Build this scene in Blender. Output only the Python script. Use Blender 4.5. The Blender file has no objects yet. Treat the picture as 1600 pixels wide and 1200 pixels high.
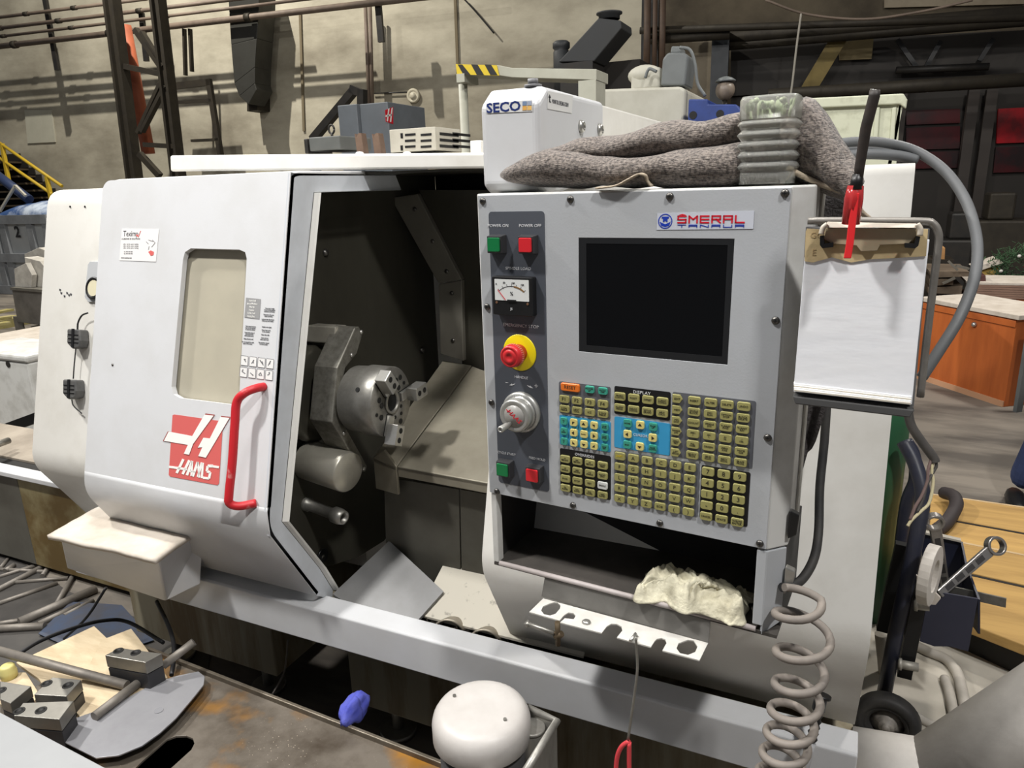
import bpy, bmesh, math, random
from mathutils import Vector, Matrix, noise as mnoise
random.seed(7)
scene = bpy.context.scene
COL = scene.collection

# ---------------------------------------------------------------- camera
FPX, YAW, PIT, ROL, CH = 1120.0, math.radians(25.2), math.radians(15.35), math.radians(1.8), 1.70
cy, sy, cp, sp = math.cos(YAW), math.sin(YAW), math.cos(PIT), math.sin(PIT)
_f = Vector((-sy*cp, cy*cp, -sp)); _r = Vector((cy, sy, 0)); _d = _f.cross(_r)
_R = math.cos(ROL)*_r + math.sin(ROL)*_d
_D = -math.sin(ROL)*_r + math.cos(ROL)*_d
CAMP = Vector((0, 0, CH))
cam_data = bpy.data.cameras.new('camera'); cam = bpy.data.objects.new('camera', cam_data); COL.objects.link(cam)
cam_data.sensor_fit = 'HORIZONTAL'; cam_data.sensor_width = 36.0; cam_data.lens = FPX/1600*36.0
cam_data.clip_start = 0.05; cam_data.clip_end = 200
m3 = Matrix((_R, -_D, -_f)).transposed()
cam.matrix_world = Matrix.Translation(CAMP) @ m3.to_4x4()
scene.camera = cam

# ---------------------------------------------------------------- light and exposure
vs = scene.view_settings
vs.view_transform = 'Standard'; vs.look = 'None'; vs.gamma = 1.0; vs.exposure = 0.0; vs.use_curve_mapping = False
world = bpy.data.worlds.new('hall_gloom'); scene.world = world; world.use_nodes = True
bg = world.node_tree.nodes['Background']; bg.inputs[0].default_value = (0.9, 0.93, 1.0, 1); bg.inputs[1].default_value = 0.12
def area(name, loc, target, size, power, col=(1, .95, .87), sizey=None):
    l = bpy.data.lights.new(name, 'AREA'); l.energy = power; l.color = col; l.shape = 'RECTANGLE'
    l.size = size; l.size_y = sizey or size
    o = bpy.data.objects.new(name, l); COL.objects.link(o); o.location = loc
    o.rotation_euler = (Vector(target)-Vector(loc)).to_track_quat('-Z', 'Y').to_euler()
    return o
area('hall_lamp_left', (-2.4, -0.6, 5.5), (-1.0, 1.2, 1.0), 0.3, 215, (1, .98, .95))
area('hall_lamp_right', (1.9, -0.6, 5.5), (-0.2, 1.4, 1.0), 0.3, 190, (1, .98, .95))
area('overhead_fill', (-0.6, 1.1, 7.0), (-0.6, 1.3, 0.0), 0.6, 130, (1, .98, .95))  # fill light added from above for the roof, lids and other level tops
area('hall_lamp_far_left', (-10.5, 7.4, 9.8), (-11.0, 10.5, 0.0), 0.12, 1150, (1, .95, .86))
area('mid_left_fill', (-6.0, 0.8, 6.5), (-5.0, 3.0, 0.0), 0.3, 380, (1, .97, .92))  # fill light added to brighten the bin, blocks and white cabinet at left
area('far_right_fill', (2.5, 6.5, 6.5), (1.5, 6.5, 0.0), 0.6, 270, (1, .95, .88))  # fill light added for the sideboard, no source of its own in the hall

# ---------------------------------------------------------------- pixel helpers: a pixel of the photograph to a point on a real plane
def ray(x, y): return _R*((x-800)/FPX) + _D*((y-600)/FPX) + _f
def onY(x, y, Y): d = ray(x, y); return CAMP + d*(Y/d.y)
def onX(x, y, X): d = ray(x, y); return CAMP + d*(X/d.x)
def onZ(x, y, Z): d = ray(x, y); return CAMP + d*((Z-CH)/d.z)
def onD(x, y, D): return CAMP + ray(x, y)*D
def onP(x, y, p, n): d = ray(x, y); return CAMP + d*((Vector(p)-CAMP).dot(n)/d.dot(n))

# ---------------------------------------------------------------- materials
def lin(c):
    return tuple((v/255/12.92 if v/255 <= .04045 else ((v/255+.055)/1.055)**2.4) for v in c)
MATS = {}
def mat(name, rgb, rough=.5, metal=0.0, dirt=None, amount=.35, scale=6.0, bump=0.0, bscale=60.0, spec=.5, stretch=None,
        alpha=1.0, trans=0.0, emit=None, estr=0.0, sharp=.18, centre=.55, ior=1.45, detail=6.0):
    if name in MATS: return MATS[name]
    m = bpy.data.materials.new(name); m.use_nodes = True; nt = m.node_tree; N = nt.nodes; L = nt.links
    b = N['Principled BSDF']; c = lin(rgb)+(1,)
    b.inputs['Base Color'].default_value = c; b.inputs['Roughness'].default_value = rough; b.inputs['Metallic'].default_value = metal
    b.inputs['Specular IOR Level'].default_value = spec; b.inputs['Transmission Weight'].default_value = trans; b.inputs['IOR'].default_value = ior
    if alpha < 1: b.inputs['Alpha'].default_value = alpha
    if emit: b.inputs['Emission Color'].default_value = lin(emit)+(1,); b.inputs['Emission Strength'].default_value = estr
    tc = N.new('ShaderNodeTexCoord'); mp = N.new('ShaderNodeMapping'); L.new(tc.outputs['Object'], mp.inputs['Vector'])
    if stretch: mp.inputs['Scale'].default_value = stretch
    if dirt:
        nz = N.new('ShaderNodeTexNoise'); nz.inputs['Scale'].default_value = scale; nz.inputs['Detail'].default_value = detail; nz.inputs['Roughness'].default_value = .62
        L.new(mp.outputs['Vector'], nz.inputs['Vector'])
        rp = N.new('ShaderNodeMapRange'); rp.inputs['From Min'].default_value = centre-sharp; rp.inputs['From Max'].default_value = centre+sharp
        rp.inputs['To Max'].default_value = amount
        L.new(nz.outputs['Fac'], rp.inputs['Value'])
        mx = N.new('ShaderNodeMix'); mx.data_type = 'RGBA'; mx.inputs['A'].default_value = c; mx.inputs['B'].default_value = lin(dirt)+(1,)
        L.new(rp.outputs['Result'], mx.inputs['Factor']); L.new(mx.outputs['Result'], b.inputs['Base Color'])
        ra = N.new('ShaderNodeMapRange'); ra.inputs['To Min'].default_value = max(rough-.08, .03); ra.inputs['To Max'].default_value = min(rough+.15, 1)
        L.new(nz.outputs['Fac'], ra.inputs['Value']); L.new(ra.outputs['Result'], b.inputs['Roughness'])
    if bump:
        bz = N.new('ShaderNodeTexNoise'); bz.inputs['Scale'].default_value = bscale; bz.inputs['Detail'].default_value = 4
        L.new(mp.outputs['Vector'], bz.inputs['Vector'])
        bp = N.new('ShaderNodeBump'); bp.inputs['Strength'].default_value = bump; bp.inputs['Distance'].default_value = .01
        L.new(bz.outputs['Fac'], bp.inputs['Height']); L.new(bp.outputs['Normal'], b.inputs['Normal'])
    MATS[name] = m; return m

# ---------------------------------------------------------------- mesh builder
def frame(o, x, y, z): return Matrix(((x[0], y[0], z[0], o[0]), (x[1], y[1], z[1], o[1]), (x[2], y[2], z[2], o[2]), (0, 0, 0, 1)))
def V(*a): return Vector(a)
class B:
    def __init__(s, m=None): s.v = []; s.f = []; s.sm = []; s.mi = []; s.m = m
    def add(s, vs, fs, smooth=False, mi=0):
        o = len(s.v)
        for p in vs:
            p = Vector(p); s.v.append(s.m @ p if s.m else p)
        for f in fs: s.f.append([i+o for i in f]); s.sm.append(smooth); s.mi.append(mi)
        return s
    def box(s, a, b, mi=0):
        x0, y0, z0 = a; x1, y1, z1 = b
        return s.add([(x0,y0,z0),(x1,y0,z0),(x1,y1,z0),(x0,y1,z0),(x0,y0,z1),(x1,y0,z1),(x1,y1,z1),(x0,y1,z1)],
              [(0,3,2,1),(4,5,6,7),(0,1,5,4),(1,2,6,5),(2,3,7,6),(3,0,4,7)], False, mi)
    def hexa(s, p, mi=0):   # 4 bottom + 4 top points
        return s.add(p, [(0,3,2,1),(4,5,6,7),(0,1,5,4),(1,2,6,5),(2,3,7,6),(3,0,4,7)], False, mi)
    def prism(s, poly, vec, mi=0, smooth=False):
        n = len(poly); vec = Vector(vec); poly = [Vector(p) for p in poly]
        s.add(poly+[p+vec for p in poly], [list(range(n-1, -1, -1)), list(range(n, 2*n))], False, mi)
        o = len(s.v)-2*n
        for i in range(n):
            j = (i+1) % n; s.f.append([o+i, o+j, o+n+j, o+n+i]); s.sm.append(smooth); s.mi.append(mi)
        return s
    def strip(s, prof, x0, x1, thick=0, mi=0, smooth=True, axis=None):  # profile of (y,z) swept along X, thin sheet
        n = len(prof); pts = [Vector((x0, p[0], p[1])) for p in prof]+[Vector((x1, p[0], p[1])) for p in prof]
        if not thick: return s.add(pts, [(i, i+1, n+i+1, n+i) for i in range(n-1)], smooth, mi)
        inn = []
        for i in range(n):
            a = Vector(prof[max(i-1, 0)]); b = Vector(prof[min(i+1, n-1)]); t = (b-a).normalized(); nn = Vector((-t.y, t.x))*thick
            inn.append((prof[i][0]+nn.x, prof[i][1]+nn.y))
        full = list(prof)+inn[::-1]
        N = len(full); P = [Vector((x0, p[0], p[1])) for p in full]+[Vector((x1, p[0], p[1])) for p in full]
        fs = [(i, (i+1) % N, N+(i+1) % N, N+i) for i in range(N)]
        for k in (0, N):
            for i in range(n-1): fs.append((k+i, k+i+1, k+N-2-i, k+N-1-i))
        return s.add(P, fs, smooth, mi)
    def plate(s, outer, holes, vec, mi=0):   # planar outline with holes, thickness vec
        bm = bmesh.new(); es = []
        for lp in [outer]+list(holes):
            vv = [bm.verts.new(p) for p in lp]; es += [bm.edges.new((vv[i], vv[(i+1) % len(vv)])) for i in range(len(vv))]
        n = None
        bmesh.ops.triangle_fill(bm, use_beauty=True, use_dissolve=False, edges=es, normal=Vector(vec).normalized())
        r = bmesh.ops.extrude_face_region(bm, geom=list(bm.faces))
        bmesh.ops.translate(bm, verts=[g for g in r['geom'] if isinstance(g, bmesh.types.BMVert)], vec=vec)
        bm.verts.index_update()
        s.add([v.co.copy() for v in bm.verts], [[v.index for v in f.verts] for f in bm.faces], False, mi); bm.free(); return s
    def ring(s, p0, p1, r0, r1): pass
    def lathe(s, p0, p1, prof, n=24, mi=0, smooth=True, closed=True):   # prof: (r, h) along p0->p1 direction, h absolute
        a = (Vector(p1)-Vector(p0)).normalized(); u = a.orthogonal().normalized(); w = a.cross(u); p0 = Vector(p0)
        vs = []; fs = []; m = len(prof)
        for r, h in prof:
            for i in range(n):
                t = 2*math.pi*i/n; vs.append(p0+a*h+(u*math.cos(t)+w*math.sin(t))*max(r, 1e-5))
        for k in range(m-1):
            for i in range(n): fs.append((k*n+i, k*n+(i+1) % n, (k+1)*n+(i+1) % n, (k+1)*n+i))
        s.add(vs, fs, smooth, mi)
        if closed:
            o = len(s.v)-len(vs); s.f += [[o+i for i in range(n)][::-1], [o+(m-1)*n+i for i in range(n)]]; s.sm += [False, False]; s.mi += [mi, mi]
        return s
    def cyl(s, p0, p1, r0, r1=None, n=20, mi=0):
        h = (Vector(p1)-Vector(p0)).length; return s.lathe(p0, p1, [(r0, 0), (r0 if r1 is None else r1, h)], n, mi)
    def tube(s, pts, r, n=10, mi=0, smooth=True):
        pts = [Vector(p) for p in pts]; m = len(pts); vs = []; fs = []
        t = (pts[1]-pts[0]).normalized(); u = t.orthogonal().normalized()
        for k in range(m):
            t2 = (pts[min(k+1, m-1)]-pts[max(k-1, 0)]).normalized()
            u = (u-t2*u.dot(t2))
            u = u.normalized() if u.length > 1e-6 else t2.orthogonal().normalized()
            w = t2.cross(u); rr = r[k] if isinstance(r, (list, tuple)) else r
            for i in range(n):
                a = 2*math.pi*i/n; vs.append(pts[k]+(u*math.cos(a)+w*math.sin(a))*rr)
        for k in range(m-1):
            for i in range(n): fs.append((k*n+i, k*n+(i+1) % n, (k+1)*n+(i+1) % n, (k+1)*n+i))
        s.add(vs, fs, smooth, mi); o = len(s.v)-len(vs)
        s.f += [[o+i for i in range(n)][::-1], [o+(m-1)*n+i for i in range(n)]]; s.sm += [False, False]; s.mi += [mi, mi]
        return s
    def bar(s, p0, p1, w, h, up=(0, 0, 1), mi=0):   # rectangular bar between two points
        p0 = Vector(p0); p1 = Vector(p1); t = (p1-p0).normalized(); x = t.cross(Vector(up)); x = x.normalized() if x.length > 1e-5 else t.orthogonal().normalized()
        y = x.cross(t); q = [x*(-w/2)+y*(-h/2), x*(w/2)+y*(-h/2), x*(w/2)+y*(h/2), x*(-w/2)+y*(h/2)]
        return s.prism([p0+k for k in q], p1-p0, mi)
    def ball(s, c, r, n=16, m=10, mi=0, half=False):
        c = Vector(c); rx, ry, rz = r if isinstance(r, (tuple, list)) else (r, r, r); vs = []; fs = []
        lo = 0 if half else -math.pi/2
        for k in range(m+1):
            p = lo+(math.pi/2-lo)*k/m
            for i in range(n):
                t = 2*math.pi*i/n; vs.append(c+Vector((rx*math.cos(p)*math.cos(t), ry*math.cos(p)*math.sin(t), rz*math.sin(p))))
        for k in range(m):
            for i in range(n): fs.append((k*n+i, k*n+(i+1) % n, (k+1)*n+(i+1) % n, (k+1)*n+i))
        return s.add(vs, fs, True, mi)
    def grid(s, fn, nu, nv, mi=0, smooth=True, wrapv=False):
        vs = [fn(i/nu, j/nv) for i in range(nu+1) for j in range(nv+(0 if wrapv else 1))]; w = nv if wrapv else nv+1
        fs = [(i*w+j, (i+1)*w+j, (i+1)*w+(j+1) % w, i*w+(j+1) % w) for i in range(nu) for j in range(nv)]
        return s.add(vs, fs, smooth, mi)
    def emit(s, name, mats, parent=None, bevel=0, seg=2, solid=0, recalc=True, weld=False):
        if not isinstance(mats, (list, tuple)): mats = [mats]
        org = Vector((0, 0, 0))
        root = parent
        while root is not None and root.parent is not None: root = root.parent
        if root is not None: org = wloc(parent)
        elif s.v:
            xs = [p.x for p in s.v]; ys = [p.y for p in s.v]; zs = [p.z for p in s.v]
            org = Vector(((min(xs)+max(xs))/2, (min(ys)+max(ys))/2, min(zs)))
        me = bpy.data.meshes.new(name); me.from_pydata([p-org for p in s.v], [], s.f); me.update()
        for mm in mats: me.materials.append(mm)
        for i, p in enumerate(me.polygons): p.use_smooth = s.sm[i]; p.material_index = s.mi[i]
        if recalc:
            bm = bmesh.new(); bm.from_mesh(me)
            if weld: bmesh.ops.remove_doubles(bm, verts=bm.verts, dist=1e-5)
            bmesh.ops.recalc_face_normals(bm, faces=bm.faces); bm.to_mesh(me); bm.free()
        o = bpy.data.objects.new(name, me); COL.objects.link(o)
        if parent is not None: o.parent = parent; 
        else: o.location = org; ROOTLOC[o.name] = org
        if bevel:
            bv = o.modifiers.new('bevel', 'BEVEL'); bv.width = bevel; bv.segments = seg; bv.limit_method = 'ANGLE'; bv.angle_limit = math.radians(35)
            bv.use_clamp_overlap = True
        if solid:
            sd = o.modifiers.new('solid', 'SOLIDIFY'); sd.thickness = solid; sd.offset = -1
        return o
ROOTLOC = {}
def wloc(o):
    p = Vector(o.location)
    while o.parent is not None: o = o.parent; p += o.location
    return p
def tag(o, label=None, cat=None, group=None, kind=None):
    if label: o['label'] = label
    if cat: o['category'] = cat
    if group: o['group'] = group
    if kind: o['kind'] = kind
    return o
def thing(name, label, cat, loc, group=None):
    o = bpy.data.objects.new(name, None); COL.objects.link(o); o.location = loc; o.empty_display_size = .1
    ROOTLOC[o.name] = Vector(loc); return tag(o, label, cat, group)
def rrect(w, h, r, n=4):
    out = []
    for cx, cy_, a0 in ((w/2-r, h/2-r, 0), (-w/2+r, h/2-r, 90), (-w/2+r, -h/2+r, 180), (w/2-r, -h/2+r, 270)):
        for i in range(n+1):
            a = math.radians(a0+90*i/n); out.append((cx+r*math.cos(a), cy_+r*math.sin(a)))
    return out
def smooth_path(pts, n=8):   # Catmull-Rom
    pts = [Vector(p) for p in pts]; P = [2*pts[0]-pts[1]]+pts+[2*pts[-1]-pts[-2]]; out = []
    for i in range(1, len(P)-2):
        for k in range(n):
            t = k/n; a, b, c, d = P[i-1], P[i], P[i+1], P[i+2]
            out.append(.5*((2*b)+(c-a)*t+(2*a-5*b+4*c-d)*t*t+(3*b-a-3*c+d)*t**3))
    out.append(pts[-1]); return out
TEXTS = []
def text(s, F, size, m, parent, xs=1.0, align='CENTER', name='lettering', label=None, thick=.0002, shear=0, sp=1.0):
    """lettering: F is a frame whose x axis runs along the line, y up, z out of the surface"""
    TEXTS.append((s, F, size, m, parent, xs, align, name, label, thick, shear, sp))
def flush_texts():
    tmp = []
    for t in TEXTS:
        cu = bpy.data.curves.new('t', 'FONT'); cu.body = t[0]; cu.size = t[2]; cu.align_x = t[6]; cu.align_y = 'CENTER'; cu.extrude = t[9]
        cu.resolution_u = 2; cu.offset = t[2]*.025 if t[7] == 'bold_lettering' else 0; cu.shear = t[10]; cu.space_character = t[11]; cu.space_line = .8
        o = bpy.data.objects.new('t', cu); COL.objects.link(o); tmp.append(o)
    dg = bpy.context.evaluated_depsgraph_get(); dg.update()
    for t, o in zip(TEXTS, tmp):
        me = bpy.data.meshes.new_from_object(o.evaluated_get(dg))
        me.transform(Matrix.Translation(-wloc(t[4])) @ t[1] @ Matrix.Diagonal((t[5], 1, 1, 1)))
        me.materials.clear(); me.materials.append(t[3]); me.name = t[7].replace('bold_', '')
        ob = bpy.data.objects.new(me.name, me); COL.objects.link(ob); ob.parent = t[4]
        if t[8]: ob['label'] = t[8]
    for o in tmp:
        cu = o.data; bpy.data.objects.remove(o); bpy.data.curves.remove(cu)
def strip_quad(Bd, pix, fn, off, mi=0, th=.0006):   # flat polygon given by pixels on a plane (fn) with offset vector
    Bd.prism([fn(*p)+off for p in pix], off.normalized()*th, mi); return Bd
# ================================================================ materials
WHITE = mat('white_enamel', (226, 224, 218), .38, dirt=(176, 170, 156), amount=.5, scale=5, bump=.02, bscale=200, sharp=.2, centre=.68)
GREY_PAINT = mat('light_grey_enamel', (206, 207, 209), .36, dirt=(178, 176, 170), amount=.4, scale=4, bump=.02, bscale=220, centre=.6)
PEND = mat('pendant_grey_enamel', (174, 177, 181), .42, dirt=(160, 160, 156), amount=.35, scale=7, bump=.03, bscale=300, centre=.6)
PENDW = mat('pendant_edge_paint', (208, 208, 205), .4, dirt=(150, 145, 135), amount=.5, scale=10, centre=.62)
STEEL = mat('worn_steel', (156, 154, 148), .38, metal=.75, dirt=(70, 66, 58), amount=.6, scale=14, bump=.03, bscale=120)
CHROME = mat('bright_steel', (188, 187, 182), .3, metal=.8, dirt=(120, 115, 105), amount=.4, scale=20)
DARKSHEET = mat('oily_dark_sheet', (72, 70, 62), .3, metal=.35, dirt=(40, 37, 30), amount=.7, scale=3, stretch=(1, 1, .35), spec=.4)
WAYSHEET = mat('way_cover_sheet', (158, 152, 136), .45, metal=.3, dirt=(105, 98, 84), amount=.6, scale=5, bump=.02)
BLACK = mat('black_plastic', (24, 24, 25), .4, bump=.02)
RUBBER = mat('black_rubber', (34, 34, 35), .6, dirt=(90, 86, 80), amount=.4, scale=15)
BASEP = mat('oil_stained_cream_base', (150, 143, 122), .5, dirt=(96, 74, 34), amount=.85, scale=7, stretch=(1.3, 1.3, .16), centre=.53, sharp=.1)
RED = mat('red_handle_paint', (190, 36, 44), .4, dirt=(205, 150, 145), amount=.7, scale=30, centre=.68, sharp=.07)
LOGORED = mat('faded_red_print', (206, 98, 94), .5)
LOGOWHITE = mat('white_print', (238, 237, 232), .5)
INK = mat('dark_ink', (60, 60, 64), .6)
GREYINK = mat('grey_ink', (122, 122, 124), .6)
DUST = mat('dust_covered_top', (205, 196, 184), .8, dirt=(160, 148, 132), amount=.6, scale=9, bump=.25, bscale=25)
SCREW = mat('dark_screw', (95, 93, 90), .35, metal=.9)

# ================================================================ the setting: floor and walls
FLOOR = mat('dusty_concrete_floor', (84, 79, 73), .7, dirt=(134, 126, 115), amount=.85, scale=2.0, bump=.2, bscale=14, stretch=(.45, 1.5, 1), sharp=.11, centre=.5, detail=9)
tag(B().box((-30, -3, -.1), (12, 16.5, 0)).emit('floor', FLOOR), kind='structure')

# ================================================================ CNC lathe
LEAN = .27
lathe = thing('cnc_lathe', 'large light grey turning machine with open sliding door and red handle', 'lathe', (-1.0, 1.7, 0))
KZ = .905
def front(Yk): return (lambda px, py: onP(px, py, (0, Yk, KZ), (0, -1, LEAN)))
def profile(Yk, ztop, Yb, zb, rtop=.03, rk=.045, Yback=None, KZ=.905):   # (y,z) list from roof edge, down the leaning front, round the knee, under
    Yt = Yk+LEAN*(ztop-KZ); fd = Vector((-LEAN, -1)).normalized(); ud = (Vector((Yb, zb))-Vector((Yk, KZ))).normalized()
    out = []
    if Yback:
        out.append((Yback, ztop)); c0 = Vector((Yt, ztop)); a = Vector((1, 0))
        for i in range(6):
            t = i/5; p = (c0+a*rtop)*(1-t)**2+c0*2*t*(1-t)+(c0+fd*rtop)*t*t; out.append((p.x, p.y))
    else: out.append((Yt, ztop))
    k = Vector((Yk, KZ)); out.append(tuple(k-fd*(rk+.55))); out.append(tuple(k-fd*(rk+.012)))
    for i in range(7):
        t = i/6; p = (k-fd*rk)*(1-t)**2+k*2*t*(1-t)+(k+ud*rk)*t*t; out.append((p.x, p.y))
    out.append(tuple(k+ud*(rk+.012))); out.append((Yb, zb)); return out

# --- cabinets left and right (front skins) and the machine behind
LY, RY, DY = 1.28, 1.29, 1.19
b = B(); pl = profile(LY, 1.735, 1.46, .60, rtop=.05, Yback=1.75)
b.strip(pl, -2.29, -1.36, .012)
b.add([(-2.29, p[0], p[1]) for p in pl]+[(-2.29, 1.75, .6)], [list(range(len(pl)+1))])
b.emit('left_cabinet', WHITE, lathe)
lc = lathe.children[-1]
b = B(); pr = profile(RY, 1.72, 1.44, .585, rtop=.02, Yback=2.3, KZ=.865)
b.strip(pr, -.70, .096, .012)
for xx in (-.70, .096): b.add([(xx, p[0], p[1]) for p in pr]+[(xx, 2.3, .6)], [list(range(len(pr)+1))])
rc = b.emit('right_cabinet', WHITE, lathe)
# top edge of the right cabinet: small bump screw
# --- rail (front lip of the chip tray)
RYF = 1.325
b = B(); b.prism([V(0, RYF, .50), V(0, RYF, .602), V(0, RYF+.006, .607), V(0, RYF+.055, .618), V(0, RYF+.055, .60), V(0, RYF+.03, .59), V(0, RYF+.03, .51), V(0, RYF+.1, .51), V(0, RYF+.1, .50)], (2.36, 0, 0))
for i in range(len(b.v)): b.v[i] += Vector((-2.26, 0, 0))
b.emit('front_rail', GREY_PAINT, lathe, bevel=.003)
b = B().box((-2.26, RYF+.055, .47), (.1, 1.56, .5)); b.emit('rail_underside', BASEP, lathe)
# --- stained base: two sections with a dark gap between
b = B().box((-2.3, 1.52, .14), (-1.62, 2.7, .48)); b.emit('base_section', BASEP, lathe, bevel=.004)
b = B().box((-1.31, 1.52, .14), (.085, 2.7, .48)); b.emit('base_section', BASEP, lathe, bevel=.004)
b = B().box((-2.3, 2.0, .3), (.085, 2.7, .6)); b.emit('base_core', DARKSHEET, lathe)
for x in (-2.2, -1.75, -1.2, -.6, 0):
    b = B().cyl((x, 1.6, 0), (x, 1.6, .02), .06).cyl((x, 1.6, .02), (x, 1.6, .15), .018); b.emit('levelling_foot', STEEL, lathe)
# --- cast base left of the cabinet (long stained bed running out of the picture)
# --- headstock wall with rounded bottom, and interior sheets
HX = -1.33
hw = [onX(496, 296, HX), V(HX, 1.47, 1.75), V(HX, 2.25, 1.75), V(HX, 2.23, 1.1), V(HX, 2.16, .62), V(HX, 1.95, .62), onX(600, 845, HX), onX(560, 870, HX), onX(510, 886, HX), onX(470, 870, HX), V(HX, 1.30, .84), V(HX, 1.33, 1.2)]
B().prism(hw, (-.012, 0, 0)).emit('headstock_wall', DARKSHEET, lathe)
for (px, py) in ((489, 636), (514, 695), (503, 870), (659, 547), (513, 518), (508, 395), (577, 317), (511, 316)):
    c = onX(px, py, HX); B().lathe(c, c+V(.01, 0, 0), [(.011, 0), (.011, .003), (.006, .008), (0, .009)], 12).emit('wall_bolt', SCREW, lathe)
c = onX(503, 868, HX); B().cyl(c, c+V(.006, 0, 0), .022).emit('wall_plug', BLACK, lathe)
# ceiling band inside
B().box((-1.33, 1.72, 1.745), (-.5, 2.35, 1.752)).emit('roof_liner', DARKSHEET, lathe)
b = B().prism([V(-1.32, 1.60, 1.745), V(-1.32, 1.60, 1.60), V(-1.32, 1.605, 1.60), V(-1.32, 1.605, 1.745)], (0, 0, 0.0001)) 
B().box((HX, 1.44, 1.63), (HX+.02, 2.2, 1.745)).emit('wall_band', DARKSHEET, lathe)
# back wall, bent strip of the inner door
B().prism([V(-1.33, 2.25, 1.75), V(-1.33, 2.25, 1.05), V(-1.1, 2.25, 1.05), V(-1.1, 2.25, 1.75)], (0, .01, 0)).emit('back_wall', BLACK, lathe)
q = [onY(655, 297, 1.98), onY(722, 437, 1.98), onY(760, 437, 1.98), onY(770, 297, 1.98)]
B().prism(q, (0, .01, 0)).emit('turret_door_panel', DARKSHEET, lathe)
q = [onY(722, 437, 1.98), onY(722, 570, 1.98), onY(800, 590, 1.98), onY(800, 437, 1.98)]
B().prism(q, (0, .01, 0)).emit('turret_door_panel', DARKSHEET, lathe)
GREYSTRIP = mat('brushed_door_edge', (120, 117, 108), .4, metal=.3, dirt=(86, 82, 74), amount=.6, scale=7)
B().prism([onY(610, 309, 1.96), onY(652, 303, 1.96), onY(721, 437, 1.96), onY(685, 443, 1.96)], (0, .02, 0)).emit('door_edge_strip', GREYSTRIP, lathe, bevel=.002)
B().prism([onY(685, 444, 1.96), onY(721, 438, 1.96), onY(724, 564, 1.96), onY(688, 553, 1.96)], (0, .02, 0)).emit('door_edge_strip', GREYSTRIP, lathe, bevel=.002)
for (px, py) in ((648, 327), (676, 377), (698, 424), (706, 458), (708, 532)):
    c = onY(px, py, 1.96); B().lathe(c, c+V(0, -.01, 0), [(.007, 0), (.007, .002), (.003, .005)], 10).emit('strip_screw', SCREW, lathe)
# way cover (sloping sheet) with the folded cap under the chuck
WN = V(0, -.165, .41)                                # slope: rises to the back
w0 = onY(622, 730, 1.53); 
def way(px, py): return onP(px, py, w0, (0, -.42, 1.0))
B().prism([way(621, 729), way(790, 760), way(790, 592), way(738, 572)], (0, .0, -.012)).emit('way_cover', WAYSHEET, lathe, bevel=.002)
B().prism([way(583, 715), way(619, 729), way(737, 571), way(692, 563)], (0, .0, -.014)).emit('way_cover', WAYSHEET, lathe, bevel=.002)
wl = way(621, 729); wr = way(790, 760)
B().prism([V(wl.x, wl.y, wl.z), V(wr.x, wr.y, wr.z), V(wr.x, wr.y, wr.z-.03), V(wl.x, wl.y, wl.z-.03)], (0, .012, 0)).emit('way_cover_lip', WAYSHEET, lathe, bevel=.002)
c0 = way(583, 715); c1 = way(619, 729)
B().prism([c0, (c0+c1)/2+V(0, .0, .035), c1, c1+V(0, 0, -.085), c0+V(0, 0, -.095)], (0, .01, 0)).emit('bed_end_cap', WAYSHEET, lathe, bevel=.002)
# dark skirts below
SK = mat('skirt_sheet', (98, 96, 88), .38, metal=.35, dirt=(60, 57, 50), amount=.6, scale=4)
sk = lambda px, py: onY(px, py, wl.y+.03)
B().prism([sk(600, 745), sk(717, 765), sk(720, 925), sk(660, 900), sk(603, 850)], (0, .01, 0)).emit('bed_skirt', SK, lathe)
B().prism([sk(719, 765), sk(800, 780), sk(800, 945), sk(722, 926)], (0, .01, 0)).emit('bed_skirt', SK, lathe)
# chip chute sheets and trough
CHS = mat('chute_sheet', (128, 128, 128), .4, metal=.2, dirt=(90, 88, 84), amount=.5, scale=6)
zt = .63
pc_ = lambda px, py: onP(px, py, V(-1, 1.39, .60), (.12, -.55, 1))
B().prism([pc_(520, 928), pc_(608, 845), pc_(693, 924), pc_(643, 980), pc_(560, 955)], (0, 0, -.008)).emit('chip_chute', CHS, lathe)
TR = mat('trough_enamel', (205, 199, 184), .45, dirt=(60, 55, 48), amount=.7, scale=26, centre=.66, sharp=.06)
B().prism([V(-.97, 1.42, .60), V(-.5, 1.42, .60), V(-.5, 1.60, .69), V(-.97, 1.60, .69)], (0, 0, -.006)).emit('chip_trough', TR, lathe)
B().box((-1.3, 1.385, .47), (-.5, 1.9, .50)).emit('trough_floor', DARKSHEET, lathe)
for (px, py) in ((700, 985), (756, 1001)):
    c = onY(px, py, 1.40); b = B()
    pts = []
    for i in range(13):
        a = math.pi*i/12; pts.append(c+V(-.042*math.cos(a), .015*(i-6)/6, .045*math.sin(a)-.012))
    vs = [p for p in pts]+[p+V(0.0, .035, -.012) for p in pts]
    b.add(vs, [(i, i+1, 13+i+1, 13+i) for i in range(12)], True); b.emit('auger_flight', mat('auger_steel', (180, 172, 156), .4, metal=.5, dirt=(120, 110, 95), amount=.6, scale=12), lathe, solid=.005)
b = B(); rr = random.Random(3)
for k in range(260):
    px = rr.choice((rr.uniform(668, 690), rr.uniform(712, 742), rr.uniform(768, 805))); base = onY(px, 975+(px-670)*.28+rr.uniform(-4, 14), 1.40)
    a = rr.uniform(0, 6.3); p = base; q = p+V(math.cos(a)*.012, .004, math.sin(a)*.008)
    b.bar(p, q, .0025, .002)
tag(b.emit('metal_swarf', mat('dark_swarf', (50, 46, 40), .4, metal=.6), lathe), kind='stuff')

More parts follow.
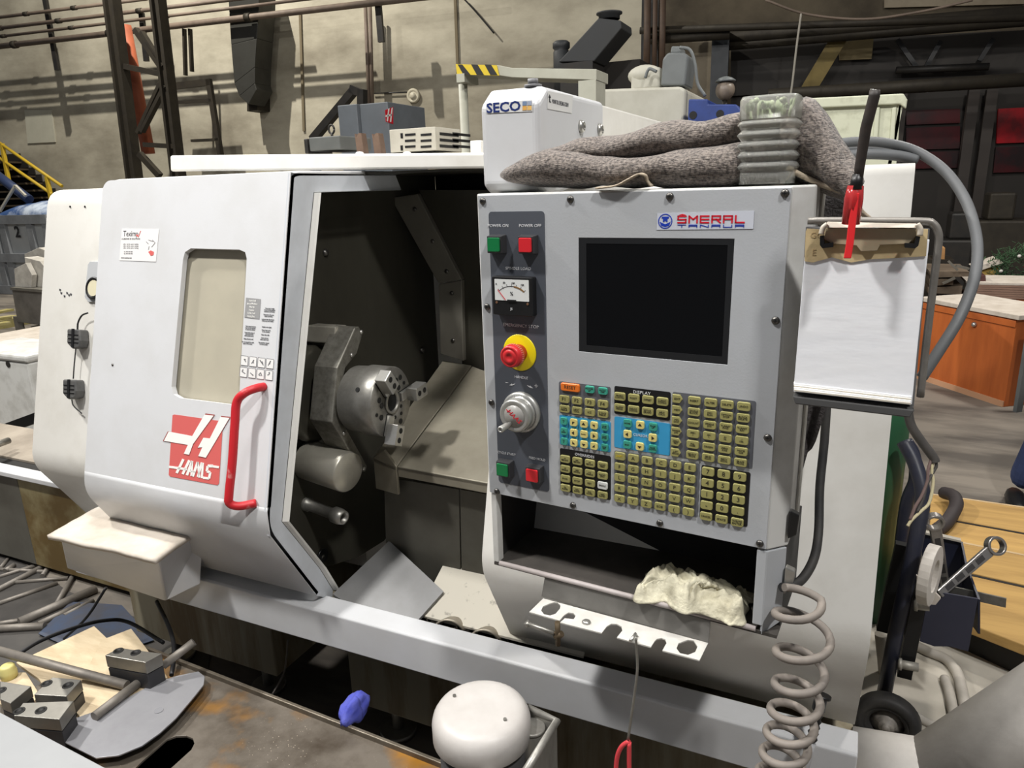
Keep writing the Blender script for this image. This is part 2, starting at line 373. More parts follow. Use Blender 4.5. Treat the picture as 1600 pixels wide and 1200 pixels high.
# --- roof
RM = WHITE
b = B()
b.hexa([onY(266, 268, 1.70), onY(900, 262, 1.70), onY(900, 262, 1.70)+V(0, 1.0, .03), onY(266, 268, 1.70)+V(0, 1.0, .03),
        onY(265, 243, 1.70), onY(900, 237, 1.70), onY(900, 237, 1.70)+V(0, 1.0, .03), onY(265, 243, 1.70)+V(0, 1.0, .03)])
b.emit('roof_cover', WHITE, lathe, bevel=.006)
for px in (562, 636): 
    c = onY(px, 240, 1.74); B().ball(c, (.012, .012, .006), 12, 6).emit('roof_screw', WHITE, lathe)
B().box((-1.4, 2.2, .48), (.08, 2.75, 1.69)).emit('rear_body', WHITE, lathe)
B().box((-2.25, 1.72, .5), (-1.36, 2.75, 1.70)).emit('headstock_body', WHITE, lathe)
# --- sliding door with window, print, handle
dp = front(DY)
ND = V(0, -1, LEAN).normalized()
XR = onP(415, 820, (0, DY, KZ), (0, -1, LEAN)).x; XL = -1.915
TLd = dp(162, 271); zT = 1.752; YT = DY+LEAN*(zT-KZ)
fdir = V(0, -LEAN, -1).normalized()
def D(x, s, o=0): return V(x, YT, zT)+fdir*s+ND*o         # door face coordinates
Ltot = (V(0, DY, KZ)-V(0, YT, zT)).length
win = [dp(*p) for p in ((286, 405), (289, 394), (298, 388), (374, 390), (383, 394), (385.5, 404), (374, 616), (371, 627), (360, 632), (281, 622), (271, 616), (268, 604))]
R0 = .03
outer = [D(XR, .0), D(XR, Ltot-.057), D(XL, Ltot-.057), D(XL, R0)]
for i in range(1, 5):
    a = math.pi/2*i/5; outer.append(D(XL+R0-R0*math.cos(a), R0-R0*math.sin(a)))
outer += [D(XL+R0, 0)]
b = B(); b.plate(outer, [win], -ND*.014)
lowD = onX(494, 931, XR); pd = profile(DY, zT, lowD.y, lowD.z, rk=.045)
b.strip(pd[2:], XL, XR, .012)
b.strip([(1.87, zT+.004), (YT+.03, zT+.003), (YT+.012, zT), (YT, zT-.006)], XL+R0, XR, .012)
b.add([D(XL, R0, -.01), D(XL, Ltot-.04, -.01), V(XL, lowD.y, lowD.z), V(XL, 1.8, .64), V(XL, 1.87, zT-.02)], [(0, 1, 2, 3, 4)])
door = b.emit('sliding_door', GREY_PAINT, lathe)
# right end flange, C shaped
fo = [onX(*p, XR) for p in ((463, 272), (417, 812))]; 
xo = lambda px, py: onX(px, py, XR)
fl = [V(XR, YT, zT), V(XR, DY+.012, KZ+.045), V(XR, DY+.012, KZ-.02), V(XR, lowD.y, lowD.z), xo(520, 936), xo(521, 922), xo(500, 888), xo(441, 815), xo(491, 301), xo(628, 297), xo(618, 272)]
B().prism(fl, (-.01, 0, 0)).emit('door_end_flange', mat('flange_enamel', (198, 202, 208), .35, dirt=(150, 150, 148), amount=.4, scale=6), door, bevel=.003)
b = B()
inner = [xo(521, 922), xo(500, 888), xo(441, 815), xo(491, 301), xo(628, 297)]
for p, q in zip(inner, inner[1:]): b.prism([p, q, q+V(.004, .004, 0), p+V(.004, .004, 0)], (.012, .004, .0))
b.emit('door_edge_lip', WHITE, door)
# frosted pane set back
pane = [p-ND*.02 for p in win]; cc = sum(pane, Vector())/len(pane); pane = [cc+(p-cc)*1.05 for p in pane]
PANE = mat('frosted_window', (178, 172, 154), .35, dirt=(150, 145, 132), amount=.5, scale=5, spec=.4)
B().prism(pane, -ND*.006).emit('window_pane', PANE, door)
rim = []
b = B()
ro = [cc+ND*.02+(p+ND*.02-cc-ND*.02)/1.05*1.0+V(0, 0, 0) for p in pane]
# red logo plate and letters (print, a fraction of a millimetre proud)
lp = lambda pts, o: [dp(*p)+ND*o for p in pts]
def decal(parent, pts, m, o, name, fn=dp, n=ND):
    return B().prism([fn(*p)+n*o for p in pts], n*.0004).emit(name, m, parent)
def z4(pts, ox, oy, s=4): return [(ox+x/s, oy+y/s) for x, y in pts]
lg = decal(door, z4([(1080, 195), (1090, 190), (1385, 232), (1395, 242), (1370, 622), (1360, 632), (1065, 578), (1056, 568)], 0, 600), LOGORED, .0006, 'logo_plate')
LG2 = mat('logo_outline', (150, 70, 68), .5)
for pts in ([(1282, 191), (1338, 198), (1210, 375), (1185, 442), (1153, 435), (1178, 380), (1028, 355), (1058, 297), (1205, 325)],
            [(1382, 206), (1437, 212), (1290, 460), (1243, 450), (1268, 395), (1240, 398), (1275, 335), (1315, 340)]):
    c = (sum(p[0] for p in pts)/len(pts), sum(p[1] for p in pts)/len(pts))
    decal(lg, z4([(c[0]+(p[0]-c[0])*1.05, c[1]+(p[1]-c[1])*1.05) for p in pts], 0, 600), LG2, .0011, 'logo_stroke_edge')
    decal(lg, z4(pts, 0, 600), LOGOWHITE, .0016, 'logo_stroke')
def stroke(parent, a, c, w, m, o, fn=dp, n=ND, name='lettering', ox=0, oy=600, s=4):
    dx, dy = c[0]-a[0], c[1]-a[1]; L = math.hypot(dx, dy); nx, ny = -dy/L*w/2, dx/L*w/2
    return [(a[0]+nx, a[1]+ny), (c[0]+nx, c[1]+ny), (c[0]-nx, c[1]-ny), (a[0]-nx, a[1]-ny)]
b = B()
for a, c, w in (((1150, 470), (1108, 556), 16), ((1187, 477), (1145, 563), 16), ((1060, 517), (1172, 533), 14), ((1205, 480), (1172, 570), 16), ((1205, 480), (1200, 575), 13), ((1190, 545), (1225, 550), 10),
                ((1240, 487), (1208, 577), 16), ((1240, 487), (1250, 585), 13), ((1265, 490), (1240, 580), 14), ((1272, 492), (1265, 588), 13), ((1372, 520), (1320, 512), 14), ((1335, 512), (1302, 512), 18), ((1302, 512), (1296, 545), 15), ((1296, 545), (1318, 552), 15), ((1318, 552), (1310, 590), 15), ((1310, 590), (1272, 585), 15)):
    b.prism([dp(*p)+ND*.0016 for p in z4(stroke(None, a, c, w, None, 0), 0, 600)], ND*.0004)
b.emit('logo_lettering', LOGOWHITE, lg)
# business card sticker
CARD = mat('glossy_card', (226, 224, 222), .25)
card = decal(door, ((191, 357), (249, 358), (244, 409), (187, 407)), CARD, .0006, 'business_card')
ex = V(1, 0, 0); ez = -fdir
def dframe(px, py, o): return frame(dp(px, py)+ND*o, ex, ez, ND)
text('Teximp', dframe(205, 365.5, .0012), .022, INK, card, .9)
decal(card, ((213, 368), (215, 366), (217, 369), (220, 361), (221, 361), (217, 371)), LOGORED, .0012, 'tick_mark')
text('A LEADING IN SOLUTIONS', dframe(205, 373.5, .0012), .006, INK, card)
for y in (381.5, 384.5, 387.5): text('sales  service  parts  training', dframe(205, y, .0012), .0052, GREYINK, card)
for y in (393.5, 396.5): text('tel. 000 000 000', dframe(201, y, .0012), .0052, GREYINK, card)
text('www.teximp.com', dframe(198, 403, .0012), .006, INK, card)
decal(card, z4([(930, 375), (945, 365), (965, 375), (962, 395), (945, 400)], 0, 300), LOGORED, .0012, 'red_spot')
b = B()
for a, c in (((915, 310), (930, 325)), ((930, 300), (960, 310)), ((950, 345), (972, 318)), ((955, 300), (972, 318)), ((935, 340), (930, 362))):
    b.prism([dp(*p)+ND*.0012 for p in z4(stroke(None, a, c, 3, None, 0), 0, 300)], ND*.0003)
b.emit('map_lines', GREYINK, card)
# warning print right of the window
wp = decal(door, z4([(878, 536), (976, 546), (966, 680), (867, 668)], 180, 340, 4.285), mat('grey_warning_print', (146, 146, 146), .5), .0006, 'warning_print')
for i, s in enumerate(('Inspect chuck', 'Jaws and Workpiece', 'Wear Eye', 'Protection', 'Do Not Touch', 'Rotating Parts')):
    text(s, dframe(180+922/4.285-i*.5, 340+(557+i*21)/4.285, .0012), .0066, LOGOWHITE, wp, .62)
def block(cx, cy, lines, size=.0046, n=0):
    for i, s in enumerate(lines): text(s, dframe(cx-i*.45, cy+i*2.45, .0008), size, INK, door, .85, name='fine_print')
block(422, 482, ('Door must remain', 'closed during machine', 'operation at all times', '', 'Disconnect all power', 'before servicing', '', 'Lockout main disconnect', 'before any work inside'))
block(392, 510, ('Only trained persons', 'may run this machine', 'or open the cabinet', '', 'Keep hands clear of', 'chuck and turret', 'while spindle turns', '', 'Clamp all parts well', '', 'Do not exceed the rated', 'speed of the chuck'))
block(417, 511, ('Replace worn glass', '', 'Never leave tools', 'on the machine', '', 'Clean chips daily', '', 'Check oil level', 'before each start', '', 'See operator manual', 'for more details'))
for r in range(2):
    for c in range(4):
        bx, by = 845+c*57-r*6, 922+r*77+c*7
        q = [(bx, by), (bx+48, by+6), (bx+44, by+70), (bx-4, by+64)]
        box_ = decal(door, z4(q, 180, 340, 4.285), mat('pictogram_white', (222, 222, 220), .5), .0006, 'pictogram')
        bb = B()
        for k in range(4): 
            st = stroke(None, q[k], q[(k+1) % 4], 2.2, None, 0); bb.prism([dp(*p)+ND*.0011 for p in z4(st, 180, 340, 4.285)], ND*.0003)
        rr = random.Random(r*4+c)
        pts = [(bx+10+rr.random()*26, by+14+rr.random()*40) for _ in range(4)]
        for a, d in zip(pts, pts[1:]):
            st = stroke(None, a, d, 6, None, 0); bb.prism([dp(*p)+ND*.0011 for p in z4(st, 180, 340, 4.285)], ND*.0003)
        bb.emit('pictogram_lines', GREYINK, box_)
# handle
hd = lambda px, py, o: dp(px, py)+ND*o
h = [hd(413, 604, 0), hd(411, 607, .025), hd(404, 614, .045), hd(394, 628, .05), hd(391, 660, .05), hd(387, 720, .05), hd(382, 768, .05), hd(381, 782, .046), hd(388, 788, .03), hd(400, 786, 0)]
B().tube(smooth_path(h, 6), .0105, 14).emit('door_handle', RED, door)
c = hd(176, 570, .0); B().lathe(c, c+ND*.004, [(.004, 0), (.004, .001), (0, .003)], 10).emit('door_stud', SCREW, door)
# grimy underside seam below the knee
# --- left cabinet fittings: outlet plate, switches and cord
lcn = front(LY); lf = lambda px, py, o: lcn(px, py)+ND*o
b = B().prism([lf(*p, 0) for p in ((140, 414), (143, 409), (160, 409), (160, 472), (140, 472), (135, 464))], ND*.006); b.emit('outlet_plate', mat('plate_grey', (176, 178, 180), .4), lc, bevel=.001)
c = lf(151, 451, .006); B().lathe(c, c+ND*.01, [(.034, 0), (.034, .006), (.028, .008), (.026, .003), (0, .003)], 20).emit('outlet_ring', BLACK, lc)
B().cyl(lf(151, 451, .006), lf(151, 451, .012), .024).emit('outlet_socket', mat('socket_cream', (205, 198, 170), .5), lc)
for cx, cy in ((129.5, 529), (123, 607)):
    b = B()
    q = [(cx-10, cy-14), (cx+9, cy-13), (cx+10.5, cy+4), (cx+8, cy+15), (cx-2, cy+17), (cx-10.5, cy+8)]
    b.prism([lf(*p, 0) for p in q], ND*.03); s = b.emit('cord_clamp', mat('clamp_grey_black', (70, 70, 70), .5, dirt=(110, 108, 104), amount=.5, scale=40), lc, bevel=.004)
    b = B()
    b.prism([lf(*p, .03) for p in ((cx-1.5, cy-14), (cx+2, cy-14), (cx+1, cy+15), (cx-2, cy+15))], ND*.003)
    for dy in (-6, 0, 6): b.prism([lf(*p, .03) for p in ((cx-8, cy+dy), (cx+8, cy+dy+1), (cx+8, cy+dy+2), (cx-8, cy+dy+1))], ND*.002)
    b.emit('clamp_ribs', BLACK, s)
B().tube(smooth_path([lf(147, 490, .02), lf(138, 494, .02), lf(132, 505, .02), lf(131, 516, .02)], 6), .0025, 8).emit('cord', BLACK, lc)
B().tube(smooth_path([lf(128.5, 545, .02), lf(126, 570, .02), lf(124.5, 592, .02)], 6), .0018, 8).emit('cord', BLACK, lc)
B().tube(smooth_path([lf(122, 624, .02), lf(124, 634, .018), lf(133, 646, .01)], 6), .0018, 8).emit('cord', BLACK, lc)
for px in (110, 133): B().cyl(lf(px, 323, 0), lf(px, 323, .002), .003).emit('screw_hole', BLACK, lc)
b = B()
for px, py in ((94, 453), (96, 458), (101, 463), (105, 458), (108, 461), (111, 460)): b.prism([lf(*p, .0004) for p in ((px-1.5, py-2), (px+1.5, py-1), (px+1, py+2), (px-1, py+1.5))], ND*.0003)
b.emit('paint_chip', INK, lc)
# --- grey chute hood bottom left, dusty top
z0 = .79
T = [onZ(74, 838, z0), onZ(163, 788, z0), onZ(322, 822, z0), onZ(242, 875, z0)]
fr = T[0].y; 
hood = [onX(385, 888, T[2].x+.02), ]
b = B()
fb = [onZ(104, 888, .55), onZ(258, 940, .55)]
bk = [V(fb[0].x+.02, fb[0].y+.04, .57), V(fb[1].x+.10, fb[1].y+.05, .60)]
b.hexa([fb[0], fb[1], bk[1], bk[0], T[0]+V(.02, .02, -.012), T[3]+V(-.015, .02, -.012), T[2]+V(-.01, 0, -.012), T[1]+V(.02, 0, -.012)])
hd_ = b.emit('parts_chute', GREY_PAINT, lathe, bevel=.006)
n = 10
def lidf(u, v):
    p = (T[0]*(1-u)+T[3]*u)*(1-v)+(T[1]*(1-u)+T[2]*u)*v
    e = .012*mnoise.noise(p*9)+.006*mnoise.noise(p*23)
    return p+V(0, (.02*mnoise.noise(p*7+V(5, 0, 0)) if v > .9 else 0), e*.45+.004)
b = B().grid(lidf, 24, 16); 
b.emit('chute_lid', DUST, lathe, solid=.014)

# --- chuck, cover arm, probe housing, pin
ax = onD(612, 628, 1.88); CX = ax.x; cyc, czc = ax.y, ax.z
def chk(x, r, a): return V(CX+x, cyc+r*math.cos(a), czc+r*math.sin(a))
HOUS = mat('stainless_housing', (176, 172, 160), .32, metal=.55, dirt=(110, 104, 92), amount=.4, scale=12)
ck = thing('lathe_chuck', 'round steel three-jaw chuck inside the open lathe', 'chuck', (CX-.15, cyc, czc-.1))
B().lathe((CX-.2, cyc, czc), (CX, cyc, czc), [(.065, 0), (.065, .085), (.088, .09), (.090, .135), (.0935, .137), (.0935, .196), (.090, .2), (.026, .2), (.026, .15)], 56, closed=False).emit('chuck_body', STEEL, ck)
B().lathe((CX, cyc, czc), (CX+.01, cyc, czc), [(.028, -.003), (.032, 0), (.032, .005), (.025, .005), (.0245, -.003)], 28, closed=False).emit('centre_ring', STEEL, ck)
B().cyl((CX-.012, cyc, czc), (CX-.002, cyc, czc), .0252, n=28).emit('bore', mat('bore_black', (10, 10, 10), .8), ck)
HOLE = mat('hole_black', (14, 14, 13), .6)
for a0 in (126, 6, 246):
    a = math.radians(a0); er = V(0, math.cos(a), math.sin(a)); et = V(0, -math.sin(a), math.cos(a))
    F = frame(V(CX, cyc, czc), er, et, V(1, 0, 0))
    b = B(F).box((.036, -.012, -.002), (.092, .012, .010)).box((.058, -.018, .009), (.112, .018, .042))
    j = b.emit('chuck_jaw', CHROME, ck, bevel=.002)
    for rr_ in (.072, .097):
        B(F).cyl((rr_, 0, .0422), (rr_, 0, .0428), .0075, n=16).emit('jaw_bolt_hole', HOLE, j)
    B(F).box((.034, -.014, .0), (.0925, .014, .0012)).emit('jaw_slot', HOLE, ck)
for i_, a0 in enumerate((50, 62, 40, 84, 160, 176, 192, 208, 282, 298, 312, 330, 30, 100, 266)):
    a = math.radians(a0); r = (.072, .058, .046)[i_ % 3]
    p = chk(.0005, r, a); B().cyl(p, p+V(.0012, 0, 0), .0075 if a0 % 3 else .005, n=14).emit('face_hole', HOLE, ck)
p = V(CX-.045, cyc-.0785, czc+.0505); B().cyl(p, p+V(0, -.002, .001), .006, n=12).emit('side_hole', HOLE, ck)
# spindle collar on the wall, part of the lathe
B().lathe((HX, cyc, czc), (HX+.05, cyc, czc), [(.135, 0), (.135, .03), (.12, .045), (.09, .045)], 40).emit('spindle_collar', DARKSHEET, lathe)
# cover arm: bent channel in front of the chuck
AX = CX-.12
am = mat('galvanised_arm', (128, 126, 118), .42, metal=.6, dirt=(78, 74, 66), amount=.7, scale=60)
ap = [(566, 512), (543, 548), (539, 600), (537, 657), (572, 730)]
outl = [(555, 512), (561, 510), (567, 522), (558, 552), (540, 575), (537, 590), (533, 655), (574, 728), (572, 737), (566, 737), (519, 660), (527, 575)]
ax_ = lambda px, py: onX(px, py, AX)
b = B().prism([ax_(*p) for p in outl], (-.075, 0, 0)); arm = b.emit('chuck_guard_arm', am, lathe, bevel=.003)
for px, py in ((564, 519), (549, 555), (530, 616), (537, 677), (568, 732)):
    c = ax_(px, py); B().lathe(c, c+V(.006, 0, 0), [(.006, 0), (.006, .003), (0, .005)], 10).emit('arm_screw', CHROME, arm)
# housing block upper left
b = B().prism([onX(*p, HX+.1) for p in ((522, 537), (524, 511), (541, 508), (549, 513), (546, 530), (535, 541))], (-.1, 0, 0)); b.emit('sensor_housing', HOUS, lathe, bevel=.003)
b = B().prism([onX(*p, HX+.004) for p in ((492, 515), (499, 513), (510, 530), (500, 537))], (-.004, 0, 0)); b.emit('housing_tab', HOUS, lathe)
# round motor can with flat bracket
c = onX(545, 738, HX+.16); c2 = c+V(-.16, .02, .01)
B().lathe(c, c2, [(.0, .0), (.052, .0), (.056, .004), (.056, .15)], 32, closed=False).emit('probe_cover', HOUS, lathe)
b = B().prism([onX(*p, HX+.05) for p in ((483, 738), (499, 712), (520, 712), (515, 740))], (-.05, 0, 0)); b.emit('probe_bracket', STEEL, lathe, bevel=.002)
# pin
c = onX(478, 787, HX); d = c+V(.15, -.02, -.01)
b = B().lathe(c, d, [(.02, 0), (.02, .012), (.016, .014), (.016, .108), (.0225, .112), (.0225, .13), (.019, .148), (.013, .148), (.013, .12)], 24, closed=False); b.emit('probe_pin', STEEL, lathe)
# ================================================================ arm that carries the control pendant (part of the lathe)
AY = 1.22; AXR = onY(842, 200, AY).x; AXL = onY(750, 200, AY).x
sx_ = lambda px, py: onX(px, py, AXR)
s_top = sx_(854, 134); s_f = sx_(842, 157); s_b = sx_(944, 159)
prof = [V(AXR, AY, 1.70), V(AXR, AY, s_f.z), V(AXR, s_top.y, s_top.z), V(AXR, s_b.y, s_b.z), V(AXR, s_b.y, 1.72), V(AXR, AY+.10, 1.685), V(AXR, AY+.03, 1.685)]
head = B().prism(prof, (AXL-AXR, 0, 0)).emit('pendant_arm_head', GREY_PAINT, lathe, bevel=.012, seg=4)
bz = onX(945, 163, AXR-.02); bt = onX(1062, 196, AXR-.02)
b = B().box((AXL+.03, s_b.y-.02, s_b.z-.14), (AXR-.004, 2.5, s_b.z-.006)); b.emit('pendant_arm_beam', WHITE, lathe, bevel=.004)
b = B().box((AXR-.10, s_b.y+.02, s_b.z-.008), (AXR-.03, s_b.y+.2, s_b.z-.002)); b.emit('beam_cover', GREY_PAINT, lathe)
for px, py in ((907, 198), (936, 203)):
    c = sx_(px, py); B().lathe(c, c+V(.01, 0, 0), [(.013, 0), (.0125, .004), (.009, .008), (.0045, .009), (.0045, .004), (0, .004)], 18).emit('dome_bolt', CHROME, head)
c = V(AXR-.03, s_top.y+.01, s_top.z+.001); B().cyl(c, c+V(0, 0, .004), .016).cyl(c+V(0, 0, .004), c+V(0, 0, .014), .0095).emit('levelling_screw', mat('screw_grey', (110, 110, 112), .5), head)
FA = lambda px, py, o: frame(onY(px, py, AY)+V(0, -o, 0), V(1, 0, 0), V(0, 0, 1), V(0, -1, 0))
STW = mat('sticker_white', (222, 222, 220), .35)
fy = lambda *p: onY(p[0], p[1], AY)
st = decal(head, ((760, 162), (832, 156), (832, 174), (761, 177)), STW, .0006, 'maker_sticker', fy, V(0, -1, 0))
NAVY = mat('navy_print', (36, 52, 112), .4)
text('SECO', FA(787, 168, .0012), .0225, NAVY, st, 1.2, name='bold_lettering')
for i, (x, y, cc_) in enumerate(((817, 158.6, (120, 140, 170)), (824.5, 158.2, (160, 170, 190)), (817, 166, (222, 170, 90)), (824.5, 165.7, (230, 186, 110)))):
    decal(st, ((x, y), (x+6.5, y-.4), (x+6.5, y+6.2), (x, y+6.5)), mat('square_%s' % 'abcd'[i], cc_, .4), .0012, 'logo_square', fy, V(0, -1, 0))
fx = lambda *p: sx_(*p)
st = decal(head, z4([(222, 568), (378, 600), (372, 708), (218, 680)], 800, 0), STW, .0006, 'arm_label', fx, V(1, 0, 0))
o_ = sx_(*z4([(300, 647)], 800, 0)[0])
text('MONITOR LEVELING SCREW', frame(o_+V(.0012, 0, 0), V(0, 1, 0), V(0, 0, 1), V(1, 0, 0)), .0105, INK, st, .62)
b = B()
for q in ([(228, 605), (234, 606), (234, 640), (228, 638)], [(223, 608), (231, 590), (239, 612)], [(230, 632), (240, 636), (240, 642), (230, 640)]): b.prism([fx(*p)+V(.0012, 0, 0) for p in z4(q, 800, 0)], (.0003, 0, 0))
b.emit('up_arrow', INK, st)

# ================================================================ control pendant
pa = math.radians(-4.75); PU = V(math.cos(pa), math.sin(pa), 0); PB = V(-math.sin(pa), math.cos(pa), 0); P0 = V(-.598, 1.1537, 1.6904); UP = V(0, 0, 1)
PF = frame(P0, PU, UP, -PB)                   # local: x along the face, y up, z out towards the operator
def PN(u, v, d=0): return P0+PU*u-UP*v-PB*d
def pan(px, py, d=0):
    q = onP(px, py, P0-PB*d, PB); return (q-P0).dot(PU), P0.z-q.z
pend = thing('control_pendant', 'grey machine control pendant with dark screen and yellow keypad', 'control panel', PN(.26, .75, -.05))
PD = .115
b = B(PF)
def oct_(x0, x1, d0, d1): return None
w0_, w1_ = -.004, .548
b.prism([(w0_, 0, -.004), (w0_, 0, -PD), (w1_, 0, -PD), (w1_, 0, -.03), (.522, 0, 0), (0, 0, 0)], (0, -.566, 0))
body = b.emit('pendant_body', PENDW, pend, bevel=.003)
SCR = ((.194, .074), (.4455, .074), (.4445, .2655), (.1935, .2655))
face = B(PF).plate([(.002, -.003, .0005), (.520, -.003, .0005), (.520, -.564, .0005), (.002, -.564, .0005)], [[(u, -v, .0005) for u, v in SCR]], (0, 0, .002)).emit('face_plate', PEND, pend, bevel=.0006)
BEZ = mat('bezel_black', (30, 31, 33), .35)
b = B(PF).plate([(u, -v, .002) for u, v in SCR], [[(.2075, -.083, .002), (.436, -.083, .002), (.4355, -.2535, .002), (.2075, -.2535, .002)]], (0, 0, -.0012)); b.emit('screen_bezel', BEZ, pend)
B(PF).box((.2065, -.2545, .0008), (.437, -.082, .0012)).emit('screen_glass', mat('dark_screen_glass', (7, 7, 8), .06, spec=.5), pend)
# logo plate
lgp = B(PF).prism([(u, -v, .0026) for u, v in ((.327, .036), (.4715, .034), (.4715, .0595), (.3265, .061))], (0, 0, .0006)).emit('logo_sticker', mat('pale_sticker', (196, 200, 210), .35), pend)
BLUE = mat('logo_blue', (30, 60, 170), .4); LRED = mat('logo_red', (205, 25, 45), .4)
def LF(u, v, d): return frame(PN(u, v, d), PU, UP, -PB)
cx_, cv = .340, .048
bb = B(PF)
ringo = [(cx_+.0112*math.cos(t*math.pi/16), -cv+.0112*math.sin(t*math.pi/16), .0032) for t in range(32)]
ringi = [(cx_+.0098*math.cos(t*math.pi/16), -cv+.0098*math.sin(t*math.pi/16), .0032) for t in range(32)]
bb.plate(ringo, [ringi], (0, 0, .0004))
bb.prism([(cx_-.0055, -cv+.007, .0032), (cx_+.0055, -cv+.007, .0032), (cx_+.0055, -cv+.004, .0032), (cx_+.0035, -cv+.004, .0032), (cx_+.0035, -cv-.001, .0032), (cx_+.0015, -cv-.001, .0032), (cx_, -cv+.001, .0032), (cx_-.0015, -cv-.001, .0032), (cx_-.0035, -cv-.001, .0032), (cx_-.0035, -cv+.004, .0032), (cx_-.0055, -cv+.004, .0032)], (0, 0, .0004))
bb.prism([(cx_-.0085, -cv-.0005, .0032), (cx_-.006, -cv-.002, .0032), (cx_, -cv-.0045, .0032), (cx_+.006, -cv-.002, .0032), (cx_+.0085, -cv-.0005, .0032), (cx_+.0065, -cv-.0065, .0032), (cx_, -cv-.0085, .0032), (cx_-.0065, -cv-.0065, .0032)], (0, 0, .0004))
bb.emit('round_emblem', BLUE, lgp)
def seg_word(word, u0, v0, w, h, pitch, th, m, name, d=.0034):
    G = {'S': 'tmbLlRr'[0:0], }
    segs = {'S': ('t', 'm', 'b', 'ul', 'lr'), 'M': ('l', 'r', 'd1', 'd2'), 'E': ('t', 'm', 'b', 'l'), 'R': ('t', 'm', 'l', 'ur', 'd3'), 'A': ('t', 'm', 'l', 'r'), 'L': ('l', 'b'),
            'T': ('t', 'c'), 'N': ('l', 'r', 'd4'), 'U': ('l', 'r', 'b'), 'V': ('l', 'r', 'b')}
    bb = B(PF)
    for i, ch in enumerate(word):
        x = u0+i*pitch; y0 = -v0-h/2; y1 = -v0+h/2; ym = -v0
        def ln(a, c):
            dx, dy = c[0]-a[0], c[1]-a[1]; Ln = math.hypot(dx, dy); nx, ny = -dy/Ln*th/2, dx/Ln*th/2; ex_, ey_ = dx/Ln*th/2, dy/Ln*th/2
            a = (a[0]-ex_, a[1]-ey_); c = (c[0]+ex_, c[1]+ey_)
            bb.prism([(a[0]+nx, a[1]+ny, d), (c[0]+nx, c[1]+ny, d), (c[0]-nx, c[1]-ny, d), (a[0]-nx, a[1]-ny, d)], (0, 0, .0003))
        S = {'t': ((x, y1), (x+w, y1)), 'm': ((x, ym), (x+w, ym)), 'b': ((x, y0), (x+w, y0)), 'l': ((x, y0), (x, y1)), 'r': ((x+w, y0), (x+w, y1)), 'ul': ((x, ym), (x, y1)), 'ur': ((x+w, ym), (x+w, y1)), 'lr': ((x+w, y0), (x+w, ym)),
             'd1': ((x, y1), (x+w/2, ym)), 'd2': ((x+w/2, ym), (x+w, y1)), 'd3': ((x+w*.5, ym), (x+w, y0)), 'd4': ((x, y1), (x+w, y0)), 'c': ((x+w/2, y0), (x+w/2, y1))}
        for s_ in segs[ch]: ln(*S[s_])
    bb.emit(name, m, lgp)
seg_word('SMERAL', .360, .0455, .012, .0095, .0172, .0022, LRED, 'maker_name')
bb = B(PF).prism([(.361, -.0385, .0034), (.3665, -.0395, .0034), (.372, -.0385, .0034), (.3665, -.0375, .0034)], (0, 0, .0003)); bb.emit('caron_mark', LRED, lgp)
seg_word('TANAVA', .360, .0553, .012, .0034, .0172, .0011, BLUE, 'maker_town')
# dark control strip
STRIP = mat('slate_strip', (78, 82, 90), .45, dirt=(70, 72, 78), amount=.3, scale=10)
sp_ = [(x+.0775, y-.2845, .0026) for x, y in rrect(.109, .508, .006)]
strip_ = B(PF).prism(sp_, (0, 0, .0006)).emit('control_strip', STRIP, pend)
LEG = mat('white_legend', (205, 206, 208), .5)
for s, u, v, sz in (('POWER ON', .0415, .0545, .0075), ('POWER OFF', .1045, .0545, .0075), ('SPINDLE LOAD', .079, .1275, .0072), ('EMERGENCY STOP', .081, .2285, .0082), ('HANDLE', .079, .3235, .0068), ('CYCLE START', .0425, .4765, .0062), ('FEED HOLD', .108, .4765, .0062)):
    text(s, LF(u, v, .0034), sz, LEG, strip_, 1.05)
bb = B(PF)
for q in ([(.046, -.336), (.052, -.336), (.052, -.3368), (.046, -.3368)], [(.106, -.3355), (.113, -.3355), (.113, -.3363), (.106, -.3363)], [(.1091, -.3323), (.1099, -.3323), (.1099, -.3395), (.1091, -.3395)],
          [(.0535, -.341), (.060, -.3365), (.0595, -.3385), (.066, -.3365), (.066, -.3372), (.0595, -.341)], [(.103, -.341), (.0965, -.3365), (.097, -.3385), (.091, -.3365), (.091, -.3372), (.097, -.341)]):
    bb.prism([(x, y, .0034) for x, y in q], (0, 0, .0003))
bb.emit('turn_arrows', LEG, strip_)
# square push buttons
BG = mat('green_button', (20, 112, 62), .3); BR = mat('red_button', (205, 40, 48), .3)
def push(u, v, m, lab):
    b = B(PF).hexa([(u-.0165, -v-.0165, .003), (u+.0165, -v-.0165, .003), (u+.0165, -v+.0165, .003), (u-.0165, -v+.0165, .003), (u-.0145, -v-.0145, .019), (u+.0145, -v-.0145, .019), (u+.0145, -v+.0145, .019), (u-.0145, -v+.0145, .019)])
    o = b.emit('push_button', mat('button_housing', (52, 52, 54), .3), pend, bevel=.0012); o['label'] = lab
    B(PF).prism([(u+x, -v+y, .019) for x, y in rrect(.024, .024, .0025)], (0, 0, .0035)).emit('button_cap', m, o, bevel=.001)
push(.0415, .0855, BG, 'green power-on push button'); push(.1035, .0855, BR, 'red power-off push button'); push(.0425, .5035, BG, 'green cycle-start push button'); push(.1055, .5035, BR, 'red feed-hold push button')
